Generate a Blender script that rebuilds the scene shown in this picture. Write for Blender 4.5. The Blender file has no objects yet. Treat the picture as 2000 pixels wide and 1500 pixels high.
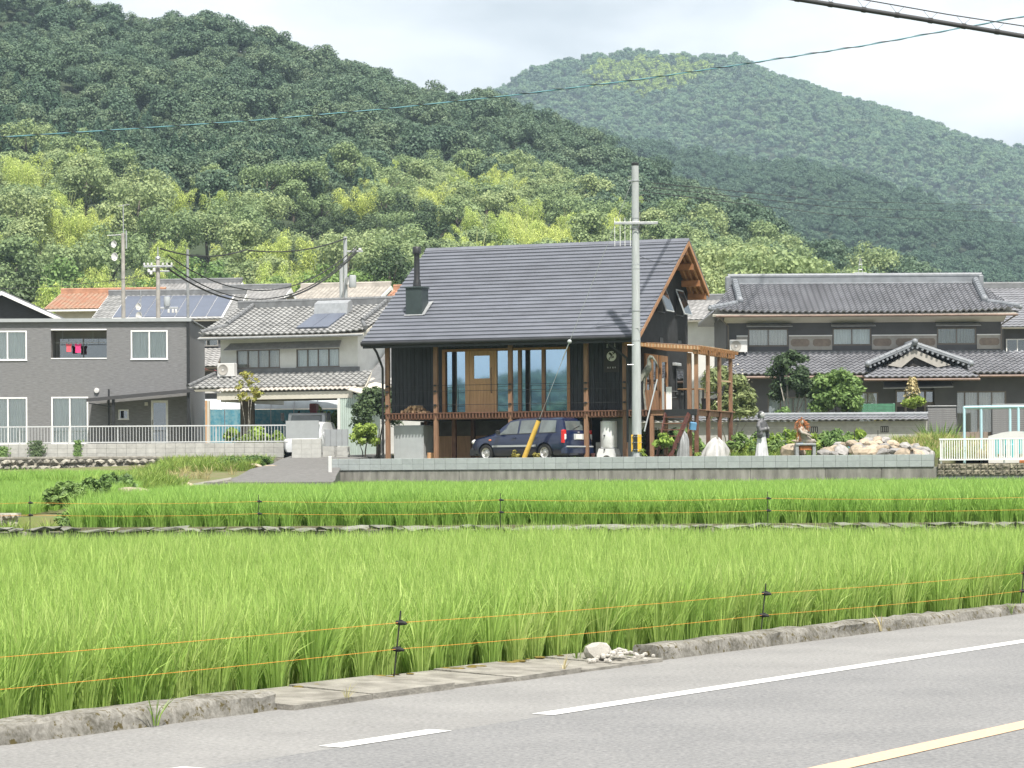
import bpy, bmesh, math, random
import numpy as np
from math import sin, cos, pi, radians, sqrt, atan2, exp
from mathutils import Vector, Matrix, Euler

# ------------------------------------------------------------------ camera, sky, sun, exposure
scene = bpy.context.scene
COL = scene.collection
FPX = 5000.0                 # focal length in photograph pixels (2000 px wide)
ROLL = radians(0.35)
EYE = 1.6
cam_d = bpy.data.cameras.new('camera')
cam_d.sensor_width = 36.0
cam_d.lens = 36.0 * FPX / 2000.0
cam_d.shift_y = 0.085
cam_d.clip_start = 0.5
cam_d.clip_end = 9000.0
cam = bpy.data.objects.new('camera', cam_d)
COL.objects.link(cam)
cam.matrix_world = Matrix(((cos(ROLL), sin(ROLL), 0, 0), (0, 0, -1, 0), (-sin(ROLL), cos(ROLL), 0, EYE), (0, 0, 0, 1)))
scene.camera = cam

SUN_DIR = Vector((0.14, -0.45, 0.87)).normalized()      # towards the sun
world = bpy.data.worlds.new('World')
scene.world = world
world.use_nodes = True
wn, wl = world.node_tree.nodes, world.node_tree.links
wn.clear()
w_out = wn.new('ShaderNodeOutputWorld')
w_sky = wn.new('ShaderNodeTexSky')
w_sky.sky_type = 'NISHITA'
w_sky.sun_disc = False
w_sky.sun_elevation = math.asin(SUN_DIR.z)
w_sky.sun_rotation = atan2(SUN_DIR.x, SUN_DIR.y)
w_sky.dust_density = 2.0
w_bg1 = wn.new('ShaderNodeBackground')
w_bg1.inputs['Strength'].default_value = 0.09
wl.new(w_sky.outputs[0], w_bg1.inputs['Color'])
w_tc = wn.new('ShaderNodeTexCoord')
w_map = wn.new('ShaderNodeMapping')
w_map.inputs['Scale'].default_value = (1.0, 1.0, 2.6)
w_map.inputs['Location'].default_value = (0.62, 0.0, 0.25)
wl.new(w_tc.outputs['Generated'], w_map.inputs['Vector'])
w_n1 = wn.new('ShaderNodeTexNoise')
w_n1.inputs['Scale'].default_value = 4.2
w_n1.inputs['Detail'].default_value = 7.0
w_n1.inputs['Roughness'].default_value = 0.52
w_n1.inputs['Distortion'].default_value = 0.25
wl.new(w_map.outputs[0], w_n1.inputs['Vector'])
w_cr = wn.new('ShaderNodeValToRGB')
w_cr.color_ramp.elements[0].position = 0.41
w_cr.color_ramp.elements[0].color = (0.56, 0.585, 0.61, 1)
w_cr.color_ramp.elements[1].position = 0.60
w_cr.color_ramp.elements[1].color = (1.0, 1.0, 1.0, 1)
wl.new(w_n1.outputs[0], w_cr.inputs[0])
w_bg2 = wn.new('ShaderNodeBackground')
w_bg2.inputs['Strength'].default_value = 0.54
wl.new(w_cr.outputs[0], w_bg2.inputs['Color'])
w_mix = wn.new('ShaderNodeMixShader')
w_mix.inputs[0].default_value = 0.93
wl.new(w_bg1.outputs[0], w_mix.inputs[1])
wl.new(w_bg2.outputs[0], w_mix.inputs[2])
wl.new(w_mix.outputs[0], w_out.inputs['Surface'])

sun_d = bpy.data.lights.new('sun', 'SUN')
sun_d.energy = 3.5
sun_d.angle = radians(1.6)
sun_d.color = (1.0, 0.95, 0.87)
sun = bpy.data.objects.new('sun', sun_d)
COL.objects.link(sun)
sun.rotation_euler = SUN_DIR.to_track_quat('Z', 'Y').to_euler()
sun.location = SUN_DIR * 300

vs = scene.view_settings
vs.view_transform = 'Standard'
vs.look = 'None'
vs.exposure = 1.27
vs.gamma = 1.0
vs.use_curve_mapping = False
cy = scene.cycles
cy.max_bounces = 6
cy.diffuse_bounces = 3
cy.glossy_bounces = 3
cy.transmission_bounces = 4
cy.transparent_max_bounces = 12
cy.volume_bounces = 0
cy.use_denoising = True

# ------------------------------------------------------------------ picture measurements -> places
SA = sin(ROLL)
def WX(px, D): return (px - 1000.0) * D / FPX
def WZ(px, py, D): return EYE + ((920.0 - py) - (px - 1000.0) * SA) * D / FPX
def W(px, py, D): return Vector((WX(px, D) + (920.0 - py) * SA * D / FPX, D, WZ(px, py, D)))

# ------------------------------------------------------------------ materials
MATS = {}
def _nt(name):
    m = bpy.data.materials.new(name)
    m.use_nodes = True
    n, l = m.node_tree.nodes, m.node_tree.links
    return m, n, l, n['Principled BSDF']

def mat(name, col, rough=0.7, var=0.18, scale=3.0, bump=0.0, bscale=40.0, metal=0.0, col2=None, stretch=None,
        orand=0.0, spec=0.5, irand=0.0, detail=6.0, coat=0.0):
    """base colour with a two-scale noise, optional second colour (stains), bump and per-object or per-piece variation"""
    m, n, l, b = _nt(name)
    tc = n.new('ShaderNodeTexCoord')
    mp = n.new('ShaderNodeMapping')
    if stretch: mp.inputs['Scale'].default_value = stretch
    l.new(tc.outputs['Object'], mp.inputs['Vector'])
    nz = n.new('ShaderNodeTexNoise')
    nz.inputs['Scale'].default_value = scale
    nz.inputs['Detail'].default_value = detail
    nz.inputs['Roughness'].default_value = 0.6
    if orand > 0:
        oi = n.new('ShaderNodeObjectInfo')
        nz.noise_dimensions = '4D'
        mu = n.new('ShaderNodeMath'); mu.operation = 'MULTIPLY'; mu.inputs[1].default_value = 37.0
        l.new(oi.outputs['Random'], mu.inputs[0]); l.new(mu.outputs[0], nz.inputs['W'])
    l.new(mp.outputs[0], nz.inputs['Vector'])
    cr = n.new('ShaderNodeValToRGB')
    c2 = col2 if col2 else tuple(c * (1 - var * 1.3) for c in col)
    c1 = tuple(min(1, c * (1 + var * 0.7)) for c in col) if not col2 else col
    cr.color_ramp.elements[0].position = 0.33; cr.color_ramp.elements[0].color = (*c2, 1)
    cr.color_ramp.elements[1].position = 0.67; cr.color_ramp.elements[1].color = (*c1, 1)
    l.new(nz.outputs[0], cr.inputs[0])
    outc = cr.outputs[0]
    if orand > 0 or irand > 0:
        hs = n.new('ShaderNodeHueSaturation')
        mr = n.new('ShaderNodeMapRange')
        a = orand if orand > 0 else irand
        mr.inputs['To Min'].default_value = 1 - a; mr.inputs['To Max'].default_value = 1 + a
        if orand > 0: l.new(oi.outputs['Random'], mr.inputs['Value'])
        else:
            ge = n.new('ShaderNodeNewGeometry'); l.new(ge.outputs['Random Per Island'], mr.inputs['Value'])
        l.new(mr.outputs[0], hs.inputs['Value']); l.new(outc, hs.inputs['Color'])
        outc = hs.outputs[0]
    l.new(outc, b.inputs['Base Color'])
    b.inputs['Roughness'].default_value = rough
    b.inputs['Metallic'].default_value = metal
    b.inputs['Specular IOR Level'].default_value = spec
    if coat: b.inputs['Coat Weight'].default_value = coat
    if bump:
        nb = n.new('ShaderNodeTexNoise'); nb.inputs['Scale'].default_value = bscale; nb.inputs['Detail'].default_value = 4
        l.new(mp.outputs[0], nb.inputs['Vector'])
        bp = n.new('ShaderNodeBump'); bp.inputs['Strength'].default_value = bump; bp.inputs['Distance'].default_value = 0.02
        l.new(nb.outputs[0], bp.inputs['Height']); l.new(bp.outputs[0], b.inputs['Normal'])
    MATS[name] = m
    return m

def leaf_mat(name, cols, trans=0.35, rough=0.55, patch=0.0, vmin=0.65, vmax=1.3):
    """foliage: colour drawn per leaf island and per plant, light passing through"""
    m, n, l, b = _nt(name)
    n.remove(b)
    out = [x for x in n if x.type == 'OUTPUT_MATERIAL'][0]
    ge = n.new('ShaderNodeNewGeometry'); oi = n.new('ShaderNodeObjectInfo')
    cr = n.new('ShaderNodeValToRGB')
    while len(cr.color_ramp.elements) < len(cols): cr.color_ramp.elements.new(0.5)
    for i, c in enumerate(cols):
        cr.color_ramp.elements[i].position = i / max(1, len(cols) - 1)
        cr.color_ramp.elements[i].color = (*c, 1)
    mx = n.new('ShaderNodeMath'); mx.operation = 'MULTIPLY_ADD'; mx.inputs[1].default_value = 0.55
    m2 = n.new('ShaderNodeMath'); m2.operation = 'MULTIPLY'; m2.inputs[1].default_value = 0.45
    l.new(ge.outputs['Random Per Island'], m2.inputs[0])
    l.new(oi.outputs['Random'], mx.inputs[0]); l.new(m2.outputs[0], mx.inputs[2])
    l.new(mx.outputs[0], cr.inputs[0])
    hs = n.new('ShaderNodeHueSaturation')
    mr = n.new('ShaderNodeMapRange'); mr.inputs['To Min'].default_value = vmin; mr.inputs['To Max'].default_value = vmax
    l.new(ge.outputs['Random Per Island'], mr.inputs['Value']); l.new(mr.outputs[0], hs.inputs['Value']); l.new(cr.outputs[0], hs.inputs['Color'])
    df = n.new('ShaderNodeBsdfPrincipled'); df.inputs['Roughness'].default_value = rough; df.inputs['Specular IOR Level'].default_value = 0.25
    tr = n.new('ShaderNodeBsdfTranslucent')
    l.new(hs.outputs[0], df.inputs['Base Color']); l.new(hs.outputs[0], tr.inputs['Color'])
    ms = n.new('ShaderNodeMixShader'); ms.inputs[0].default_value = trans
    l.new(df.outputs[0], ms.inputs[1]); l.new(tr.outputs[0], ms.inputs[2])
    l.new(ms.outputs[0], out.inputs['Surface'])
    MATS[name] = m
    return m

def glass_mat(name, tint=(0.6, 0.75, 0.8), refl=0.5, rough=0.02):
    m, n, l, b = _nt(name)
    n.remove(b)
    out = [x for x in n if x.type == 'OUTPUT_MATERIAL'][0]
    gl = n.new('ShaderNodeBsdfGlossy'); gl.inputs['Roughness'].default_value = rough; gl.inputs['Color'].default_value = (*[0.5 + 0.5 * t for t in tint], 1)
    tr = n.new('ShaderNodeBsdfTransparent'); tr.inputs['Color'].default_value = (*tint, 1)
    lw = n.new('ShaderNodeLayerWeight'); lw.inputs['Blend'].default_value = 0.25
    mr = n.new('ShaderNodeMapRange'); mr.inputs['To Min'].default_value = refl; mr.inputs['To Max'].default_value = 1.0
    l.new(lw.outputs['Fresnel'], mr.inputs['Value'])
    ms = n.new('ShaderNodeMixShader')
    l.new(mr.outputs[0], ms.inputs[0]); l.new(tr.outputs[0], ms.inputs[1]); l.new(gl.outputs[0], ms.inputs[2])
    l.new(ms.outputs[0], out.inputs['Surface'])
    MATS[name] = m
    return m

# ------------------------------------------------------------------ mesh builder and object helpers
class MB:
    def __init__(self): self.v = []; self.f = []
    def add(self, vs, fs):
        o = len(self.v); self.v += [tuple(x) for x in vs]; self.f += [tuple(i + o for i in f) for f in fs]; return self
    def box(self, x0, x1, y0, y1, z0, z1):
        return self.add([(x0, y0, z0), (x1, y0, z0), (x1, y1, z0), (x0, y1, z0), (x0, y0, z1), (x1, y0, z1), (x1, y1, z1), (x0, y1, z1)],
                        [(0, 3, 2, 1), (4, 5, 6, 7), (0, 1, 5, 4), (1, 2, 6, 5), (2, 3, 7, 6), (3, 0, 4, 7)])
    def bbox(self, x0, x1, y0, y1, z0, z1, b=0.01):
        """box with chamfered vertical and top edges"""
        r0 = [(x0 + b, y0), (x1 - b, y0), (x1, y0 + b), (x1, y1 - b), (x1 - b, y1), (x0 + b, y1), (x0, y1 - b), (x0, y0 + b)]
        cx, cy_ = (x0 + x1) / 2, (y0 + y1) / 2
        ins = [(x + (b if x < cx else -b) * 0.7, y + (b if y < cy_ else -b) * 0.7) for x, y in r0]
        vs = [(x, y, z0) for x, y in r0] + [(x, y, z1 - b) for x, y in r0] + [(x, y, z1) for x, y in ins]
        fs = [tuple(range(7, -1, -1)), tuple(range(16, 24))]
        for k in range(2):
            for i in range(8):
                j = (i + 1) % 8; fs.append((k * 8 + i, k * 8 + j, k * 8 + 8 + j, k * 8 + 8 + i))
        return self.add(vs, fs)
    def beam(self, p0, p1, w, h, up=(0, 0, 1)):
        p0, p1, up = Vector(p0), Vector(p1), Vector(up)
        d = (p1 - p0).normalized(); s = d.cross(up)
        if s.length < 1e-4: s = d.cross(Vector((0, 1, 0)))
        s.normalize(); u = s.cross(d).normalized()
        vs = []
        for p in (p0, p1):
            for a, b in ((-1, -1), (1, -1), (1, 1), (-1, 1)): vs.append(p + s * (a * w / 2) + u * (b * h / 2))
        return self.add(vs, [(0, 1, 2, 3), (7, 6, 5, 4), (0, 4, 5, 1), (1, 5, 6, 2), (2, 6, 7, 3), (3, 7, 4, 0)])
    def tube(self, pts, r, n=6, cap=True, close=False):
        pts = [Vector(p) for p in pts]
        rs = r if isinstance(r, (list, tuple)) else [r] * len(pts)
        vs, fs = [], []; prev = None; N = len(pts)
        for i, p in enumerate(pts):
            d = (pts[min(i + 1, N - 1)] - pts[max(i - 1, 0)])
            d = d.normalized() if d.length > 1e-9 else Vector((0, 0, 1))
            if prev is None:
                a = d.cross(Vector((0, 0, 1)) if abs(d.z) < 0.9 else Vector((0, 1, 0))).normalized()
            else:
                a = (prev - d * prev.dot(d)); a = a.normalized() if a.length > 1e-6 else d.orthogonal().normalized()
            prev = a; b = d.cross(a)
            for k in range(n):
                t = 2 * pi * k / n; vs.append(p + (a * cos(t) + b * sin(t)) * rs[i])
        for i in range(N - 1):
            for k in range(n):
                k2 = (k + 1) % n; fs.append((i * n + k, i * n + k2, (i + 1) * n + k2, (i + 1) * n + k))
        if cap: fs.append(tuple(range(n - 1, -1, -1))); fs.append(tuple((N - 1) * n + k for k in range(n)))
        return self.add(vs, fs)
    def lathe(self, prof, c=(0, 0, 0), n=16, sx=1.0, sy=1.0, cap=True):
        vs, fs = [], []
        for r, z in prof:
            for k in range(n):
                t = 2 * pi * k / n; vs.append((c[0] + r * sx * cos(t), c[1] + r * sy * sin(t), c[2] + z))
        for i in range(len(prof) - 1):
            for k in range(n):
                k2 = (k + 1) % n; fs.append((i * n + k, i * n + k2, (i + 1) * n + k2, (i + 1) * n + k))
        if cap: fs.append(tuple(range(n - 1, -1, -1))); fs.append(tuple((len(prof) - 1) * n + k for k in range(n)))
        return self.add(vs, fs)
    def prism(self, poly, axis, a, b):
        """polygon (list of 2-tuples) extruded along axis from a to b; the other two axes in order"""
        def P(q, t):
            return {'x': (t, q[0], q[1]), 'y': (q[0], t, q[1]), 'z': (q[0], q[1], t)}[axis]
        n = len(poly); vs = [P(q, a) for q in poly] + [P(q, b) for q in poly]
        fs = [tuple(range(n - 1, -1, -1)), tuple(range(n, 2 * n))] + [(i, (i + 1) % n, n + (i + 1) % n, n + i) for i in range(n)]
        return self.add(vs, fs)
    def slab(self, quad, th):
        """four corners of a panel, thickened by th along -normal"""
        q = [Vector(p) for p in quad]; nn = (q[1] - q[0]).cross(q[3] - q[0]).normalized()
        return self.add(q + [p - nn * th for p in q], [(0, 1, 2, 3), (7, 6, 5, 4), (0, 4, 5, 1), (1, 5, 6, 2), (2, 6, 7, 3), (3, 7, 4, 0)])
    def ball(self, c, r, n=10, m=7, sx=1, sy=1, sz=1):
        vs = []; fs = []
        for i in range(m + 1):
            ph = pi * i / m
            for k in range(n):
                t = 2 * pi * k / n; vs.append((c[0] + r * sx * sin(ph) * cos(t), c[1] + r * sy * sin(ph) * sin(t), c[2] - r * sz * cos(ph)))
        for i in range(m):
            for k in range(n):
                k2 = (k + 1) % n; fs.append((i * n + k, i * n + k2, (i + 1) * n + k2, (i + 1) * n + k))
        return self.add(vs, fs)
    def mesh(self, name, smooth=False):
        me = bpy.data.meshes.new(name); me.from_pydata(self.v, [], self.f)
        if smooth is not False:
            me.polygons.foreach_set('use_smooth', [True] * len(me.polygons))
            if smooth is not True: me.set_sharp_from_angle(angle=radians(smooth))
        me.update(); return me
    def build(self, name, m, parent=None, smooth=False, **kw):
        return link(name, self.mesh(name, smooth), m, parent, **kw)

def props(o, label=None, cat=None, group=None, kind=None):
    if label: o['label'] = label
    if cat: o['category'] = cat
    if group: o['group'] = group
    if kind: o['kind'] = kind
    return o
def link(name, me, m, parent=None, loc=None, rot=None, scl=None, **kw):
    o = bpy.data.objects.new(name, me); COL.objects.link(o)
    if m is not None and not me.materials: me.materials.append(MATS[m] if isinstance(m, str) else m)
    if parent is not None: o.parent = parent
    if loc is not None: o.location = loc
    if rot is not None: o.rotation_euler = rot
    if scl is not None: o.scale = scl if not isinstance(scl, (int, float)) else (scl, scl, scl)
    return props(o, **kw)
def thing(name, label, cat, loc=(0, 0, 0), rz=0.0, group=None):
    o = bpy.data.objects.new(name, None); COL.objects.link(o)
    o.empty_display_size = 0.2
    o.location = loc; o.rotation_euler = (0, 0, rz)
    return props(o, label, cat, group)
def piece(name, me, parent, loc, rot=None, scl=None):
    return link(name, me, None, parent, loc, rot, scl)
def mmesh(mb, name, m, smooth=False):
    me = mb.mesh(name, smooth); me.materials.append(MATS[m]); return me
def evaluated(o):
    """replace an object's mesh by the result of its modifiers"""
    dg = bpy.context.evaluated_depsgraph_get()
    me = bpy.data.meshes.new_from_object(o.evaluated_get(dg)); o.modifiers.clear(); o.data = me; return o

def holes_wall(mb, x0, x1, z0, z1, y0, y1, holes):
    """wall slab facing -y with rectangular openings (hx0, hx1, hz0, hz1)"""
    xs = sorted({x0, x1, *[h[0] for h in holes], *[h[1] for h in holes]})
    for a, b in zip(xs, xs[1:]):
        if b - a < 1e-6: continue
        hs = sorted([(h[2], h[3]) for h in holes if h[0] < b - 1e-6 and h[1] > a + 1e-6])
        z = z0
        for h0, h1 in hs:
            if h0 > z + 1e-6: mb.box(a, b, y0, y1, z, h0)
            z = h1
        if z < z1 - 1e-6: mb.box(a, b, y0, y1, z, z1)
    return mb
# ------------------------------------------------------------------ palette
mat('driveway', (0.155, 0.152, 0.146), 0.92, 0.2, 5, 0.2, 90, spec=0.2)
mat('white_paint', (0.76, 0.76, 0.74), 0.7, 0.1, 40, 0.3, 120, col2=(0.58, 0.58, 0.56))
mat('orange_paint', (0.58, 0.40, 0.265), 0.7, 0.10, 30)
mat('slab_concrete', (0.30, 0.285, 0.25), 0.95, 0.3, 5, 0.5, 60, col2=(0.15, 0.14, 0.12))
mat('moss', (0.16, 0.12, 0.02), 0.95, 0.4, 20, 0.6, 60)
mat('mud', (0.13, 0.12, 0.07), 0.55, 0.3, 2, 0.2, 20)
mat('paddy_water', (0.035, 0.04, 0.025), 0.12, 0.3, 2)
mat('soil_grass', (0.10, 0.13, 0.03), 0.95, 0.4, 0.9, 0.4, 20, col2=(0.16, 0.13, 0.07))
mat('yard_soil', (0.25, 0.22, 0.16), 0.95, 0.3, 0.8, 0.4, 20, col2=(0.12, 0.14, 0.05))
mat('far_ground', (0.09, 0.12, 0.04), 0.95, 0.3, 0.05)
mat('forest_floor', (0.03, 0.045, 0.02), 0.95, 0.3, 0.1)
mat('block_blue', (0.33, 0.36, 0.36), 0.9, 0.08, 6, 0.3, 70, orand=0.06)
mat('block_grey', (0.36, 0.36, 0.34), 0.92, 0.12, 5, 0.3, 70, orand=0.08)
mat('block_pale', (0.46, 0.46, 0.435), 0.92, 0.08, 5, 0.3, 70, orand=0.05)
mat('mortar', (0.16, 0.17, 0.165), 0.95, 0.15, 8)
mat('footing', (0.30, 0.29, 0.26), 0.95, 0.3, 2.2, 0.4, 30, col2=(0.13, 0.125, 0.11), stretch=(1.6, 1.6, 0.35))
mat('rough_stone_block', (0.30, 0.27, 0.20), 0.95, 0.5, 7, 0.9, 14, col2=(0.07, 0.065, 0.05), orand=0.12)
mat('field_stone', (0.40, 0.375, 0.32), 0.95, 0.35, 6, 0.7, 20, col2=(0.20, 0.19, 0.15), orand=0.3)
mat('ledge_stone', (0.25, 0.25, 0.22), 0.95, 0.3, 6, 0.6, 24, col2=(0.14, 0.14, 0.11), orand=0.2)
mat('boulder', (0.42, 0.34, 0.25), 0.92, 0.25, 2.4, 0.5, 12, col2=(0.26, 0.22, 0.17), orand=0.25)
mat('boulder_grey', (0.28, 0.27, 0.26), 0.92, 0.25, 2.4, 0.5, 12, orand=0.2)
mat('white_rock', (0.42, 0.40, 0.36), 0.9, 0.15, 12, 0.4, 30)
mat('black_wood', (0.018, 0.020, 0.024), 0.62, 0.5, 5, 0.5, 40, stretch=(4, 4, 0.4), orand=0.4)
mat('black_siding', (0.030, 0.031, 0.033), 0.55, 0.25, 3, 0.2, 30)
mat('brown_post', (0.26, 0.145, 0.085), 0.75, 0.25, 4, 0.2, 40, stretch=(3, 3, 0.5), orand=0.12)
mat('brown_fascia', (0.15, 0.07, 0.042), 0.75, 0.3, 4, 0.2, 40, orand=0.15)
mat('orange_wood', (0.38, 0.19, 0.085), 0.6, 0.2, 3, 0.1, 40, stretch=(3, 3, 0.5), orand=0.1)
mat('door_wood', (0.52, 0.30, 0.155), 0.6, 0.14, 3, 0.1, 40, stretch=(5, 5, 0.5), orand=0.05)
mat('soffit_wood', (0.30, 0.13, 0.05), 0.7, 0.25, 3, 0.1, 40, orand=0.12)
mat('pale_wood', (0.50, 0.36, 0.22), 0.75, 0.2, 3, 0.1, 40, orand=0.1)
mat('roof_metal', (0.122, 0.130, 0.155), 0.5, 0.16, 0.9, orand=0.10, spec=0.5)
mat('roof_rust', (0.125, 0.105, 0.11), 0.5, 0.3, 1.2)
mat('dark_metal', (0.018, 0.019, 0.021), 0.45, 0.2, 5)
mat('chimney_metal', (0.035, 0.050, 0.052), 0.5, 0.15, 4)
mat('steel', (0.45, 0.46, 0.47), 0.4, 0.12, 6, metal=0.6)
mat('dull_steel', (0.30, 0.31, 0.32), 0.6, 0.15, 6, metal=0.3)
mat('pole_concrete', (0.40, 0.42, 0.43), 0.85, 0.14, 3, 0.2, 60, stretch=(2, 2, 0.3))
mat('old_pole', (0.36, 0.34, 0.31), 0.9, 0.2, 3, 0.2, 60)
mat('yellow', (0.72, 0.42, 0.03), 0.55, 0.1, 4)
mat('guard_yellow', (0.68, 0.43, 0.08), 0.6, 0.12, 4)
mat('black_rubber', (0.015, 0.015, 0.015), 0.7, 0.2, 8)
mat('cable_black', (0.02, 0.021, 0.022), 0.7, 0.15, 8)
mat('cable_teal', (0.10, 0.25, 0.29), 0.6, 0.15, 3)
mat('cable_grey', (0.035, 0.037, 0.04), 0.7, 0.1, 3)
mat('twine', (0.75, 0.32, 0.05), 0.7, 0.15, 20)
mat('grey_tile_siding', (0.190, 0.190, 0.195), 0.75, 0.22, 4, 0.7, 9, stretch=(1.0, 1.0, 9.0))
mat('dark_siding', (0.052, 0.052, 0.056), 0.75, 0.2, 4, 0.5, 9, stretch=(1.0, 1.0, 9.0))
mat('white_frame', (0.80, 0.80, 0.79), 0.5, 0.05, 5)
mat('grey_frame', (0.26, 0.25, 0.235), 0.5, 0.1, 5)
mat('bronze_frame', (0.17, 0.145, 0.12), 0.5, 0.1, 5)
mat('curtain', (0.80, 0.81, 0.78), 0.9, 0.12, 3, stretch=(6, 6, 0.3))
mat('beige_curtain', (0.60, 0.54, 0.47), 0.9, 0.12, 3, stretch=(6, 6, 0.3))
mat('olive_blind', (0.22, 0.22, 0.16), 0.8, 0.08, 3)
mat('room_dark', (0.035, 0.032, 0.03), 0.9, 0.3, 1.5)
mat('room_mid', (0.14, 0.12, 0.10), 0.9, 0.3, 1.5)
mat('white_plaster', (0.68, 0.68, 0.65), 0.9, 0.08, 1.4, 0.1, 40)
mat('cream_plaster', (0.55, 0.52, 0.45), 0.9, 0.08, 1.4, 0.1, 40)
mat('grey_plaster', (0.105, 0.105, 0.112), 0.9, 0.12, 1.4, 0.3, 40)
mat('band_panel', (0.36, 0.34, 0.31), 0.85, 0.1, 4)
mat('brown_panel', (0.24, 0.195, 0.16), 0.85, 0.15, 6)
mat('mint_panel', (0.42, 0.50, 0.45), 0.75, 0.08, 2)
mat('tile_grey', (0.27, 0.27, 0.265), 0.55, 0.25, 1.8, irand=0.0, spec=0.4)
mat('tile_dark', (0.195, 0.198, 0.215), 0.33, 0.2, 1.2, spec=0.7)
mat('tile_red', (0.36, 0.165, 0.10), 0.8, 0.35, 2.5, col2=(0.34, 0.25, 0.18))
mat('tile_pale', (0.40, 0.37, 0.33), 0.7, 0.2, 1.8)
mat('tile_mid', (0.30, 0.295, 0.29), 0.65, 0.2, 1.8)
mat('tile_orange', (0.40, 0.21, 0.13), 0.75, 0.25, 1.8)
mat('ridge_grey', (0.16, 0.165, 0.17), 0.6, 0.2, 3)
mat('ridge_blue', (0.20, 0.215, 0.235), 0.5, 0.15, 3)
mat('solar_blue', (0.085, 0.10, 0.14), 0.28, 0.08, 2, spec=0.8)
mat('copper_gutter', (0.20, 0.135, 0.105), 0.55, 0.2, 3)
mat('light_grey_paint', (0.34, 0.36, 0.37), 0.7, 0.06, 3)
mat('tank_white', (0.70, 0.71, 0.72), 0.45, 0.05, 2)
mat('car_blue', (0.006, 0.014, 0.050), 0.28, 0.05, 2, coat=0.8)
mat('car_glass', (0.13, 0.15, 0.15), 0.05, 0.3, 1.2, spec=0.9)
mat('car_black', (0.02, 0.021, 0.023), 0.5, 0.1, 3)
mat('silver_paint', (0.60, 0.61, 0.62), 0.3, 0.04, 3, metal=0.3)
mat('wheel_silver', (0.50, 0.50, 0.49), 0.4, 0.1, 6, metal=0.4)
mat('red_lens', (0.62, 0.02, 0.02), 0.2, 0.1, 5)
mat('amber_lens', (0.70, 0.22, 0.10), 0.2, 0.1, 5)
mat('clear_lens', (0.70, 0.70, 0.70), 0.15, 0.05, 5)
mat('truck_white', (0.66, 0.68, 0.70), 0.35, 0.04, 3)
mat('crane_red', (0.28, 0.06, 0.06), 0.6, 0.2, 4)
mat('blue_sheet', (0.05, 0.24, 0.34), 0.6, 0.35, 6, 0.5, 14, col2=(0.20, 0.36, 0.40))
mat('pale_sheet', (0.55, 0.60, 0.62), 0.4, 0.1, 3)
mat('blue_net', (0.10, 0.26, 0.45), 0.7, 0.2, 6)
mat('maroon_sheet', (0.22, 0.10, 0.095), 0.5, 0.15, 3)
mat('statue_grey', (0.13, 0.13, 0.14), 0.6, 0.4, 6, col2=(0.05, 0.05, 0.055))
mat('statue_skin', (0.40, 0.40, 0.40), 0.55, 0.2, 6)
mat('statue_white', (0.62, 0.62, 0.64), 0.6, 0.1, 4, col2=(0.40, 0.41, 0.43))
mat('sculpt_bronze', (0.27, 0.20, 0.14), 0.5, 0.4, 5, col2=(0.30, 0.29, 0.27))
mat('rust', (0.42, 0.15, 0.05), 0.75, 0.3, 10)
mat('bird_wood', (0.30, 0.30, 0.26), 0.75, 0.3, 8, col2=(0.14, 0.14, 0.12))
mat('tarp_silver', (0.38, 0.38, 0.37), 0.5, 0.15, 3)
mat('tarp_blue', (0.10, 0.25, 0.42), 0.5, 0.15, 3)
mat('bark', (0.10, 0.085, 0.065), 0.95, 0.3, 10, 0.6, 30)
mat('pale_bark', (0.32, 0.30, 0.26), 0.95, 0.3, 10, 0.4, 30)
mat('bamboo_stem', (0.22, 0.25, 0.08), 0.6, 0.2, 5)
mat('log_end', (0.46, 0.31, 0.18), 0.9, 0.3, 12, orand=0.25)
mat('sky_blue_pipe', (0.42, 0.62, 0.68), 0.45, 0.06, 3)
mat('teal_plastic', (0.10, 0.45, 0.47), 0.4, 0.06, 3)
mat('white_plastic', (0.60, 0.595, 0.58), 0.45, 0.05, 3)
mat('pink_cloth', (0.75, 0.05, 0.20), 0.9, 0.15, 10)
mat('coral_cloth', (0.75, 0.12, 0.15), 0.9, 0.15, 10)
mat('green_fence', (0.07, 0.22, 0.13), 0.6, 0.15, 5)
mat('terracotta', (0.36, 0.12, 0.07), 0.8, 0.15, 8)
mat('red_steel', (0.10, 0.035, 0.028), 0.5, 0.2, 5)
mat('sign_board', (0.030, 0.024, 0.020), 0.6, 0.15, 6)
mat('sign_white', (0.78, 0.77, 0.74), 0.6, 0.03, 6)
mat('lamp_shade', (0.62, 0.56, 0.44), 0.8, 0.05, 3)
glass_mat('glass_big', (0.12, 0.50, 0.78), 0.72)
glass_mat('glass_house', (0.90, 0.93, 0.93), 0.10)
glass_mat('glass_dark', (0.45, 0.50, 0.52), 0.30)
leaf_mat('leaf_rice', [(0.275, 0.43, 0.095), (0.34, 0.50, 0.12), (0.415, 0.555, 0.155), (0.50, 0.59, 0.215)], 0.48, 0.5, vmin=0.78, vmax=1.22)
leaf_mat('leaf_rice_far', [(0.245, 0.43, 0.090), (0.305, 0.49, 0.11), (0.38, 0.54, 0.14)], 0.45, 0.5, vmin=0.8, vmax=1.2)
leaf_mat('leaf_broad', [(0.16, 0.235, 0.11), (0.22, 0.30, 0.135), (0.29, 0.365, 0.165), (0.36, 0.41, 0.19)], 0.34, vmin=0.8, vmax=1.2)
leaf_mat('leaf_bamboo', [(0.38, 0.49, 0.15), (0.46, 0.57, 0.17), (0.55, 0.63, 0.20), (0.62, 0.66, 0.21)], 0.46)
leaf_mat('leaf_dark', [(0.050, 0.102, 0.066), (0.068, 0.126, 0.076), (0.090, 0.150, 0.088)], 0.25, vmin=0.85, vmax=1.15)  # dark tree species, also carrying the cloud shade painted into these hills
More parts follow.
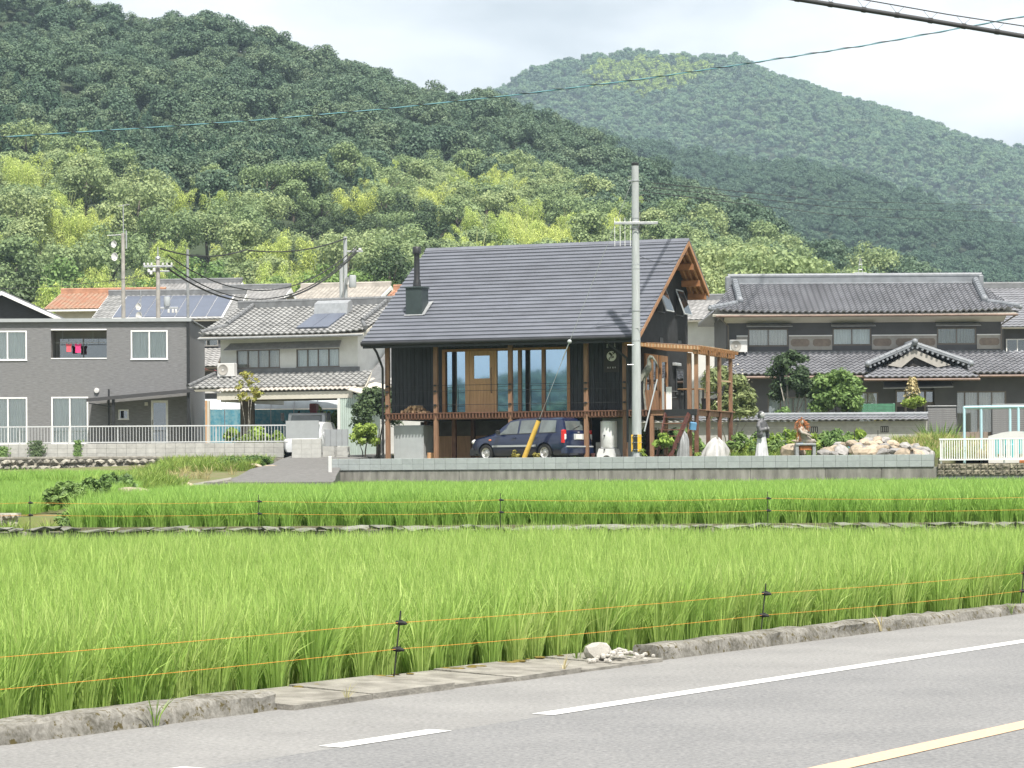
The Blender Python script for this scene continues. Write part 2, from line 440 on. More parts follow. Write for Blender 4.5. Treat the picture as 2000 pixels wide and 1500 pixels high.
leaf_mat('leaf_hill', [(0.062, 0.112, 0.074), (0.088, 0.145, 0.088), (0.12, 0.18, 0.104), (0.165, 0.215, 0.12)], 0.25, vmin=0.85, vmax=1.15)  # near hillside green, kept dark to paint in the shade of a cloud
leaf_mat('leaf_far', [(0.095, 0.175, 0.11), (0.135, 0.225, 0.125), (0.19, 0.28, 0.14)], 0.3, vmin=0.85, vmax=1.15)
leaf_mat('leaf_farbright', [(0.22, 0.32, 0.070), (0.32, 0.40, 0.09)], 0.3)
leaf_mat('leaf_shrub', [(0.12, 0.21, 0.070), (0.17, 0.27, 0.085), (0.24, 0.34, 0.11)], 0.35)
leaf_mat('leaf_lime', [(0.20, 0.31, 0.06), (0.28, 0.39, 0.08), (0.34, 0.43, 0.10)], 0.4)
leaf_mat('leaf_deep', [(0.050, 0.085, 0.040), (0.070, 0.11, 0.05), (0.11, 0.155, 0.07)], 0.28)
leaf_mat('leaf_oleander', [(0.12, 0.17, 0.075), (0.18, 0.23, 0.09), (0.26, 0.30, 0.13)], 0.32)
leaf_mat('leaf_yellow', [(0.30, 0.28, 0.07), (0.38, 0.33, 0.09), (0.28, 0.32, 0.07)], 0.35)
leaf_mat('leaf_grass', [(0.17, 0.29, 0.055), (0.23, 0.34, 0.07), (0.31, 0.36, 0.10)], 0.38)
leaf_mat('leaf_dry', [(0.42, 0.36, 0.17), (0.50, 0.42, 0.23), (0.38, 0.38, 0.13)], 0.3)
leaf_mat('flower_white', [(0.70, 0.68, 0.58), (0.74, 0.66, 0.52)], 0.3)
def speckled(name, c0, c1, grain, big, amount, moss=None):
    m, n, l, b = _nt(name)
    tc = n.new('ShaderNodeTexCoord')
    n1 = n.new('ShaderNodeTexNoise'); n1.inputs['Scale'].default_value = grain; n1.inputs['Detail'].default_value = 2.0; n1.inputs['Roughness'].default_value = 0.7
    n2 = n.new('ShaderNodeTexNoise'); n2.inputs['Scale'].default_value = big; n2.inputs['Detail'].default_value = 5.0; n2.inputs['Roughness'].default_value = 0.6
    for q in (n1, n2): l.new(tc.outputs['Object'], q.inputs['Vector'])
    mx = n.new('ShaderNodeMix'); mx.data_type = 'FLOAT'; mx.inputs[0].default_value = amount
    l.new(n2.outputs[0], mx.inputs[2]); l.new(n1.outputs[0], mx.inputs[3])
    cr = n.new('ShaderNodeValToRGB'); cr.color_ramp.elements[0].position = 0.36; cr.color_ramp.elements[0].color = (*c0, 1); cr.color_ramp.elements[1].position = 0.64; cr.color_ramp.elements[1].color = (*c1, 1)
    l.new(mx.outputs[0], cr.inputs[0]); out = cr.outputs[0]
    if moss:
        n3 = n.new('ShaderNodeTexNoise'); n3.inputs['Scale'].default_value = 15.0; n3.inputs['Detail'].default_value = 8.0; n3.inputs['Roughness'].default_value = 0.72; l.new(tc.outputs['Object'], n3.inputs['Vector'])
        r3 = n.new('ShaderNodeValToRGB'); r3.color_ramp.elements[0].position = 0.55; r3.color_ramp.elements[1].position = 0.60; r3.color_ramp.elements[0].color = (0, 0, 0, 1); l.new(n3.outputs[0], r3.inputs[0])
        m2 = n.new('ShaderNodeMix'); m2.data_type = 'RGBA'; m2.inputs[7].default_value = (*moss, 1); l.new(r3.outputs[0], m2.inputs[0]); l.new(out, m2.inputs[6]); out = m2.outputs[2]
    l.new(out, b.inputs['Base Color']); b.inputs['Roughness'].default_value = 0.92; b.inputs['Specular IOR Level'].default_value = 0.2
    bp = n.new('ShaderNodeBump'); bp.inputs['Strength'].default_value = 0.5; bp.inputs['Distance'].default_value = 0.01; l.new(n1.outputs[0], bp.inputs['Height']); l.new(bp.outputs[0], b.inputs['Normal'])
    MATS[name] = m
speckled('asphalt', (0.135, 0.137, 0.141), (0.245, 0.244, 0.241), 30.0, 0.7, 0.70)
speckled('asphalt_shoulder', (0.165, 0.164, 0.161), (0.270, 0.266, 0.258), 30.0, 0.9, 0.68)
speckled('kerb_concrete', (0.085, 0.080, 0.065), (0.27, 0.26, 0.235), 26.0, 4.0, 0.45, (0.085, 0.07, 0.03))
# ------------------------------------------------------------------ foliage generators (numpy)
def np_mesh(name, V, F, m, smooth=False):
    """V (n,3), F (k,4 or 3) index array"""
    me = bpy.data.meshes.new(name)
    V = np.asarray(V, np.float32); F = np.asarray(F, np.int32)
    k = F.shape[1]
    me.vertices.add(len(V)); me.vertices.foreach_set('co', V.ravel())
    me.loops.add(F.size); me.loops.foreach_set('vertex_index', F.ravel())
    me.polygons.add(len(F)); me.polygons.foreach_set('loop_start', np.arange(0, F.size, k, dtype=np.int32))
    me.update(calc_edges=True)
    me.materials.append(MATS[m])
    return me
def unit(a): return a / np.maximum(np.linalg.norm(a, axis=1, keepdims=True), 1e-9)
def leaves(name, P, N, size, aspect, m, rng, along=None):
    """one diamond leaf per point, facing N; along = preferred long direction"""
    n = len(P); N = unit(N)
    R = along if along is not None else rng.normal(size=(n, 3))
    A = unit(R - N * np.sum(R * N, 1, keepdims=True)); B = np.cross(N, A)
    s = np.asarray(size).reshape(-1, 1) * np.ones((n, 1))
    la, lb = s * 0.5 * aspect, s * 0.5
    V = np.stack([P - A * la, P + B * lb + N * lb * 0.15, P + A * la, P - B * lb + N * lb * 0.15], 1).reshape(-1, 3)
    F = np.arange(n * 4).reshape(-1, 4)
    return np_mesh(name, V, F, m)
def broad_crown(name, seed, m, rx=3.6, rz=3.2, nlobe=16, n=2600, leaf=0.34, lobe=(0.34, 0.5), zc=0.0, aspect=1.25, inner=0.72, jit=0.5):
    rng = np.random.default_rng(seed)
    d = unit(rng.normal(size=(nlobe, 3))); d[:, 2] = np.abs(d[:, 2]) * 1.15 - 0.35; d = unit(d)
    C = d * np.array([rx, rx, rz]) * rng.uniform(0.42, 0.74, (nlobe, 1)); C[:, 2] += zc
    r = rng.uniform(*lobe, nlobe) * min(rx, rz)
    k = rng.choice(nlobe, n, p=r ** 2 / np.sum(r ** 2))
    e = unit(rng.normal(size=(n, 3)) + np.array([0, 0, 0.35]))
    P = C[k] + e * (r[k] * rng.uniform(inner, 1.08, n))[:, None] * np.array([1, 1, 0.82])
    N = e + rng.normal(size=(n, 3)) * jit + np.array([0, 0, 0.25])
    return leaves(name, P, N, leaf * rng.uniform(0.6, 1.35, n), aspect, m, rng)
def bamboo_crown(name, seed, m, h=9.0, culms=9, n=2600, leaf=0.16):
    rng = np.random.default_rng(seed); PP, NN, AA = [], [], []
    per = n // culms
    for c in range(culms):
        a = rng.uniform(0, 2 * pi); b = np.array([cos(a), sin(a)]) * rng.uniform(0.2, 2.0)
        hh = h * rng.uniform(0.72, 1.08); lean = np.array([cos(a), sin(a)]) * rng.uniform(0.6, 2.0) + rng.normal(size=2) * 0.5
        t = rng.uniform(0.22, 1.0, per) ** 0.8
        rad = 1.15 * np.sin(pi * np.clip((t - 0.18) / 0.86, 0, 1)) ** 0.7 + 0.12
        ph = rng.uniform(0, 2 * pi, per); q = np.sqrt(rng.uniform(0.1, 1, per)) * rad
        cx = b[0] + lean[0] * t ** 2.4; cy_ = b[1] + lean[1] * t ** 2.4
        z = hh * (t - 0.10 * t ** 4) - q * 0.55 + rng.normal(size=per) * 0.12
        PP.append(np.stack([cx + q * np.cos(ph), cy_ + q * np.sin(ph), z], 1))
        out = np.stack([np.cos(ph), np.sin(ph), -0.7 + rng.normal(size=per) * 0.4], 1)
        AA.append(out); NN.append(np.stack([np.cos(ph) * 0.6, np.sin(ph) * 0.6, np.ones(per)], 1) + rng.normal(size=(per, 3)) * 0.4)
    P, N, A = map(np.concatenate, (PP, NN, AA))
    return leaves(name, P, N, leaf * rng.uniform(0.7, 1.4, len(P)), 3.6, m, rng, A)
def conifer_crown(name, seed, m, h=9.0, r=2.3, n=1800, leaf=0.34):
    rng = np.random.default_rng(seed)
    t = rng.uniform(0, 1, n) ** 0.75
    lay = np.floor(t * 11); tt = (lay + rng.uniform(0, 1, n) ** 1.6) / 11
    ph = rng.uniform(0, 2 * pi, n)
    lob = 1 + 0.28 * np.sin(ph * 3 + lay * 2.1) + 0.18 * np.sin(ph * 7 + lay)
    rad = r * (1 - tt) ** 0.75 * lob * rng.uniform(0.55, 1.02, n) + 0.1
    z = h * tt - rad * 0.25
    P = np.stack([rad * np.cos(ph), rad * np.sin(ph), z], 1)
    out = np.stack([np.cos(ph), np.sin(ph), np.full(n, -0.3)], 1)
    N = np.stack([np.cos(ph) * 0.7, np.sin(ph) * 0.7, np.full(n, 0.8)], 1) + rng.normal(size=(n, 3)) * 0.35
    return leaves(name, P, N, leaf * rng.uniform(0.7, 1.3, n), 1.7, m, rng, out)
def blade_clump(name, seed, m, n=30, h=0.75, spread=0.05, lean=0.22, w=0.011, seg=3, droop=0.25, hv=0.25):
    rng = np.random.default_rng(seed)
    ph = rng.uniform(0, 2 * pi, n); b = rng.uniform(0, 1, n) ** 0.5 * spread
    hh = h * rng.uniform(1 - hv, 1.05, n); le = lean * rng.uniform(0.1, 1.3, n) * hh / h; dr = droop * rng.uniform(0, 1, n) ** 2 * h
    d = np.stack([np.cos(ph), np.sin(ph), 0 * ph], 1)
    fa = rng.uniform(0, 2 * pi, n); side = np.stack([np.cos(fa), np.sin(fa), 0 * fa], 1)
    rows = []
    for j in range(seg + 1):
        t = j / seg
        c = d * (b + le * t ** 1.7 + dr * t ** 3)[:, None]
        c[:, 2] = hh * t - dr * t ** 3.2 * 0.8
        ww = w * rng.uniform(0.7, 1.3, n) * (1.0 - 0.15 * t if j < seg else 0.12) * (0.75 + 0.5 * t if j < seg else 1)
        rows.append(np.stack([c - side * ww[:, None], c + side * ww[:, None]], 1))
    V = np.stack(rows, 1).reshape(n, -1, 3)
    F = []
    k = 2 * (seg + 1)
    for j in range(seg): F.append(np.array([2 * j, 2 * j + 1, 2 * j + 3, 2 * j + 2]))
    F = (np.arange(n)[:, None, None] * k + np.array(F)[None]).reshape(-1, 4)
    return np_mesh(name, V.reshape(-1, 3), F, m)

_SC = {}
def scatter(name, pts, protos, key, **kw):
    """one object whose geometry nodes stand copies of the prototype meshes on its points.
    pts: array (n, 6): x, y, z, scale, turn, kind index"""
    pts = np.asarray(pts, np.float32)
    if key not in _SC:
        coll = bpy.data.collections.new('source_' + key)
        for i, me in enumerate(protos):
            coll.objects.link(bpy.data.objects.new('src_%s_%02d' % (key, i), me))
        ng = bpy.data.node_groups.new('scatter_' + key, 'GeometryNodeTree')
        ng.interface.new_socket('Geometry', in_out='INPUT', socket_type='NodeSocketGeometry')
        ng.interface.new_socket('Geometry', in_out='OUTPUT', socket_type='NodeSocketGeometry')
        N, L = ng.nodes, ng.links
        gi, go = N.new('NodeGroupInput'), N.new('NodeGroupOutput')
        ci = N.new('GeometryNodeCollectionInfo'); ci.inputs['Collection'].default_value = coll
        ci.inputs['Separate Children'].default_value = True; ci.inputs['Reset Children'].default_value = True
        ip = N.new('GeometryNodeInstanceOnPoints'); ip.inputs['Pick Instance'].default_value = True
        def att(nm, ty):
            a = N.new('GeometryNodeInputNamedAttribute'); a.data_type = ty; a.inputs['Name'].default_value = nm; return a.outputs[0]
        cx = N.new('ShaderNodeCombineXYZ')
        L.new(att('turn', 'FLOAT'), cx.inputs['Z'])
        er = N.new('FunctionNodeEulerToRotation'); L.new(cx.outputs[0], er.inputs[0])
        L.new(gi.outputs[0], ip.inputs['Points']); L.new(ci.outputs[0], ip.inputs['Instance'])
        L.new(att('which', 'INT'), ip.inputs['Instance Index']); L.new(er.outputs[0], ip.inputs['Rotation']); L.new(att('size', 'FLOAT'), ip.inputs['Scale'])
        L.new(ip.outputs[0], go.inputs[0])
        _SC[key] = ng
    me = bpy.data.meshes.new(name)
    me.vertices.add(len(pts)); me.vertices.foreach_set('co', np.ascontiguousarray(pts[:, :3]).ravel())
    for nm, ty, c in (('size', 'FLOAT', 3), ('turn', 'FLOAT', 4), ('which', 'INT', 5)):
        a = me.attributes.new(nm, ty, 'POINT'); a.data.foreach_set('value', pts[:, c].astype(np.int32 if ty == 'INT' else np.float32))
    me.update()
    me.materials.append(protos[0].materials[0])
    o = link(name, me, None, **kw)
    md = o.modifiers.new('scatter', 'NODES'); md.node_group = _SC[key]
    return o
def jgrid(rng, x0, x1, y0, y1, sx, sy, jit=0.35):
    xs = np.arange(x0, x1, sx); ys = np.arange(y0, y1, sy)
    X, Y = np.meshgrid(xs, ys); X = X.ravel(); Y = Y.ravel()
    return X + rng.uniform(-jit, jit, len(X)) * sx, Y + rng.uniform(-jit, jit, len(Y)) * sy
def inpoly(X, Y, poly):
    r = np.zeros(len(X), bool); n = len(poly)
    for i in range(n):
        (x1, y1), (x2, y2) = poly[i], poly[(i + 1) % n]
        c = ((y1 > Y) != (y2 > Y)) & (X < (x2 - x1) * (Y - y1) / ((y2 - y1) or 1e-9) + x1); r ^= c
    return r
# ------------------------------------------------------------------ ground, road, kerb
TD = Vector((0.552, 0.834, 0)); ND = Vector((-0.834, 0.552, 0))          # along the road, across it (away from the camera)
def RP(t, n, z=0.0): return TD * t + ND * n + Vector((0, 0, z))
mb = MB(); mb.add([(-4000, -900, -0.5), (4000, -900, -0.5), (4000, 5000, -0.5), (-4000, 5000, -0.5)], [(0, 1, 2, 3)])
mb.build('ground', 'far_ground', kind='structure')
def strip(mb, t0, t1, n0, n1, z, k=1):
    for i in range(k):
        a, b = t0 + (t1 - t0) * i / k, t0 + (t1 - t0) * (i + 1) / k
        mb.add([RP(a, n0, z), RP(b, n0, z), RP(b, n1, z), RP(a, n1, z)], [(0, 1, 2, 3)])
    return mb
strip(MB(), -60, 120, -30, 2.4, -0.03).build('verge', 'soil_grass', kind='structure')
road = strip(MB(), -60, 120, 2.3, 9.05, 0.0).build('road', 'asphalt', kind='structure')
strip(MB(), -60, 120, 9.051, 10.95, 0.0).build('road_shoulder', 'asphalt_shoulder', kind='structure')
for a, b in ((14.1, 110), (11.82, 12.94), (8.0, 10.62), (-50, 6.5)):
    strip(MB(), a, b, 9.02, 9.19, 0.004).build('edge_line', 'white_paint', road)
strip(MB(), -50, 110, 6.05, 6.24, 0.004).build('centre_line', 'orange_paint', road)
strip(MB(), -50, 110, 3.1, 3.26, 0.004).build('edge_line', 'white_paint', road)

rng = np.random.default_rng(5)
def kerb(t0, t1, h0, h1, width, seed):
    r = np.random.default_rng(seed); mb = MB(); k = max(2, int((t1 - t0) / 0.16)); prev = None; vs = []; fs = []
    for i in range(k + 1):
        t = t0 + (t1 - t0) * i / k; h = h0 + (h1 - h0) * i / k; j = lambda s=0.008: r.normal() * s
        for (n, z) in ((10.82 + j(0.012), -0.06), (10.85 + j(0.012), h * 0.45 + j()), (10.86 + j(), h - 0.02 + j()), (10.89 + j(), h + j(0.006)), (10.85 + width - 0.02, h + j(0.006)), (10.85 + width, h - 0.03), (10.85 + width, -0.2)):
            vs.append(RP(t, n, z))
        if i:
            for q in range(6): fs.append(((i - 1) * 7 + q, i * 7 + q, i * 7 + q + 1, (i - 1) * 7 + q + 1))
    fs += [tuple(range(6, -1, -1)), tuple(k * 7 + q for q in range(7))]
    return mb.add(vs, fs)
kb = thing('kerb', 'mossy raised concrete kerb in front of the rice at the photo\'s lower corner', 'kerb'); props(kb, kind='structure')
for a, b, s in ((-20, 5.0, 1), (5.01, 9.3, 2), (9.31, 13.5, 3)):
    kerb(a, b, 0.115, 0.125, 0.30, s).build('kerb_stone', 'kerb_concrete', kb, smooth=50)
for a, b, h0, h1, s in ((18.62, 22.6, 0.13, 0.12, 5), (22.61, 27.5, 0.12, 0.085, 6), (27.51, 34, 0.085, 0.04, 7), (34.01, 90, 0.04, 0.03, 8)):
    kerb(a, b, h0, h1, 0.26, s).build('kerb_stone', 'kerb_concrete', kb, smooth=50)
t = 13.52
for i, L in enumerate((0.92, 1.02, 0.78, 0.98, 0.62, 0.66)):
    z = 0.055 - i * 0.004 + (0.012 if i % 2 else 0)
    q = [RP(t + 0.012, 10.72 + 0.03 * (i % 3), z - 0.02), RP(t + L - 0.012, 10.74, z - 0.015), RP(t + L - 0.012, 11.50, z + 0.01), RP(t + 0.012, 11.50, z + 0.012)]
    MB().slab(q, 0.12).build('paving_slab', 'slab_concrete', kb); t += L
mb = MB()
for k in range(34):                                                     # moss cushions along the slab's back edge and the kerb face
    tt = rng.uniform(13.6, 18.0) if k < 34 else rng.uniform(7.5, 13.4); nn = rng.uniform(11.36, 11.48) if k < 34 else 10.845
    zz = 0.06 if k < 34 else rng.uniform(0.015, 0.06)
    p = RP(tt, nn, zz); mb.ball(p, rng.uniform(0.015, 0.04), 6, 4, 1.6, 1.2, 0.35)
mb.build('moss', 'moss', kb, smooth=True, kind='stuff')
def rock_mesh(seed, m, sub=2, flat=0.75, rough=0.28):
    rr = random.Random(seed); bm = bmesh.new(); bmesh.ops.create_icosphere(bm, subdivisions=sub, radius=1.0)
    planes = [(Vector((rr.gauss(0, 1), rr.gauss(0, 1), rr.gauss(0, 1))).normalized(), rr.uniform(0.62, 0.92)) for _ in range(11)]
    for v in bm.verts:
        c = v.co.copy()
        for nrm, d in planes:
            e = c.dot(nrm) - d
            if e > 0: c -= nrm * e
        c *= 1 + rr.gauss(0, rough * 0.1); c.z *= flat; v.co = c
    me = bpy.data.meshes.new('rock'); bm.to_mesh(me); bm.free(); me.materials.append(MATS[m]); return me
wr = thing('painted_rock', 'white painted lump of stone and chippings on the road edge', 'rock', RP(18.02, 11.02, 0.05))
link('stone', rock_mesh(3, 'white_rock'), None, wr, (-0.05, 0.04, 0.05), scl=(0.13, 0.11, 0.12))
mb = MB()
for k in range(120):
    a = rng.uniform(0, 2 * pi); r_ = abs(rng.normal()) * 0.15; p = TD * (r_ * 1.7 * cos(a) + 0.12) + ND * (r_ * 0.75 * sin(a) - 0.06)
    mb.ball((p.x, p.y, max(0.0, 0.07 - r_ * 0.35)), rng.uniform(0.006, 0.024), 5, 3, 1.2, 1, 0.8)
mb.build('chippings', 'white_rock', wr, kind='stuff')

# ------------------------------------------------------------------ rice terraces
P1 = [RP(-25, 11.05), RP(75, 11.05)]
pad1 = [(P1[0].x, P1[0].y), (P1[1].x, P1[1].y), (40, 41.4), (-40, 41.4)]
mb = MB(); mb.add([(P1[0].x, P1[0].y, -0.07), (P1[1].x, P1[1].y, -0.07), (60, 41.6, -0.07), (-60, 41.6, -0.07)], [(0, 1, 2, 3)])
mb.build('paddy_water', 'paddy_water', kind='structure')
UD = Vector((0.938, -0.347, 0)); VD = Vector((0.347, 0.938, 0)); HO = Vector((3.84, 87.0, 1.95)); HROT = -radians(20.3)
def H(u, v, z=0.0): return HO + UD * u + VD * v + Vector((0, 0, z))
w0, w1 = H(-10.3, -1.9), H(26, -1.9)
pad2 = [(-7.6, 42.4), (30, 42.4), (w1.x, w1.y), (w0.x + 0.3, w0.y - 0.3), (-6.6, 82.5), (-8.6, 78.5), (-9.4, 70), (-8.6, 56)]
mb = MB(); mb.add([(x, y, 0.70) for x, y in pad2] + [(x, y, -0.3) for x, y in pad2], [tuple(range(len(pad2)))] + [(i, (i + 1) % 8, 8 + (i + 1) % 8, 8 + i) for i in range(8)])
mb.build('upper_paddy', 'mud', kind='structure')
pad3 = [(-40, 66), (-11.0, 66), (-11.9, 80), (-12.2, 93), (-12.4, 98.6), (-40, 99.6)]
mb = MB(); mb.add([(x, y, 1.12) for x, y in pad3] + [(x, y, -0.3) for x, y in pad3], [tuple(range(6))] + [(i, (i + 1) % 6, 6 + (i + 1) % 6, 6 + i) for i in range(6)])
mb.build('side_paddy', 'mud', kind='structure')
# grassy bank between the paddies, falling towards the camera
mb = MB(); ys = [42.15, 44.2, 44.6, 50, 58, 66, 74, 82, 90, 99]; zs = [0.62, 0.62, 0.88, 0.95, 1.05, 1.14, 1.20, 1.32, 1.62, 2.0]
vs = []; fs = []
for y, z in zip(ys, zs): vs += [(-40, y, z if y <= 66 else 1.05), (-11.6, y, z), (-7.4 if y < 50 else -8.3 if y < 74 else -6.3, y, z - 0.05)]
for i in range(len(ys) - 1):
    for j in range(2): fs.append((i * 3 + j, i * 3 + j + 1, i * 3 + 4 + j, i * 3 + 3 + j))
vs += [(-40, 42.1, -0.3), (-11.6, 42.1, -0.3), (-7.4, 42.1, -0.3)]; k = len(ys) * 3
fs += [(k, k + 1, 1, 0), (k + 1, k + 2, 2, 1)]
mb.add(vs, fs).build('grass_bank', 'soil_grass', kind='structure')
# driveway ramp up to the gate
mb = MB(); dv = [(-9.3, -5.4, 77.2, 1.27), (-9.0, -5.5, 79.5, 1.30), (-8.9, -5.7, 83, 1.44), (-9.0, -5.9, 88, 1.68), (-8.7, -6.4, 93, 1.88), (-8.9, -6.2, 98, 2.05), (-9.0, -5.0, 107, 2.32), (-12, -4, 125, 2.40)]
vs = []; fs = []
for a, b, y, z in dv: vs += [(a, y, z + 0.04), (b, y, z + 0.04), (a, y, z - 0.5), (b, y, z - 0.5)]
for i in range(len(dv) - 1):
    o = i * 4; fs += [(o, o + 1, o + 5, o + 4), (o + 2, o, o + 4, o + 6), (o + 1, o + 3, o + 7, o + 5)]
fs.append((0, 2, 3, 1))
mb.add(vs, fs).build('driveway', 'driveway', kind='structure')
MB().slab([W(375, 950, 77), W(452, 936, 77.4), W(452, 932, 79.5), W(372, 945, 79.5)], 0.18).build('culvert_slab', 'slab_concrete', label='grey concrete slab bridging the ditch beside the driveway', cat='slab')
# yard platform and the village ground behind
def Hbox(mb, u0, u1, v0, v1, z0, z1):
    c = [H(u0, v0), H(u1, v0), H(u1, v1), H(u0, v1)]
    return mb.add([(p.x, p.y, z0) for p in c] + [(p.x, p.y, z1) for p in c], [(0, 3, 2, 1), (4, 5, 6, 7), (0, 1, 5, 4), (1, 2, 6, 5), (2, 3, 7, 6), (3, 0, 4, 7)])
Hbox(MB(), -10.25, 10.96, -1.44, 34, -0.3, 1.95).build('yard', 'yard_soil', kind='structure')
Hbox(MB(), 10.97, 40, -1.44, 34, -0.3, 1.76).build('playground_yard', 'yard_soil', kind='structure')
mb = MB(); vs = []; fs = []; xs = [-90, -40, -12.5, -8.9, -5, 20, 50, 110]
prof = [(104.35, 2.52), (108, 2.56), (118, 2.60), (135, 2.9), (160, 3.8), (190, 5.2), (230, 7)]
for y, z in prof:
    for x in xs: vs.append((x, y + (2.5 if x > -6 and y < 105 else 0), z if x < -9 or y > 112 else z - 0.22))
for i in range(len(prof) - 1):
    for j in range(len(xs) - 1): fs.append((i * 8 + j, i * 8 + j + 1, i * 8 + 9 + j, i * 8 + 8 + j))
mb.add(vs, fs).build('village_ground', 'yard_soil', kind='structure')

# ------------------------------------------------------------------ hills
def interp(tab):
    xs = np.array([a for a, b in tab], float); ys = np.array([b for a, b in tab], float)
    return lambda x: np.interp(x, xs, ys)
def vnoise(X, Y, s, seed):
    r = np.random.default_rng(seed); ph = r.uniform(0, 6.28, 12); a = r.uniform(0, 6.28, 12); f = r.uniform(0.6, 2.2, 12)
    return sum(np.sin((X * np.cos(a[i]) + Y * np.sin(a[i])) * f[i] / s + ph[i]) for i in range(12)) / 4.0
class Hill:
    def __init__(self, tab, Dr, D0, z0, power, tree, seed, rough, back=250):
        self.f = interp(tab); self.Dr, self.D0, self.z0, self.pw, self.tree, self.seed, self.rough, self.back = Dr, D0, z0, power, tree, seed, rough, back
    def z(self, X, Y):
        px = 1000 + X * FPX / self.Dr
        zr = EYE + (920 - self.f(px) - (px - 1000) * SA) * self.Dr / FPX - self.tree
        t = np.clip((Y - self.D0) / (self.Dr - self.D0), 0, 1)
        zz = self.z0 + np.maximum(zr - self.z0, 0) * t ** self.pw
        bk = np.clip((Y - self.Dr) / self.back, 0, 1); zz = zz - np.maximum(zr - self.z0, 0) * bk ** 1.6 * 0.8
        return zz + vnoise(X, Y, self.rough * 8, self.seed) * self.rough * np.minimum(1, t * 3 * (1.25 - t))
    def mesh(self, name, x0, x1, nx, ny):
        xs = np.linspace(x0, x1, nx); ys = np.linspace(self.D0 - 2, self.Dr + self.back, ny)
        X, Y = np.meshgrid(xs, ys); Z = self.z(X, Y)
        V = np.stack([X, Y, Z], -1).reshape(-1, 3); i = np.arange((ny - 1) * nx).reshape(ny - 1, nx)[:, :-1].ravel()
        F = np.stack([i, i + 1, i + nx + 1, i + nx], 1)
        return link(name, np_mesh(name, V, F, 'forest_floor'), None, kind='structure')
hill1 = Hill([(-900, -330), (-300, -130), (0, -35), (110, 2), (230, 12), (300, 30), (400, 42), (480, 50), (560, 77), (650, 102), (760, 122), (800, 142), (870, 155), (970, 180), (1050, 212), (1150, 245), (1220, 280), (1280, 315), (1320, 352), (1400, 402), (1500, 455), (1600, 530), (1700, 620), (1900, 760), (2400, 900)], 560, 195, 5.0, 1.12, 6.5, 3, 2.2)
hill2 = Hill([(700, 300), (1100, 240), (1250, 267), (1400, 289), (1470, 302), (1550, 299), (1640, 324), (1720, 352), (1800, 384), (1900, 414), (2000, 444), (2150, 500), (2400, 600), (2900, 850)], 1100, 600, 4.0, 1.0, 7.0, 4, 4.0)
hill3 = Hill([(-200, 650), (500, 420), (800, 270), (900, 220), (990, 170), (1050, 135), (1130, 124), (1230, 107), (1330, 117), (1450, 114), (1500, 144), (1580, 162), (1650, 184), (1720, 197), (1800, 219), (1900, 254), (1960, 267), (2000, 270), (2150, 330), (2500, 450), (3500, 800)], 2000, 1150, 10.0, 1.0, 6.0, 8, 10.0, 500)
hill1.mesh('near_hill', -190, 150, 90, 80)
hill2.mesh('middle_hill', -60, 420, 80, 70)
hill3.mesh('far_hill', -320, 900, 100, 80)
# ------------------------------------------------------------------ woods on the hills
SRC_DARK = [broad_crown('crown_d%d' % i, 20 + i, 'leaf_hill', 3.3, 3.4, 26, 3000, 0.28, (0.22, 0.38), 4.2, 1.2, 0.62, 0.34) for i in range(4)] + \
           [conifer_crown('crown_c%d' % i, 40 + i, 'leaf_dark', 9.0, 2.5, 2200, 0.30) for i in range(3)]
SRC_MID = [broad_crown('crown_s%d' % i, 90 + i, 'leaf_dark', 3.4, 3.4, 20, 1500, 0.40, (0.24, 0.40), 4.2, 1.2, 0.66, 0.22) for i in range(4)]
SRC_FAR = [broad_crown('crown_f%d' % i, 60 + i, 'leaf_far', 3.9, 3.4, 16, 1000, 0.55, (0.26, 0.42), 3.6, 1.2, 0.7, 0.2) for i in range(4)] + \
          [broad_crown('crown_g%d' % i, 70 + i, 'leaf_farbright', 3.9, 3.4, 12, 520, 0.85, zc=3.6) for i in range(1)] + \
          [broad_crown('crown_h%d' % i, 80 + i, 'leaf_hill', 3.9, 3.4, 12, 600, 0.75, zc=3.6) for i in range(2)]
rng = np.random.default_rng(77)
X, Y = jgrid(rng, -150, 105, 300, 585, 4.4, 4.4, 0.45)
Z = hill1.z(X, Y)
px = 1000 + X * FPX / Y
pyb = 920 - (Z + 6 - EYE) * FPX / Y
front_top = np.interp(px, [-200, 0, 120, 250, 350, 500, 560, 700, 850, 950, 1050, 1150, 1250, 1350, 1450, 1600], [225, 235, 255, 300, 330, 345, 320, 325, 310, 300, 330, 365, 400, 425, 440, 520])
keep = (pyb < front_top + 26) & (px > -180) & (px < 2100) & (Z > 9)
X, Y, Z = X[keep], Y[keep], Z[keep]; n = len(X)
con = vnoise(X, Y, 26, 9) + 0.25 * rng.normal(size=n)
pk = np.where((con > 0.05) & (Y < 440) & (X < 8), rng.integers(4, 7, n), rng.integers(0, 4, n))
sz = np.where(pk > 3, rng.uniform(0.68, 0.95, n), 0.58 + 0.72 * rng.uniform(0, 1, n) ** 2.0)
scatter('hillside_forest', np.stack([X, Y, Z - 0.8, sz, rng.uniform(0, 6.28, n), pk], 1), SRC_DARK, 'dark', kind='stuff', label='evergreen wood covering the near hillside, cloud shade painted into its dark green leaves', cat='forest')
X, Y = jgrid(rng, 15, 330, 620, 1130, 6.2, 6.6, 0.42)
Z = hill2.z(X, Y); px = 1000 + X * FPX / Y
keep = (px > 1080) & (px < 2180); X, Y, Z = X[keep], Y[keep], Z[keep]; n = len(X)
pk = rng.integers(0, 4, n)
scatter('middle_forest', np.stack([X, Y, Z - 1.0, rng.uniform(0.8, 1.35, n), rng.uniform(0, 6.28, n), pk], 1), SRC_MID, 'mid', kind='stuff', label='wooded spur between the near and the far hill, cloud shade painted into its leaves', cat='forest')
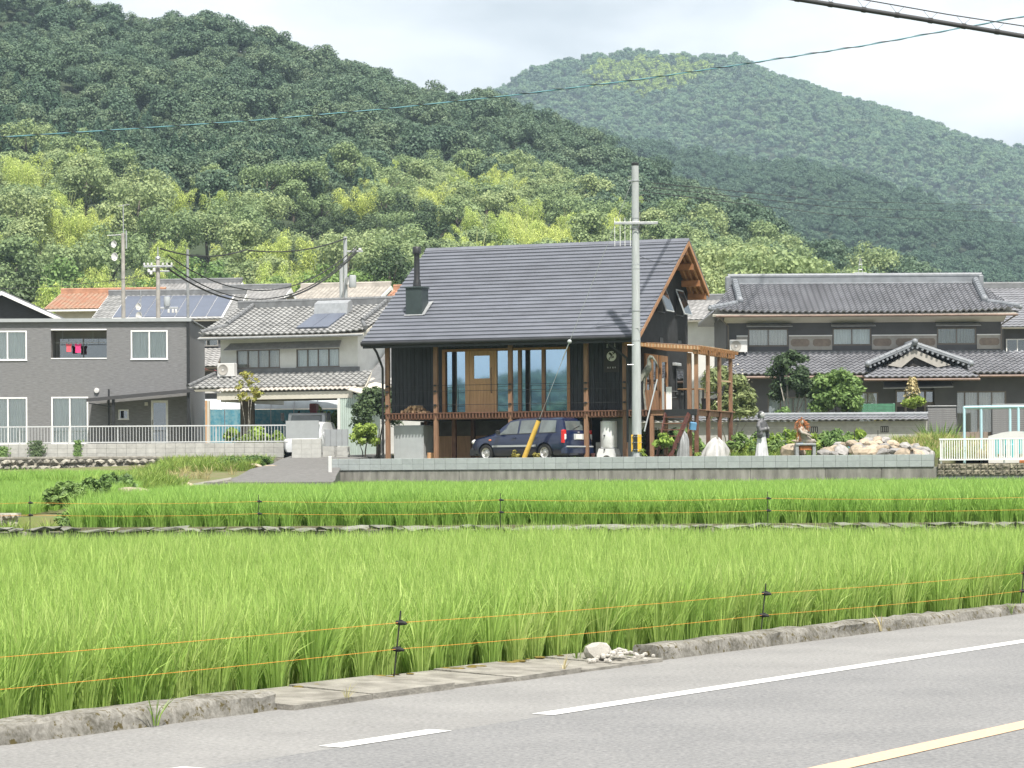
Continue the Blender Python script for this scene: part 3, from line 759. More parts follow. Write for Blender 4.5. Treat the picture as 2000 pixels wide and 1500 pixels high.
X, Y = jgrid(rng, -60, 520, 1200, 2040, 7.0, 8.4, 0.42)
Z = hill3.z(X, Y); px = 1000 + X * FPX / Y
keep = (px > 900) & (px < 2180); X, Y, Z, px = X[keep], Y[keep], Z[keep], px[keep]; n = len(X)
pyt = 920 - (Z + 6 - EYE) * FPX / Y
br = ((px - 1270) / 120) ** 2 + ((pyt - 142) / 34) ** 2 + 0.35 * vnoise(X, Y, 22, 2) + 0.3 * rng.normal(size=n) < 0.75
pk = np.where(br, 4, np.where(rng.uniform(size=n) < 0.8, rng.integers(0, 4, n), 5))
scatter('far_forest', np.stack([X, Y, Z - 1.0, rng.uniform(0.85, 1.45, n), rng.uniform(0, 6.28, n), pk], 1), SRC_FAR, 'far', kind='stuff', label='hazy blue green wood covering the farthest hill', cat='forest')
# ridges across the valley behind the camera, seen mirrored in the window panes
RD_ = Vector((-0.651, -0.76, 0)).normalized(); RT_ = Vector((0.76, -0.651, 0)).normalized()
def back_ridge(name, dist, depth, half, hfun, nx=70):
    V = []; F = []; hb = np.linspace(-half, half, nx)
    for q in hb:
        for d_, f_ in ((0, 0), (depth * 0.5, 0.72), (depth, 1.0), (depth * 2, 0)):
            p = Vector((0, 88, 0)) + RD_ * (dist - depth + d_) + RT_ * q; V.append((p.x, p.y, hfun(q) * f_ - 0.8))
    for i in range(nx - 1):
        for j in range(3): F.append((i * 4 + j, i * 4 + j + 1, i * 4 + 5 + j, i * 4 + 4 + j))
    link(name, np_mesh(name, V, F, 'forest_floor'), None, kind='structure')
    X, Y = jgrid(rng, -half, half, 0, depth * 1.1, 8, 8, 0.42); Zs = np.array([hfun(q) for q in X]) * np.interp(Y, [0, depth * 0.5, depth, depth * 2], [0, 0.72, 1.0, 0]); n = len(X)
    P = np.array([Vector((0, 88, 0)) + RD_ * (dist - depth + y) + RT_ * x for x, y in zip(X, Y)])
    return np.column_stack([P[:, 0], P[:, 1], Zs - 1.5, rng.uniform(1.0, 1.6, n), rng.uniform(0, 6.28, n), rng.integers(0, 4, n)])
pts = [back_ridge('valley_ridge', 520, 60, 190, lambda q: 8 + 3 * sin(q / 31) + 2 * sin(q / 12 + 1)), back_ridge('valley_far_ridge', 1150, 160, 420, lambda q: 35 + 8 * sin(q / 110 + 1) + 4 * sin(q / 43))]
scatter('valley_forest', np.concatenate(pts), SRC_FAR, 'far', kind='stuff', label='wooded ridges across the valley mirrored in the window panes', cat='forest')

# ------------------------------------------------------------------ single trees at the foot of the hill
CB = [broad_crown('crown_b%d' % i, 100 + i, 'leaf_broad', rx, rz, nl + 10, 4000, 0.22, (0.20, 0.36), z, 1.25, 0.58, 0.38) for i, (rx, rz, nl, z) in enumerate(((4.4, 3.6, 22, 4.4), (3.6, 3.4, 18, 4.0), (5.0, 3.8, 26, 4.6), (3.2, 4.2, 18, 4.6), (4.0, 3.2, 16, 3.8)))]
CM = [bamboo_crown('crown_m%d' % i, 120 + i, 'leaf_bamboo', h, c, 5600, 0.095) for i, (h, c) in enumerate(((9, 9), (10.5, 11), (8, 8), (9.5, 7)))]
CE = [broad_crown('crown_e%d' % i, 140 + i, 'leaf_deep', 3.8, 3.6, 28, 3800, 0.22, (0.20, 0.36), 4.2, 1.25, 0.62, 0.28) for i in range(2)]
CL = [broad_crown('crown_l%d' % i, 150 + i, 'leaf_shrub', 3.4, 3.6, 28, 3800, 0.22, (0.20, 0.36), 4.0, 1.25, 0.62, 0.28) for i in range(2)]
def trunk_mesh(name, h, r, m, seed, limbs=4):
    rr = random.Random(seed); mb = MB()
    mb.tube([(0, 0, -0.6), (0.05, 0.03, h * 0.35), (-0.08, 0.05, h * 0.7), (0.05, 0, h)], [r * 1.25, r, r * 0.75, r * 0.3], 7)
    for k in range(limbs):
        a = rr.uniform(0, 6.28); z = h * rr.uniform(0.4, 0.7); L = h * rr.uniform(0.3, 0.5)
        mb.tube([(0, 0, z), (cos(a) * L * 0.5, sin(a) * L * 0.5, z + L * 0.45), (cos(a) * L * 0.9, sin(a) * L * 0.9, z + L * 0.9)], [r * 0.5, r * 0.35, r * 0.12], 5)
    return mmesh(mb, name, m, True)
TB = trunk_mesh('trunk', 5.2, 0.20, 'bark', 1); TM = MB()
for k in range(7):
    a = k * 0.9; TM.tube([(cos(a) * 0.8, sin(a) * 0.8, -0.5), (cos(a) * 1.0, sin(a) * 1.0, 4.5), (cos(a) * 1.7, sin(a) * 1.7, 7.6)], [0.05, 0.045, 0.015], 5)
TM = mmesh(TM, 'stems', 'bamboo_stem', True)
KINDS = {
    'broad': ('broadleaf_tree', CB, TB, 'trunk', 'grey green rounded broadleaf tree on the sunlit foot of the hill', 'broadleaf trees at the hill foot', 'tree'),
    'bamboo': ('bamboo_clump', CM, TM, 'stems', 'feathery yellow green bamboo clump on the sunlit foot of the hill', 'bamboo clumps at the hill foot', 'bamboo'),
    'deep': ('evergreen_tree', CE, TB, 'trunk', 'deep green evergreen tree among the pale bamboo at the hill foot', 'evergreen trees at the hill foot', 'tree'),
    'fresh': ('leafy_tree', CL, TB, 'trunk', 'fresh green leafy tree low down behind the village roofs', 'leafy trees behind the village', 'tree')}
def plant(kind, x, y, z, s, i, rz):
    nm, crowns, tr, trn, lab, grp, cat = KINDS[kind]
    a = 1000 + x * FPX / y; b = 920 - (z + 5 * s - EYE) * FPX / y
    where = 'grey house' if a < 230 else 'solar panel roof' if a < 400 else 'white tiled house' if a < 690 else 'chimney' if a < 880 else 'black roof' if a < 1120 else 'utility pole' if a < 1300 else 'black gable' if a < 1440 else 'dark tiled house'
    high = 'low behind' if b > 520 else 'half way up the slope over' if b > 420 else 'high on the slope over'
    big = 'small' if s < 0.85 else 'mid sized' if s < 1.05 else 'large'
    lab = big + ' ' + {'broad': 'grey green broadleaf tree', 'bamboo': 'yellow green bamboo clump', 'deep': 'deep green evergreen tree', 'fresh': 'fresh green leafy tree'}[kind] + ' ' + high + ' the ' + where
    t = thing(nm, lab, cat, (x, y, z), rz, grp); t.scale = (s, s, s)
    link('crown', crowns[i % len(crowns)], None, t); link(trn, tr, None, t)
    return t
rng = np.random.default_rng(31)
X, Y = jgrid(rng, -85, 66, 200, 430, 6.6, 7.0, 0.42)
Z = hill1.z(X, Y); px = 1000 + X * FPX / Y; pyb = 920 - (Z + 6 - EYE) * FPX / Y
ft = np.interp(px, [-200, 0, 120, 250, 350, 500, 560, 700, 850, 950, 1050, 1150, 1250, 1350, 1450, 1600], [225, 235, 255, 300, 330, 345, 320, 325, 310, 300, 330, 365, 400, 425, 440, 520])
keep = (pyb >= ft - 6) & (px > -70) & (px < 1720) & (Z > 5.5) & (pyb > 200)
BAM = [(60, 400, 70), (190, 330, 45), (260, 420, 90), (330, 350, 50), (440, 350, 55), (150, 520, 70), (60, 560, 50), (300, 520, 60), (450, 490, 60), (740, 350, 60), (900, 380, 60), (1010, 410, 60), (1100, 450, 55), (1200, 395, 50), (560, 540, 60), (500, 545, 60), (960, 450, 40), (1160, 500, 40), (640, 470, 30)]
DEEP = [(60, 560, 50), (130, 540, 35), (560, 430, 45), (700, 420, 40), (780, 430, 40), (230, 300, 30), (620, 440, 40), (830, 470, 40)]
for x, y, z, a, b in zip(X[keep], Y[keep], Z[keep], px[keep], pyb[keep]):
    def near(L, f): return any(((a - q[0]) / (q[2] * 1.15)) ** 2 + ((b - q[1]) / q[2]) ** 2 < f for q in L)
    u = rng.uniform()
    kind = 'bamboo' if near(BAM, 1.1) and u < 0.66 else 'deep' if near(DEEP, 1) and u < 0.6 else 'bamboo' if u < 0.05 and a < 1250 else 'fresh' if b > 525 and u > 0.55 else 'broad'
    plant(kind, x, y, z - 0.6, (rng.uniform(0.66, 0.95) if kind == 'bamboo' else rng.uniform(0.8, 1.28)), int(rng.integers(0, 99)), rng.uniform(0, 6.28))
for a, b, D, k, s in ((1435, 470, 190, 'broad', 1.0), (1500, 485, 185, 'broad', 1.05), (1560, 500, 190, 'broad', 0.95), (1420, 560, 165, 'fresh', 0.6), (1400, 520, 175, 'broad', 0.9), (700, 520, 170, 'fresh', 0.85), (640, 510, 178, 'fresh', 0.8), (745, 545, 165, 'fresh', 0.6), (760, 480, 200, 'deep', 1.0), (30, 540, 170, 'deep', 0.9), (110, 555, 168, 'bamboo', 0.7), (190, 560, 172, 'fresh', 0.8), (1390, 600, 150, 'bamboo', 0.45), (560, 575, 175, 'bamboo', 0.7), (480, 560, 180, 'bamboo', 0.75), (620, 580, 172, 'bamboo', 0.6)):
    p = W(a, b, D); plant(kind=k, x=p.x, y=D, z=p.z - 7.2 * s, s=s, i=int(a), rz=a * 0.7)
# ------------------------------------------------------------------ rice
RN = [blade_clump('rice_n%d' % i, 200 + i, 'leaf_rice', 80, 0.74, 0.075, 0.16, 0.0045, 4, 0.20, 0.45) for i in range(6)]
RF = [blade_clump('rice_f%d' % i, 220 + i, 'leaf_rice_far', 60, 0.60, 0.10, 0.20, 0.0065, 3, 0.20, 0.55) for i in range(5)]
GR = [blade_clump('grass_%d' % i, 240 + i, 'leaf_grass', 26, 0.40, 0.14, 0.24, 0.008, 3, 0.35, 0.5) for i in range(4)]
DRY = [blade_clump('dry_%d' % i, 250 + i, 'leaf_dry', 28, 0.42, 0.16, 0.26, 0.008, 3, 0.35, 0.5) for i in range(4)]
rng = np.random.default_rng(8)
def rice(name, poly, z, protos, key, sx, sy, lab, margin=5.0, s0=0.86, s1=1.12, seed=1):
    xs = [p[0] for p in poly]; ys = [p[1] for p in poly]
    X, Y = jgrid(rng, max(min(xs), -0.23 * max(ys) - 6), min(max(xs), 0.23 * max(ys) + 6), min(ys), max(ys), sx, sy, 0.38)
    k = inpoly(X, Y, poly) & (np.abs(X) < 0.215 * Y + margin); X, Y = X[k], Y[k]; n = len(X)
    s = rng.uniform(s0, s1, n) * (1 + 0.05 * vnoise(X, Y, 1.4, seed))
    return scatter(name, np.stack([X, Y, np.full(n, z), s, rng.uniform(0, 6.28, n), rng.integers(0, len(protos), n)], 1), protos, key, kind='stuff', label=lab, cat='rice')
p1 = [((RP(-25, 11.60)).x, RP(-25, 11.60).y), (RP(75, 11.60).x, RP(75, 11.60).y), (60, 41.3), (-60, 41.3)]
rice('rice', p1, -0.06, RN, 'rice_n', 0.185, 0.185, 'bright green young rice filling the lower paddy beside the road')
p2 = [(-7.35, 42.75), (30, 42.75), (w1.x, w1.y - 0.35), (w0.x + 0.4, w0.y - 0.9), (-6.7, 81.8), (-8.3, 78.2), (-9.1, 70), (-8.3, 56)]
rice('upper_rice', p2, 0.68, RF, 'rice_f', 0.19, 0.21, 'green rice standing in the upper paddy below the block wall', seed=2)
p3 = [(-40, 66.3), (-11.2, 66.3), (-12.1, 80), (-12.5, 92), (-12.7, 98.2), (-40, 99.2)]
rice('side_rice', p3, 1.10, RF, 'rice_f', 0.27, 0.3, 'green rice in the side paddy below the stone wall', seed=3)
def tufts(name, poly, zf, protos, key, sx, lab, s0=0.5, s1=1.2, thin=1.0, cat='grass'):
    xs = [p[0] for p in poly]; ys = [p[1] for p in poly]
    X, Y = jgrid(rng, min(xs), max(xs), min(ys), max(ys), sx, sx, 0.45)
    k = inpoly(X, Y, poly) & (rng.uniform(size=len(X)) < thin); X, Y = X[k], Y[k]; n = len(X)
    Z = np.array([zf(x, y) for x, y in zip(X, Y)])
    return scatter(name, np.stack([X, Y, Z, rng.uniform(s0, s1, n), rng.uniform(0, 6.28, n), rng.integers(0, len(protos), n)], 1), protos, key, kind='stuff', label=lab, cat=cat)
bz = lambda x, y: float(np.interp(y, ys_b, zs_b))
ys_b = [42.15, 44.2, 44.6, 50, 58, 66, 74, 82, 90, 99]; zs_b = [0.60, 0.60, 0.86, 0.95, 1.05, 1.12, 1.18, 1.30, 1.60, 2.0]
tufts('grass', [(-16, 44.9), (-8.4, 44.8), (-8.9, 60), (-9.6, 66), (-16, 66)], bz, RF, 'rice_f', 0.19, 'long green grass on the bank in front of the side paddy', 0.35, 0.7)
tufts('path_grass', [(-11, 42.4), (-7.5, 42.4), (-7.9, 44.0), (-11, 44.0)], bz, GR, 'grass', 0.22, 'short weeds on the ledge path below the rubble wall', 0.2, 0.7, 0.7)
tufts('ditch_grass', [(-12.0, 66), (-9.6, 66), (-9.6, 76), (-11.4, 78.5), (-12.0, 90), (-9.4, 91), (-9.0, 97.5), (-13, 98)], bz, GR, 'grass', 0.24, 'weedy grass in the ditch along the driveway', 0.5, 1.3, 0.75)
tufts('ditch_straw', [(-12.0, 76), (-9.8, 80), (-9.3, 97.5), (-13, 98)], bz, DRY, 'dry', 0.5, 'straw coloured weeds beside the driveway', 0.4, 1.0, 0.25)
def hp(L): return [((H(u, v)).x, H(u, v).y) for u, v in L]
tufts('yard_weeds', hp([(-10.2, -1.3), (10.9, -1.3), (10.9, -0.9), (4, -0.8), (-10.2, -0.75)]), lambda x, y: 1.93, GR, 'grass', 0.22, 'weeds growing along the top of the block wall', 0.15, 0.45, 0.45)
tufts('yard_grass', hp([(2.8, 0.2), (10.9, 0.2), (10.9, 19), (2.8, 19)]), lambda x, y: 1.93, GR, 'grass', 0.34, 'wild grass over the yard behind the statues', 0.5, 1.3, 0.8)
def mound(x, y):
    d = H(9.3, 5.6); q = ((x - d.x) / 2.6) ** 2 + ((y - d.y) / 3.2) ** 2
    return 1.92 + 0.62 * exp(-q * 1.1)
tufts('dry_grass', hp([(6.4, 2.6), (10.5, 1.0), (16, 1.0), (16, 12), (6.0, 12)]), mound, DRY, 'dry', 0.22, 'dry straw grass on the mound behind the rock heap', 0.45, 0.95, 0.7)
tufts('mound_grass', hp([(6.4, 2.6), (10.5, 1.0), (16, 1.0), (16, 12), (6.0, 12)]), mound, GR, 'grass', 0.4, 'green tufts among the dry straw of the mound', 0.6, 1.3, 0.7)
mb = MB(); vs = []; fs = []
for i in range(21):
    for j in range(21):
        p = H(4.5 + i * 0.6, 1.5 + j * 0.5); vs.append((p.x, p.y, mound(p.x, p.y) + (0 if 0 < i < 20 and 0 < j < 20 else -0.1)))
for i in range(20):
    for j in range(20): fs.append((i * 21 + j, (i + 1) * 21 + j, (i + 1) * 21 + j + 1, i * 21 + j + 1))
mb.add(vs, fs).build('mound', 'yard_soil', kind='structure')
# ------------------------------------------------------------------ retaining walls and fences
def block_mesh(name, m, L=0.392, T=0.14, Hh=0.192, b=0.008):
    return mmesh(MB().bbox(-L / 2, L / 2, 0, T, 0, Hh, b), name, m)
BLK_BLUE = block_mesh('block', 'block_blue'); BLK_GREY = block_mesh('block', 'block_grey'); BLK_PALE = block_mesh('block', 'block_pale', 0.392, 0.14, 0.192)
def block_wall(parent, n, rows, me, mort, L=0.4, Hh=0.2, x0=0.0, z0=0.0, T=0.14, skip=None):
    MB().box(x0, x0 + n * L, 0.012, T - 0.01, z0, z0 + rows * Hh - 0.008).build('mortar', mort, parent)
    for r in range(rows):
        for i in range(n): piece('block', me, parent, (x0 + (i + 0.5) * L, 0, z0 + r * Hh))
bw = thing('block_wall', 'long blue grey concrete block wall along the yard behind the upper paddy', 'wall', H(-10.34, -1.60, 1.66 - 1.95), HROT)
block_wall(bw, 53, 2, BLK_BLUE, 'mortar')
x = 0.0
for L in (4.9, 5.0, 2.65, 2.6, 2.5, 1.85, 1.8):
    MB().bbox(x + 0.004, x + L - 0.004, 0.03, 0.28, -1.1, -0.008, 0.012).build('footing', 'footing', bw); x += L
for px_ in (960, 1145, 1288):
    pass
# rough split-face blocks at the playground end, white fence above them
rw = thing('stone_block_wall', 'rough split faced brown block wall under the white playground fence', 'wall', H(10.97, -1.62, 1.37 - 1.95), HROT)
def rough_block(seed):
    rr = random.Random(seed); mb = MB(); nx, nz = 6, 4; L, Hh = 0.222, 0.182
    vs = []; fs = []
    for j in range(nz + 1):
        for i in range(nx + 1):
            e = i in (0, nx) or j in (0, nz); vs.append((-L / 2 + L * i / nx, 0.0 if e else -rr.uniform(0.0, 0.045), Hh * j / nz))
    for j in range(nz):
        for i in range(nx): a = j * (nx + 1) + i; fs.append((a, a + 1, a + nx + 2, a + nx + 1))
    mb.add(vs, fs); mb.box(-L / 2, L / 2, 0.001, 0.14, 0, Hh); return mmesh(mb, 'block', 'rough_stone_block')
RB = [rough_block(i) for i in range(5)]
MB().box(0, 9.2, 0.015, 0.13, -0.7, 0.37).build('mortar', 'mortar', rw)
for r in range(2):
    for i in range(40): piece('block', RB[(i * 3 + r * 2) % 5], rw, (0.115 + i * 0.23, 0, r * 0.19))
def rail_fence(name, label, loc, rz, L, h, step, post, mt, r=0.011, zb=0.06, group=None):
    f = thing(name, label, 'fence', loc, rz, group)
    MB().box(0, L, -0.022, 0.022, h - 0.05, h).build('top_rail', mt, f)
    MB().box(0, L, -0.018, 0.018, zb, zb + 0.045).build('bottom_rail', mt, f)
    pm = mmesh(MB().box(-r, r, -r, r, zb + 0.046, h - 0.051), 'picket', mt)
    n = int(L / step)
    for i in range(n): piece('picket', pm, f, (step * (i + 0.5), 0, 0))
    qm = mmesh(MB().bbox(-0.028, 0.028, 0.024, 0.075, 0, h - 0.02), 'post', mt)
    for i in range(int(L / post) + 1): piece('post', qm, f, (min(i * post + 0.05, L - 0.05), 0, 0))
    return f
rail_fence('picket_fence', 'white picket fence in front of the plastic playhouse', H(11.02, -1.52, 1.755 - 1.95), HROT, 8.0, 0.80, 0.075, 2.0, 'white_frame', 0.014, 0.10)
# marker post
mb = MB().bbox(-0.06, 0.06, -0.06, 0.06, 0, 0.78, 0.012)
mb.build('marker_post', 'white_plastic', loc=W(645, 934, 85.5) + Vector((0, 0, -0.05)), label='plain white marker post at the corner of the block wall', cat='post')

# garden side: block wall and railing in front of the grey house
GY = 104.0
gw = thing('garden_wall', 'low grey concrete block wall under the railing of the grey house', 'wall', (WX(-60, GY), GY, 2.22), -radians(1.0))
nb = int((WX(555, GY) - WX(-60, GY)) / 0.4) + 1
block_wall(gw, nb, 3, BLK_GREY, 'mortar')
MB().bbox(0, nb * 0.4, -0.02, 0.3, -0.45, -0.02, 0.02).build('footing', 'slab_concrete', gw)
gx = WX(-60, GY)
rail_fence('railing', 'thin grey metal railing on the wall before the grey house', (gx, GY + 0.07 - 0.05, 2.82), -radians(1.0), nb * 0.4 + 0.6, 0.72, 0.125, 2.0, 'silver_paint', 0.009, 0.02)
gp = thing('gate_wall', 'pale block gate wall with a slatted panel beside the crane truck', 'wall', (WX(570, 101), 101.0, 2.02), HROT * 0.6)
block_wall(gp, 3, 5, BLK_PALE, 'block_grey', 0.4, 0.2, 0, -0.1)
MB().box(-0.25, 1.1, 0.03, 0.08, 0.92, 1.62).build('slat_panel', 'light_grey_paint', gp)
g2 = thing('gate_wall', 'pale block wall with a grey fence panel beside the mint green shed wall', 'wall', (WX(633, 102), 102.0, 2.02), HROT)
block_wall(g2, 4, 4, BLK_PALE, 'block_grey', 0.25, 0.17, 0, -0.1)
MB().box(0.02, 1.02, 0.03, 0.08, 0.62, 1.28).build('fence_panel', 'light_grey_paint', g2)
for i in range(5): MB().box(0.02 + i * 0.25, 0.035 + i * 0.25, 0.018, 0.029, 0.62, 1.28).build('batten', 'dull_steel', g2)
g3 = thing('boundary_fence', 'dark slatted fence on a white wall behind the brown corner post', 'fence', (WX(688, 110), 110.0, 2.1), HROT)
MB().bbox(-0.6, 3.2, 0, 0.12, 0, 0.66).build('wall', 'white_plaster', g3)
for i in range(9): MB().box(-0.1, 3.2, 0.02, 0.05, 0.72 + i * 0.062, 0.76 + i * 0.062).build('slat', 'dark_metal', g3)
for i in range(4): MB().box(-0.1 + i * 0.8, -0.06 + i * 0.8, 0.055, 0.09, 0.6, 1.28).build('post', 'dark_metal', g3)
# dry stone wall under the garden wall
RS = [rock_mesh(300 + i, 'field_stone', 1, 0.8) for i in range(7)]; RL = [rock_mesh(320 + i, 'ledge_stone', 1, 0.8) for i in range(6)]
sw = thing('stone_wall', 'rough dry stone wall below the grey house garden', 'wall', (WX(-60, 100), 100.0, 1.55), -radians(1.0))
MB().bbox(0, 11.4, 0.10, 3.8, -0.3, 0.66, 0.05).build('wall_core', 'field_stone', sw)
MB().bbox(0, 11.0, 0.02, 0.5, 0.62, 0.72, 0.03).build('coping', 'slab_concrete', sw)
rr = random.Random(12)
for r in range(3):
    x = 0.0
    while x < 11.3:
        w = rr.uniform(0.22, 0.55); h = rr.uniform(0.13, 0.17)
        piece('stone', RS[rr.randrange(7)], sw, (x + w / 2, 0.05 + rr.uniform(-0.04, 0.04), 0.08 + r * 0.215), (rr.uniform(-.2, .2), rr.uniform(-.2, .2), rr.uniform(0, 6)), (w * 0.62, 0.2, h)); x += w * 0.95
# ledge of stones holding the upper paddy
le = thing('stone_ledge', 'row of pale stones edging the upper paddy', 'wall', (0, 41.9, 0.0))
MB().box(-9.5, 18, 0.12, 0.6, -0.3, 0.64).build('wall_core', 'field_stone', le)
x = -9.4
while x < 17.5:
    w = rr.uniform(0.22, 0.62)
    piece('stone', RL[rr.randrange(6)], le, (x + w / 2, 0.14 + rr.uniform(-0.04, 0.04), 0.67 + rr.uniform(-0.02, 0.015)), (rr.uniform(-.15, .15), rr.uniform(-.12, .12), rr.uniform(-0.3, 0.3)), (w * 0.70, 0.22, rr.uniform(0.05, 0.068)))
    if rr.random() < 0.0: piece('stone', RL[rr.randrange(6)], le, (x + w / 2, 0.16, 0.50 + rr.uniform(-0.02, 0.015)), (0, 0, rr.uniform(0, 6)), (w * 0.6, 0.17, 0.11))
    x += w * 0.97
l2 = thing('rubble_wall', 'grey rubble wall of small stones under the bank, half hidden by weeds', 'wall', (-10.6, 44.25, 0.56))
MB().box(-3.2, 2.0, 0.16, 0.6, -0.6, 0.36).build('wall_core', 'field_stone', l2)
for r in range(3):
    x = -3.0
    while x < 1.9:
        w = rr.uniform(0.1, 0.3)
        piece('stone', RS[rr.randrange(7)], l2, (x + w / 2, 0.14, 0.02 + r * 0.145), (rr.uniform(-.3, .3), rr.uniform(-.3, .3), rr.uniform(0, 6)), (w * 0.6, 0.14, 0.09)); x += w
# rope fences: black stakes with insulators, orange twine
def stake(loc, label, group, lean=0.05, h=0.50):
    t = thing('fence_stake', label, 'stake', loc, 0.0, group)
    MB().tube([(-lean * 0.3, 0, -0.1), (lean, 0, h)], 0.006, 6).build('rod', 'black_rubber', t)
    for z in (0.21, 0.41):
        x = -lean * 0.3 + lean * 1.3 * (z + 0.1) / (h + 0.1)
        mb = MB().tube([(x - 0.025, 0, z), (x + 0.02, -0.015, z), (x + 0.055, -0.03, z - 0.006)], [0.016, 0.019, 0.010], 8)
        mb.tube([(x + 0.012, -0.012, z - 0.02), (x + 0.012, -0.012, z + 0.022)], 0.013, 8); mb.build('insulator', 'black_rubber', t, smooth=40)
    return t
def twine(pts, z0, name, label, sag=0.02, r=0.0018, group='orange fence twines'):
    P = []
    for a, b in zip(pts, pts[1:]):
        for k in range(9):
            s = k / 9; p = Vector(a).lerp(Vector(b), s); p.z += z0 - sag * 4 * s * (1 - s); P.append(p)
    P.append(Vector(pts[-1]) + Vector((0, 0, z0)))
    MB().tube(P, r, 5).build(name, 'twine', label=label, cat='twine', group=group)
front = [RP(-3, 11.02, 0.05), RP(17.93, 11.0, 0.03)]
f_pos = [RP(8.2, 11.30, 0.10)]
for a, b in ((768, 1322), (1484, 1246), (1991, 1191)):
    zb = 0.02 if a > 1900 else 0.05
    D = (EYE - zb) * FPX / ((b - 920) + (a - 1000) * SA); f_pos.append(Vector((WX(a, D), D, zb)))
f_pos.append(f_pos[-1] + TD * 6.3); f_pos.append(f_pos[-1] + TD * 6.3)
for p, lb in zip(f_pos[1:4], ('black fence stake leaning at the roadside in the middle of the photo', 'black fence stake at the roadside kerb beyond the white rock', 'black fence stake at the photo\'s edge beside the road')):
    stake(p, lb, 'roadside fence stakes')
lean = [Vector((0.035, -0.012, 0))] * 6
twine([p + q for p, q in zip(f_pos, lean)], 0.41, 'fence_twine', 'upper orange twine along the roadside fence', 0.015)
twine([p + q * 0.6 for p, q in zip(f_pos, lean)], 0.21, 'fence_twine', 'lower orange twine along the roadside fence', 0.015)
r_pos = [Vector((WX(a, D), D, 0.72)) for a, D in ((-420, 42.0), (58, 41.85), (505, 41.8), (977, 41.75), (1499, 41.75), (2060, 41.8), (2700, 41.8))]
for p, lb in zip(r_pos[1:5], ('thin dark stake by the weeds at the corner of the upper paddy', 'dark fence stake below the driveway end at the upper paddy', 'dark fence stake in front of the parked car at the upper paddy', 'dark fence stake in front of the robed statue at the upper paddy')):
    stake(p, lb, 'paddy fence stakes', 0.0, 0.52)
twine([p + Vector((0.02, -0.02, 0)) for p in r_pos], 0.41, 'fence_twine', 'upper orange twine along the upper paddy edge', 0.03, 0.0024)
twine([p + Vector((0.02, -0.02, 0)) for p in r_pos], 0.21, 'fence_twine', 'lower orange twine along the upper paddy edge', 0.03, 0.0024)
# ------------------------------------------------------------------ the black house on posts (local axes: x along the facade, y into the house, z up from the yard)
hs = thing('black_house', 'black timber house on brown posts with a grey ribbed gable roof', 'house', HO, HROT)
DZ, EZ, RZ, VF, UL = 1.70, 4.19, 7.87, 0.9, -8.98
EV, RV, BV = -0.6, 5.42, 8.0
SL = (RZ - EZ) / (RV - EV); BZ = RZ - 0.66 * (BV - RV)
RU0, RU1 = -9.45, 0.72
# roof: base slabs, then each ribbed course
mb = MB()
mb.prism([(EV, EZ - 0.10), (RV, RZ - 0.10), (BV, BZ - 0.10), (BV, BZ + 0.0), (RV, RZ + 0.0), (EV, EZ + 0.0)], 'x', RU0 + 0.02, RU1 - 0.02)
rf = mb.build('roof', 'soffit_wood', hs)
NC = 26
slope = Vector((0, RV - EV, RZ - EZ)); Ls = slope.length; sd = slope.normalized(); sn = Vector((0, -sd.z, sd.y))
cl = Ls / NC
cm = MB()
prof = [(0.0, -0.045), (-0.012, 0.0), (0.0, 0.052), (0.03, 0.06), (cl, 0.012), (cl, -0.0)]
cm.prism([((sd * a + sn * b).y, (sd * a + sn * b).z) for a, b in prof], 'x', RU0, RU1)
cm = mmesh(cm, 'roof_course', 'roof_metal')
for i in range(NC):
    p = sd * (cl * i) + sn * 0.004
    piece('roof_course', cm, rf, (0, EV + p.y, EZ + p.z))
MB().slab([(RU0, BV, BZ + 0.06), (RU0, RV, RZ + 0.06), (RU1, RV, RZ + 0.06), (RU1, BV, BZ + 0.06)], -0.05).build('rear_slope', 'roof_metal', rf)
MB().prism([(RV - 0.14, RZ - 0.02), (RV, RZ + 0.10), (RV + 0.14, RZ - 0.02)], 'x', RU0 - 0.01, RU1 + 0.01).build('ridge_cap', 'roof_metal', rf)
# gable trim
for U in (RU1 - 0.02, RU0 + 0.02):
    s = 1 if U > 0 else -1
    MB().slab([(U, EV - 0.02, EZ - 0.16), (U, RV, RZ - 0.17), (U, RV, RZ + 0.0), (U, EV - 0.02, EZ + 0.0)], 0.035 * -s).build('bargeboard', 'orange_wood' if s > 0 else 'brown_post', rf)
    MB().slab([(U, RV, RZ - 0.17), (U, BV, BZ - 0.16), (U, BV, BZ + 0.0), (U, RV, RZ + 0.0)], 0.035 * -s).build('bargeboard', 'orange_wood' if s > 0 else 'brown_post', rf)
for v, z in ((5.32, RZ - 0.34), (6.1, RZ - 0.83), (6.95, RZ - 1.37), (7.75, BZ - 0.10)):
    MB().box(0.0, RU1 - 0.05, v - 0.08, v + 0.08, z - 0.16, z + 0.06).build('purlin', 'soffit_wood', rf)
for k in range(3):
    MB().beam((0.18 + k * 0.2, 5.4, RZ - 0.23), (0.18 + k * 0.2, BV - 0.05, BZ - 0.17), 0.05, 0.09).build('rafter', 'orange_wood', rf)
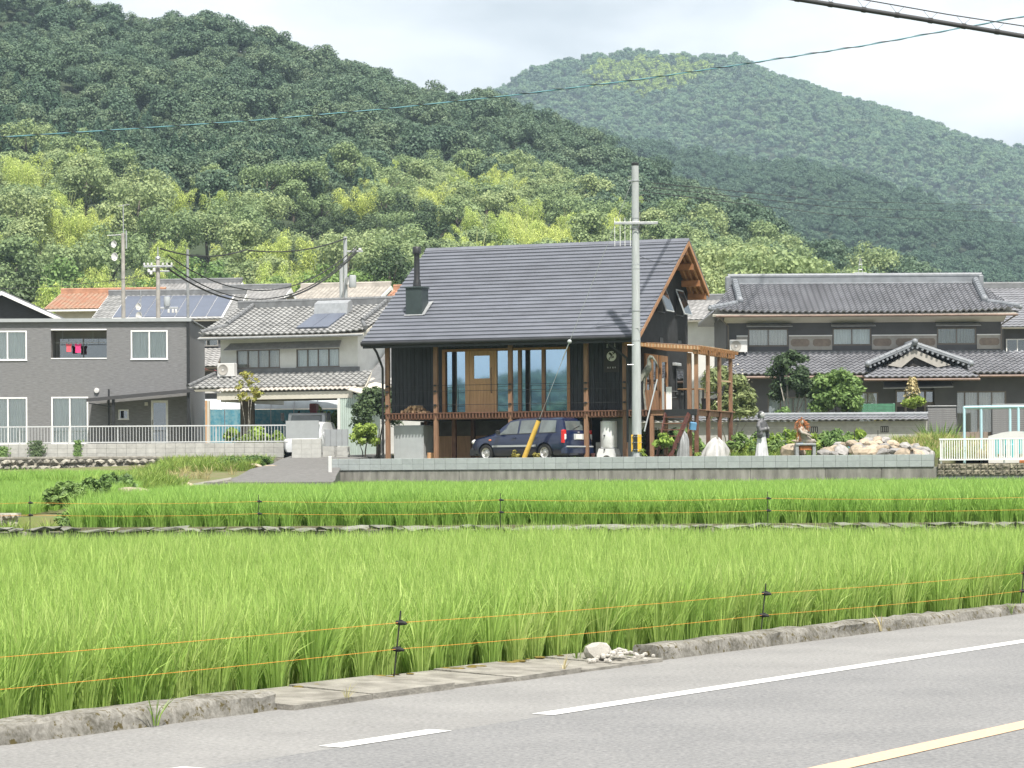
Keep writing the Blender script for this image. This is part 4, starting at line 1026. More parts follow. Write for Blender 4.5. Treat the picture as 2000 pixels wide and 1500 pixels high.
# gutter and downpipes
gt = MB(); n = 9
gt.tube([(RU0, EV - 0.07, EZ - 0.06), (RU1, EV - 0.07, EZ - 0.06)], 0.075, 10)
gt.build('gutter', 'dark_metal', hs, smooth=40)
MB().box(RU0 + 0.02, RU1 - 0.02, EV + 0.02, EV + 0.05, EZ - 0.22, EZ - 0.10).build('fascia', 'dark_metal', hs)
MB().tube([(-9.05, EV - 0.05, EZ - 0.1), (-9.0, -0.35, EZ - 0.35), (-8.95, -0.10, EZ - 0.72), (-8.9, -0.06, EZ - 0.9), (-8.9, -0.06, 0)], 0.042, 8).build('downpipe', 'dark_metal', hs, smooth=40)
MB().tube([(-0.55, EV - 0.05, EZ - 0.1), (-0.3, -0.35, EZ - 0.35), (0.1, -0.08, EZ - 0.72), (0.12, -0.06, EZ - 0.9), (0.12, -0.06, 0.6)], 0.04, 8).build('downpipe', 'dark_metal', hs, smooth=40)
# posts on small footings
def post(u, v, z0, z1, w=0.145, m='brown_post', foot=True):
    MB().bbox(u - w / 2, u + w / 2, v - w / 2, v + w / 2, z0 + (0.1 if foot else 0), z1, 0.006).build('post', m, hs)
    if foot: MB().bbox(u - 0.1, u + 0.1, v - 0.1, v + 0.1, z0 - 0.05, z0 + 0.1, 0.01).build('post_footing', 'light_grey_paint', hs)
PU = (-8.76, -6.93, -4.15, -1.39, 0.0)
for u in PU: post(u, 0.06, 0, EZ - 0.2 + SL * 0.5)
for u, v in ((-6.62, 1.0), (-6.3, 2.0), (-4.2, 1.8), (-3.6, 3.0), (-1.9, 1.9), (-1.2, 3.2), (-8.5, 3), (-0.1, 3.0)): post(u, v, 0, DZ - 0.2, 0.14, 'brown_fascia')
# deck: joists' ends, fascia beam and planks
dk = MB().box(-8.84, 0.9, 0.02, 0.10, DZ - 0.235, DZ - 0.035).build('deck_beam', 'brown_fascia', hs)
jm = mmesh(MB().box(-0.024, 0.024, -0.045, 0.018, DZ - 0.20, DZ - 0.045), 'joist', 'brown_fascia')
for i in range(81): piece('joist', jm, hs, (-8.78 + i * 0.121, 0, 0))
for i in range(9): MB().bbox(-8.86, 2.56 if i else 2.56, -0.05 + i * 0.105, -0.05 + i * 0.105 + 0.098, DZ - 0.034, DZ, 0.004).build('deck_plank', 'brown_fascia', hs)
# underfloor
MB().box(-8.9, 0, 4.9, 5.0, 0, DZ - 0.25).build('underfloor_wall', 'room_dark', hs) if False else None
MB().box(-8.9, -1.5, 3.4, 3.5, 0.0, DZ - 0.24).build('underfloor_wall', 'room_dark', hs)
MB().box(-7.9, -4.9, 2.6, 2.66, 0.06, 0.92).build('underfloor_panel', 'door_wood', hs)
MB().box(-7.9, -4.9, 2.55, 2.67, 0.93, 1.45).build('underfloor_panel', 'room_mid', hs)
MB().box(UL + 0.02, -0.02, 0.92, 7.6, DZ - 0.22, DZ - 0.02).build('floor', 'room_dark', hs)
# front wall: backing with openings, charred boards in front
OP = (-6.97, -2.31, DZ + 0.02, 3.86)
WT = EZ + SL * (VF - EV) - 0.14
mb = holes_wall(MB(), UL, 0.0, DZ - 0.02, WT, VF + 0.03, VF + 0.15, [OP]); mb.build('front_wall', 'black_siding', hs)
bms = {}
def board(u, z0, z1, w=0.148):
    k = (round(z0, 3), round(z1, 3), round(w, 3))
    if k not in bms: bms[k] = mmesh(MB().bbox(-w / 2, w / 2, 0, 0.028, z0, z1, 0.007), 'board', 'black_wood')
    piece('board', bms[k], hs, (u, VF + 0.001 + (0.006 if int(abs(u * 100)) % 3 == 0 else 0), 0))
u = UL + 0.075
while u < -0.05:
    if OP[0] - 0.03 < u < OP[1] + 0.03: board(u, OP[3] + 0.09, WT)
    else: board(u, DZ - 0.015, WT)
    u += 0.152
# window wall
def H2u(px_):
    k = (px_ - 1000) / 5000.0; return (87.844 * k - 4.152) / (0.938 + 0.347 * k)
fz0, fz1 = OP[2], OP[3]
fm = MB()
fr = thing_part = MB().box(OP[0] - 0.05, OP[1] + 0.05, VF - 0.03, VF + 0.12, fz1, fz1 + 0.085).build('window_frame', 'orange_wood', hs)
MB().box(OP[0] - 0.05, OP[0] + 0.06, VF - 0.03, VF + 0.12, fz0, fz1).build('mullion', 'orange_wood', fr)
MB().box(OP[1] - 0.06, OP[1] + 0.05, VF - 0.03, VF + 0.12, fz0, fz1).build('mullion', 'orange_wood', fr)
for px_, w in ((914.5, 0.17), (969, 0.08), (1016, 0.11), (1062.5, 0.12)):
    c = H2u(px_); MB().box(c - w / 2, c + w / 2, VF - 0.03, VF + 0.12, fz0, fz1).build('mullion', 'brown_post' if px_ > 1000 else 'door_wood', fr)
for a, b in ((874, 911), (971, 1013), (1018, 1060), (1066, 1108)):
    MB().box(H2u(a), H2u(b), VF + 0.045, VF + 0.055, fz0 + 0.02, fz1).build('pane', 'glass_big', fr)
# front door
u0, u1 = H2u(919.5), H2u(966.5); uw = u1 - u0
dr = holes_wall(MB(), u0, u1, fz0, fz1, VF - 0.035, VF + 0.02, [(u0 + 0.15, u1 - 0.16, fz0 + 1.18, fz1 - 0.16)]).build('door', 'door_wood', hs)
MB().box(u0 + 0.15, u1 - 0.16, VF - 0.012, VF - 0.004, fz0 + 1.18, fz1 - 0.16).build('pane', 'glass_big', dr)
for i in range(5):
    w = (uw - 0.30) / 5; MB().bbox(u0 + 0.15 + i * w + 0.004, u0 + 0.15 + (i + 1) * w - 0.004, VF - 0.047, VF - 0.034, fz0 + 0.12, fz0 + 1.02, 0.003).build('plank', 'door_wood', dr)
MB().box(u0 + 0.02, u1 - 0.02, VF - 0.046, VF - 0.034, fz0 + 1.05, fz0 + 1.15).build('rail', 'door_wood', dr)
MB().tube([(u1 - 0.085, VF - 0.04, fz0 + 1.55), (u1 - 0.085, VF - 0.10, fz0 + 1.52), (u1 - 0.085, VF - 0.10, fz0 + 0.70), (u1 - 0.085, VF - 0.04, fz0 + 0.67)], 0.014, 6).build('handle', 'dark_metal', dr)
# room behind the panes
MB().box(UL + 0.2, -0.2, 5.0, 5.1, DZ, 4.6).build('room_wall', 'room_mid', hs)
MB().box(UL + 0.2, -0.2, 1.2, 5.0, 4.45, 4.55).build('room_ceiling', 'room_mid', hs)
for u in (-6.72, -3.75): 
    MB().box(u - 0.1, u + 0.1, 1.35, 1.5, DZ, 4.4).build('inner_post', 'dark_metal', hs)
# gable wall and side wall
gw_ = [(0.92, DZ - 0.05), (7.66, DZ - 0.05), (7.66, BZ - 0.12 + 0.66 * (BV - 7.66) - 0.02), (RV, RZ - 0.16), (0.92, EZ + SL * (0.92 - EV) - 0.16)]
MB().prism(gw_, 'x', -0.12, -0.02).build('gable_wall', 'black_siding', hs)
MB().prism(gw_, 'x', UL, UL + 0.1).build('side_wall', 'black_siding', hs)
MB().box(UL, 0, 7.56, 7.66, DZ, 6.2).build('rear_wall', 'black_siding', hs)
bt = MB()
for i in range(74):
    v = 0.98 + i * 0.091; top = (EZ + SL * (v - EV) if v < RV else RZ - 0.66 * (v - RV)) - 0.18
    bt.box(-0.02, 0.004, v, v + 0.028, DZ, top)
bt.build('siding_battens', 'black_siding', hs, kind='stuff')
MB().box(-0.03, 0.02, 0.95, 7.68, 4.08, 4.12).build('sill_band', 'dark_metal', hs)
for v in (3.72, 6.0):                                                       # top-hung windows standing open
    f = MB(); z1, z0 = 6.2, 5.25; w = 0.95
    for a, b, c, d in ((v, v + w, z1 - 0.04, z1), (v, v + w, z0, z0 + 0.04), (v, v + 0.04, z0 + 0.041, z1 - 0.041), (v + w - 0.04, v + w, z0 + 0.041, z1 - 0.041)):
        f.box(0.005, 0.045, a, b, c, d)
    f = f.build('window', 'dark_metal', hs)
    MB().box(-0.016, 0.003, v + 0.04, v + w - 0.04, z0 + 0.04, z1 - 0.04).build('reveal', 'room_dark', f)
    ang = 0.36; dx, dz = sin(ang) * 0.98, cos(ang) * 0.98
    MB().slab([(0.05 + dx, v, z1 - dz), (0.05 + dx, v + w, z1 - dz), (0.05, v + w, z1), (0.05, v, z1)], 0.035).build('sash', 'light_grey_paint', f)
    MB().slab([(0.056 + dx * 0.95, v + 0.06, z1 - dz * 0.95), (0.056 + dx * 0.95, v + w - 0.06, z1 - dz * 0.95), (0.056 + dx * 0.06, v + w - 0.06, z1 - dz * 0.06), (0.056 + dx * 0.06, v + 0.06, z1 - dz * 0.06)], 0.006).build('pane', 'glass_dark', f)
for v in (4.05, 6.3):
    MB().box(0.005, 0.03, v, v + 0.42, 4.18, 4.36).build('vent', 'dark_metal', hs)
# side doors of orange timber and narrow window
for a, b, nv in ((2.25, 3.78, 2), (4.05, 4.95, 1)):
    d = holes_wall(MB(), a, b, DZ, 3.72, 0, 0.06, [(a + 0.16 + j * (b - a) / nv, a + (b - a) / nv * (j + 1) - 0.16, z0, z1) for j in range(nv) for z0, z1 in ((DZ + 0.75, 3.5),)])
    d.v = [(0.055 - y, x, z) for x, y, z in d.v]; d = d.build('side_door', 'orange_wood', hs)
    for j in range(nv): MB().box(0.012, 0.022, a + 0.16 + j * (b - a) / nv, a + (b - a) / nv * (j + 1) - 0.16, DZ + 0.75, 3.5).build('pane', 'glass_dark', d)
nw = MB().box(0.005, 0.05, 5.98, 6.95, 2.38, 3.32).build('narrow_window', 'dark_metal', hs)
MB().box(0.051, 0.056, 6.08, 6.85, 2.46, 3.24).build('pane', 'glass_dark', nw)
MB().bbox(0.01, 0.16, 5.6, 6.3, 3.42, 3.52, 0.02).build('wall_lamp', 'light_grey_paint', hs)
# side deck, its posts and lean-to roof
sdk = [(0.0, 0.1), (2.55, 0.1), (2.55, 4.75), (0.0, 4.75)]
for i in range(36): MB().bbox(0.92 if i < 1 else 0.0, 2.58, 0.92 + i * 0.107, 0.92 + i * 0.107 + 0.10, DZ - 0.034, DZ, 0.004).build('deck_plank', 'brown_post', hs)
MB().box(2.42, 2.50, 0.1, 4.75, DZ - 0.22, DZ - 0.036).build('deck_beam', 'brown_post', hs)
MB().box(0.91, 1.42, 0.0, 0.08, DZ - 0.20, DZ - 0.036).build('deck_beam', 'brown_post', hs)
MB().box(1.43, 2.56, -0.07, -0.01, DZ - 0.21, DZ - 0.0).build('deck_header', 'dark_metal', hs)
for u, v, w in ((0.95, 0.06, 0.13), (1.10, 1.2, 0.12), (2.26, 0.12, 0.135)): post(u, v, 0, DZ - 0.21, w)
for v in (0.12, 1.55, 3.0, 4.45):
    post(2.50, v, 0, DZ - 0.036, 0.125, 'brown_fascia'); post(2.50, v, DZ, 3.56, 0.12, 'brown_post', False)
post(2.26, 0.12, DZ, 3.60, 0.135, 'brown_post', False)
MB().box(2.44, 2.56, -0.1, 4.8, 3.56, 3.72).build('pergola_beam', 'orange_wood', hs)
MB().slab([(0.02, -0.15, 4.05), (2.75, -0.15, 3.83), (2.75, 4.95, 3.83), (0.02, 4.95, 4.05)], 0.025).build('lean_to_sheet', 'glass_house', hs)
for i in range(15): MB().beam((0.03, -0.08 + i * 0.345, 3.97), (2.70, -0.08 + i * 0.345, 3.765), 0.05, 0.11).build('pergola_rafter', 'orange_wood', hs)
MB().beam((0.03, -0.13, 3.965), (2.72, -0.13, 3.75), 0.03, 0.14).build('pergola_fascia', 'orange_wood', hs)
for i in range(22): MB().box(0.2 + i * 0.115, 0.24 + i * 0.115, -0.16, -0.146, 3.885 - i * 0.0092, 4.0 - i * 0.0092).build('rafter_end', 'pale_wood', hs)
for i in range(18): MB().box(2.565, 2.60, 0.0 + i * 0.27, 0.10 + i * 0.27, 3.58, 3.78).build('rafter_end', 'orange_wood', hs)
MB().box(2.47, 2.53, 3.08, 4.4, 2.72, 2.77).build('side_rail', 'pale_wood', hs)
# railing cables with clamps
for z in (2.65, 2.45, 1.97):
    MB().tube([(-8.76, -0.03, z), (0.0, -0.03, z)], 0.008, 5).build('rail_cable', 'dark_metal', hs)
    for u in PU: MB().bbox(u - 0.045, u + 0.045, -0.055, -0.014, z - 0.03, z + 0.03, 0.006).build('cable_clamp', 'dark_metal', hs)
for z in (2.65, 2.3): MB().tube([(2.5, 0.1, z), (2.5, 4.5, z)], 0.007, 5).build('rail_cable', 'dark_metal', hs)
for i in range(6): MB().tube([(-8.2 + i * 1.38, -0.03, DZ), (-8.2 + i * 1.38, -0.03, 2.68)], 0.009, 5).build('baluster', 'dark_metal', hs) if i in (1, 3, 4) else None
# steel steps under the side deck
for s in (1.50, 2.32): MB().beam((s, -0.15, DZ - 0.15), (s - (0.45 if s > 2 else 0.05), -1.05, 0.0), 0.035, 0.16).build('stair_stringer', 'red_steel', hs)
for i in range(7):
    z = 1.42 - i * 0.215; k = i / 7; MB().box(1.42 - k * 0.12, 2.30 - k * 0.36, -0.28 - k * 0.80, -0.06 - k * 0.80, z, z + 0.03).build('stair_tread', 'brown_fascia', hs)
MB().beam((1.18, -0.05, 2.72), (0.98, -0.9, 0.95), 0.035, 0.03).build('handrail', 'light_grey_paint', hs)
MB().box(1.34, 1.40, -0.03, 0.03, DZ, 2.75).build('handrail_post', 'light_grey_paint', hs)
# chimney
cu, cvv = -8.12, 0.95; cz = EZ + SL * (cvv - EV)
ch = MB().bbox(cu - 0.31, cu + 0.31, cvv, cvv + 0.62, cz - 0.05, cz + 1.02, 0.008).build('chimney', 'chimney_metal', hs)
MB().bbox(cu - 0.345, cu + 0.345, cvv - 0.035, cvv + 0.655, cz + 1.02, cz + 1.075, 0.01).build('cap_plate', 'chimney_metal', ch)
MB().lathe([(0.15, 0), (0.13, 0.22), (0.105, 0.28), (0.10, 1.05), (0.10, 1.18), (0.15, 1.19), (0.155, 1.40), (0.12, 1.44)], (cu, cvv + 0.31, cz + 1.07), 16).build('flue', 'dark_metal', ch, smooth=50)
MB().slab([(cu - 0.36, cvv - 0.06, cz + 0.045), (cu + 0.36, cvv - 0.06, cz + 0.045), (cu + 0.36, cvv + 0.0, cz + 0.085), (cu - 0.36, cvv + 0.0, cz + 0.085)], 0.01).build('flashing', 'dull_steel', ch)
MB().slab([(cu + 0.31, cvv - 0.03, cz + 0.06), (cu + 0.42, cvv - 0.03, cz + 0.07), (cu + 0.46, cvv + 0.75, cz + 0.60), (cu + 0.31, cvv + 0.68, cz + 0.56)], 0.012).build('flashing', 'dull_steel', ch)
# hanging sign with emblem, spot lamps over it
su, sz_ = -0.73, 3.55
sg = thing('shop_sign', 'dark hanging sign with a white round emblem on the black house front', 'sign', H(su, VF - 0.06, 0), HROT)
MB().bbox(-0.28, 0.28, 0.0, 0.045, 3.03, 3.82, 0.006).build('board', 'sign_board', sg)
cmb = MB(); cmb.lathe([(0.0, 0), (0.172, 0), (0.172, 0.008), (0.0, 0.008)], (0, 0, 0), 28, cap=False); cmb.v = [(x, -z, y + 3.58) for x, y, z in cmb.v]; cmb.build('emblem_disc', 'sign_white', sg)
st = MB()
def stroke(P, r=0.014):
    Q = [(x, -0.014, 3.58 + z) for x, z in P]
    for a, b in zip(Q, Q[1:]): st.beam(a, b, 0.006, r * 2, up=(0, 0, 1) if abs(b[0] - a[0]) > abs(b[2] - a[2]) * 0.2 else (1, 0, 0))
stroke([(-0.10, 0.085), (-0.01, 0.105), (-0.055, 0.045), (0.03, 0.075)]); stroke([(-0.06, 0.135), (-0.075, 0.06)]); stroke([(0.045, 0.14), (0.055, 0.10), (0.13, 0.115)])
stroke([(0.10, 0.145), (0.085, 0.06)]); stroke([(0.04, 0.055), (-0.04, -0.005), (0.06, 0.0), (0.08, -0.045), (0.0, -0.06), (-0.075, -0.055)]); stroke([(-0.075, -0.055), (-0.09, -0.10), (-0.06, -0.13)])
st.build('emblem_strokes', 'sign_board', sg)
lt = MB()
for i, x in enumerate((-0.13, -0.05, 0.05, 0.13)):                          # four small characters under the emblem
    lt.box(x - 0.018, x + 0.018, -0.006, 0.0, 3.195, 3.203); lt.box(x - 0.004, x + 0.004, -0.007, -0.0005, 3.165, 3.215)
    lt.box(x - 0.02, x + 0.02 - (i % 2) * 0.01, -0.0065, -0.0002, 3.166, 3.173)
lt.build('lettering', 'sign_white', sg)
for x in (-0.13, 0.14):
    lamp = MB().tube([(su + x, VF - 0.02, 4.05), (su + x, VF - 0.12, 4.06), (su + x, VF - 0.13, 4.0)], 0.010, 6); lamp.lathe([(0.02, 0.0), (0.022, -0.08), (0.035, -0.12), (0.03, -0.13)], (su + x, VF - 0.13, 4.0), 8)
    lamp.build('spot_lamp', 'light_grey_paint', hs)
# ------------------------------------------------------------------ utility pole in front of the house
pl = thing('utility_pole', 'tall pale concrete utility pole standing in front of the black house', 'pole', (WX(1244, 85.6), 85.6, 1.93))
PH = 9.92
MB().lathe([(0.165, 0), (0.158, 1.2), (0.118, PH - 0.06), (0.118, PH)], (0, 0, 0), 20).build('shaft', 'pole_concrete', pl, smooth=50)
MB().lathe([(0.121, PH - 0.07), (0.122, PH + 0.02), (0.10, PH + 0.035)], (0, 0, 0), 16).build('cap', 'dark_metal', pl, smooth=50)
bx = MB()
for z in (9.35, 8.1, 7.8, 6.55, 6.4, 5.0, 4.0): bx.lathe([(0.136 if z > 5 else 0.15, z - 0.02), (0.136 if z > 5 else 0.15, z + 0.02)], (0, 0, 0), 16)
bx.box(-0.24, -0.12, -0.03, 0.03, 9.33, 9.37); bx.build('band', 'steel', pl)
MB().bbox(-0.72, 0.74, -0.20, -0.12, 7.88, 7.96, 0.006).build('crossarm', 'steel', pl)
for x in (-0.70, -0.52, -0.36, -0.18):
    MB().tube([(x, -0.16, 7.15), (x, -0.16, 8.1)], 0.009, 6).build('guard_rod', 'white_frame', pl)
MB().tube([(0.15, -0.05, 8.6), (0.16, -0.08, 7.9), (0.10, -0.16, 7.68), (-0.3, -0.17, 7.74), (-0.5, -0.17, 7.60)], 0.014, 6).build('jumper_cable', 'cable_black', pl)
for i, z in enumerate((9.02, 8.86, 8.70)):
    mb = MB().tube([(0.12, 0, z), (0.3, 0, z + 0.02)], 0.014, 6)
    mb.lathe([(0.03, 0), (0.055, 0.02), (0.03, 0.04), (0.055, 0.06), (0.03, 0.08), (0.055, 0.10), (0.02, 0.13)], (0, 0, 0), 10)
    mb2 = MB().tube([(0.12, 0, z), (0.28, 0, z + 0.02)], 0.014, 6)
    for k in range(4): mb2.tube([(0.28 + k * 0.06, 0, z + 0.02 - k * 0.02), (0.31 + k * 0.06, 0, z + 0.01 - k * 0.02)], [0.055, 0.03], 10)
    mb2.build('insulator', 'dark_metal', pl)
for k, x in enumerate((-0.155, -0.09, -0.02, 0.05, 0.115)):
    y = -sqrt(max(0.0, 0.172 ** 2 - x * x)) - 0.012
    MB().box(x - 0.032, x + 0.032, y - 0.01, y + 0.02, 0.30, 0.86).build('guard_strip', 'yellow' if k in (0, 3, 4) else 'dark_metal', pl)
gb = MB()
for z in (0.36, 0.60, 0.80): gb.lathe([(0.195, z - 0.012), (0.195, z + 0.012)], (0, 0, 0), 16)
gb.build('guard_band', 'steel', pl)
for z in (4.42, 3.86, 3.2): MB().tube([(-0.05, -0.13, z), (0.27, -0.2, z + 0.02)], 0.010, 6).build('step_bolt', 'steel', pl) if z > 4 else MB().tube([(-0.30, -0.1, z), (-0.1, -0.1, z)], 0.010, 6).build('step_bolt', 'steel', pl)
GA = H(-3.27, -1.15, -0.02); GT = Vector((WX(1241, 85.6), 85.5, 11.4))
gu = thing('guy_wire', 'guy wire with a slanting yellow guard in front of the blue car', 'wire', GA)
d = GT - GA; q = d * 0.148
MB().tube([q, d], 0.009, 5).build('wire', 'steel', gu)
MB().tube([d * 0.0 - d.normalized() * 0.05, q], [0.085, 0.078], 12).build('guard', 'guard_yellow', gu, smooth=50)
MB().tube([q * 0.985, q * 1.03], [0.082, 0.082], 12).build('guard_cap', 'dark_metal', gu)
MB().ball(d * 0.425, 0.075, 10, 7, 1, 1, 1).build('insulator_ball', 'pole_concrete', gu, smooth=True)
MB().tube([d * 0.36, d * 0.425], 0.02, 6).build('clamp', 'steel', gu)

# ------------------------------------------------------------------ car
def car_body(stations, ring, name, m, parent, smooth=35):
    """loft of closed half rings mirrored across y=0"""
    mb = MB(); vs = []; fs = []; n = len(ring(stations[0]))
    full = 2 * n - 2
    for s in stations:
        r = ring(s); pts = [(s, -y, z) for y, z in r] + [(s, y, z) for y, z in reversed(r[1:-1])]
        vs += pts
    k = len(vs) // len(stations)
    for i in range(len(stations) - 1):
        for j in range(k):
            j2 = (j + 1) % k; fs.append((i * k + j, i * k + j2, (i + 1) * k + j2, (i + 1) * k + j))
    fs.append(tuple(range(k - 1, -1, -1))); fs.append(tuple((len(stations) - 1) * k + j for j in range(k)))
    mb.add(vs, fs); return mb.build(name, m, parent, smooth=smooth)
def IT(xs, ys): return lambda x: float(np.interp(x, xs, ys))
c_top = IT([0, 0.06, 0.25, 0.95, 1.12, 1.75, 2.1, 2.9, 3.85, 3.98, 4.10, 4.16, 4.19], [0.62, 0.74, 0.82, 0.95, 1.02, 1.43, 1.485, 1.50, 1.475, 1.42, 1.05, 0.95, 0.62])
c_belt = IT([0, 0.06, 0.25, 0.95, 1.2, 4.0, 4.10, 4.16, 4.19], [0.56, 0.66, 0.74, 0.86, 0.90, 0.96, 0.95, 0.90, 0.58])
c_w = IT([0, 0.05, 0.2, 0.5, 1.2, 3.4, 3.95, 4.12, 4.19], [0.55, 0.66, 0.76, 0.82, 0.845, 0.845, 0.825, 0.80, 0.76])
c_rw = IT([0, 0.2, 0.95, 1.2, 1.8, 3.4, 3.98, 4.10, 4.19], [0.5, 0.66, 0.70, 0.69, 0.62, 0.63, 0.60, 0.72, 0.70])
def c_ring(s):
    w, t, b, rw = c_w(s), c_top(s), c_belt(s), c_rw(s)
    b = min(b, t - 0.03); sh = t - 0.035 if t - b > 0.1 else (t + b) / 2 + 0.004
    return [(0, 0.20), (w * 0.86, 0.20), (w * 0.97, 0.30), (w, 0.48), (w * 0.995, (b + 0.52) / 2), (w * 0.965, b), (rw + (w - rw) * 0.12, sh), (rw * 0.86, t - 0.004), (rw * 0.45, t + 0.006), (0, t + 0.012)]
yaw = pi - radians(38.0)
cpos = Vector((WX(1034, 88.6), 88.6, 1.93))
car = thing('estate_car', 'dark blue estate car parked under the deck behind the block wall', 'car', cpos, 0.0)
car.rotation_euler = (0, 0, -radians(38.0))
# local x runs from the nose (0) to the tail; shifted so the origin lies mid-wheelbase
CS = [0, 0.03, 0.06, 0.12, 0.25, 0.42, 0.5, 0.62, 0.8, 0.95, 1.12, 1.3, 1.5, 1.75, 2.1, 2.5, 2.9, 3.2, 3.5, 3.85, 3.92, 3.98, 4.02, 4.06, 4.10, 4.13, 4.16, 4.19]
CX = -2.05
body = car_body(CS, c_ring, 'body', 'car_blue', car)
body.location = (CX, 0, 0)
WXF, WXR, WR = 0.78, 3.33, 0.295
cut = MB()
for x in (WXF, WXR):
    for s in (-1, 1): cut.tube([(x, s * 0.55, 0.30), (x, s * 1.0, 0.30)], 0.345, 24)
co = cut.build('cutter', 'car_black', car); co.location = (CX, 0, 0)
bpy.context.view_layer.update()
bo = body.modifiers.new('arch', 'BOOLEAN'); bo.object = co; bo.operation = 'DIFFERENCE'; bo.solver = 'EXACT'
evaluated(body); bpy.data.objects.remove(co)
MB().box(CX + 0.35, CX + 3.95, -0.62, 0.62, 0.17, 0.42).build('underbody', 'car_black', car)
def patch(x0, x1, f0, f1, m, name, k0=5, k1=6, off=0.006, nx=8, side=-1, sk0=0.0, sk1=0.0, parent=None):
    """panel following the body side between ring points k0 (belt) and k1 (roof edge); sk lean the two ends"""
    mb = MB(); vs = []; fs = []
    for i in range(nx + 1):
        for j, f in enumerate((f0, (f0 + f1) / 2, f1)):
            t = i / nx; q = j / 2; x = x0 + sk0 * q + (x1 + sk1 * q - x0 - sk0 * q) * t
            r = c_ring(x); a, b = r[k0], r[k1]; y = a[0] + (b[0] - a[0]) * f; z = a[1] + (b[1] - a[1]) * f
            vs.append((CX + x, side * (y + off), z + off * 0.3))
    for i in range(nx):
        for j in range(2): fs.append((i * 3 + j, i * 3 + 3 + j, i * 3 + 4 + j, i * 3 + 1 + j))
    return mb.add(vs, fs).build(name, m, parent or car, smooth=True)
for s in (-1, 1):
    patch(1.34, 2.16, 0.06, 0.90, 'car_glass', 'side_window', side=s, sk0=0.42)
    patch(2.24, 3.00, 0.06, 0.90, 'car_glass', 'side_window', side=s)
    patch(3.10, 3.78, 0.06, 0.88, 'car_glass', 'side_window', side=s, sk1=-0.04)
    patch(1.27, 3.84, 0.02, 0.06, 'car_black', 'window_trim', side=s, off=0.008)
    patch(1.08, 3.00, 0.05, 0.33, 'light_grey_paint', 'rub_strip', 3, 4, 0.014, side=s) if s < 0 else patch(1.08, 3.0, 0.05, 0.33, 'light_grey_paint', 'rub_strip', 3, 4, 0.014, side=s)
    for x in (1.16, 2.20, 3.06):
        patch(x, x + 0.012, 0.0, 1.0, 'car_black', 'door_gap', 2, 4, 0.003, 1, s)
    for x in (1.95, 2.86): MB().bbox(CX + x, CX + x + 0.17, s * 0.855 - 0.015, s * 0.855 + 0.015, 0.79, 0.825, 0.006).build('door_handle', 'car_blue', car)
    MB().bbox(CX + 1.36, CX + 1.48, s * 0.93 - 0.09, s * 0.93 + 0.05, 0.93, 1.08, 0.02).build('door_mirror', 'car_black', car)
    MB().bbox(CX + 4.02, CX + 4.165, s * 0.735 - 0.085, s * 0.735 + 0.075, 0.62, 1.06, 0.03).build('tail_lamp', 'red_lens', car)
    MB().bbox(CX + 4.05, CX + 4.176, s * 0.735 - 0.06, s * 0.735 + 0.06, 0.73, 0.92, 0.02).build('lamp_lens', 'clear_lens', car)
    MB().ball((CX + 0.14, s * 0.63, 0.68), 0.13, 10, 6, 0.9, 0.9, 0.75).build('headlamp', 'clear_lens', car, smooth=True)
    MB().ball((CX + 0.98, s * 0.842, 0.74), 0.045, 8, 5, 1.5, 0.4, 0.7).build('side_repeater', 'amber_lens', car, smooth=True)
# rear glass, plate, bumper
mb = MB(); vs = []; fs = []
for i, x in enumerate((3.992, 4.03, 4.065, 4.095)):
    r = c_ring(x)
    for y in np.linspace(-0.60, 0.60, 7): vs.append((CX + x + 0.012, y * (0.93 + 0.03 * i), c_top(x) - 0.012 - 0.02 * abs(y)))
for i in range(3):
    for j in range(6): fs.append((i * 7 + j, i * 7 + j + 1, i * 7 + 8 + j, i * 7 + 7 + j))
mb.add(vs, fs).build('rear_window', 'car_glass', car, smooth=True)
MB().beam((CX + 4.10, -0.25, 1.07), (CX + 4.07, 0.20, 1.20), 0.012, 0.02).build('wiper', 'car_black', car)
MB().bbox(CX + 4.165, CX + 4.20, -0.27, 0.27, 0.73, 0.92, 0.008).build('plate_housing', 'silver_paint', car)
MB().bbox(CX + 4.195, CX + 4.208, -0.165, 0.165, 0.745, 0.905, 0.003).build('number_plate', 'white_frame', car)
MB().bbox(CX + 4.165, CX + 4.19, -0.05, 0.05, 0.96, 1.0, 0.01).build('badge', 'steel', car)
MB().bbox(CX + 3.98, CX + 4.25, -0.80, 0.80, 0.26, 0.50, 0.05).build('rear_bumper', 'car_blue', car, smooth=30)
MB().bbox(CX + 4.20, CX + 4.262, -0.76, 0.76, 0.47, 0.515, 0.012).build('bumper_strip', 'light_grey_paint', car)
MB().bbox(CX - 0.06, CX + 0.35, -0.74, 0.74, 0.22, 0.50, 0.08).build('front_bumper', 'car_black', car, smooth=30)
mb = MB(); vs = []; fs = []
for i, x in enumerate((1.17, 1.35, 1.55, 1.70)):
    for y in np.linspace(-0.60, 0.60, 7): vs.append((CX + x - 0.006, y, c_top(x) + 0.004 - 0.05 * abs(y) ** 2))
for i in range(3):
    for j in range(6): fs.append((i * 7 + j, i * 7 + j + 1, i * 7 + 8 + j, i * 7 + 7 + j))
mb.add(vs, fs).build('windscreen', 'car_glass', car, smooth=True)
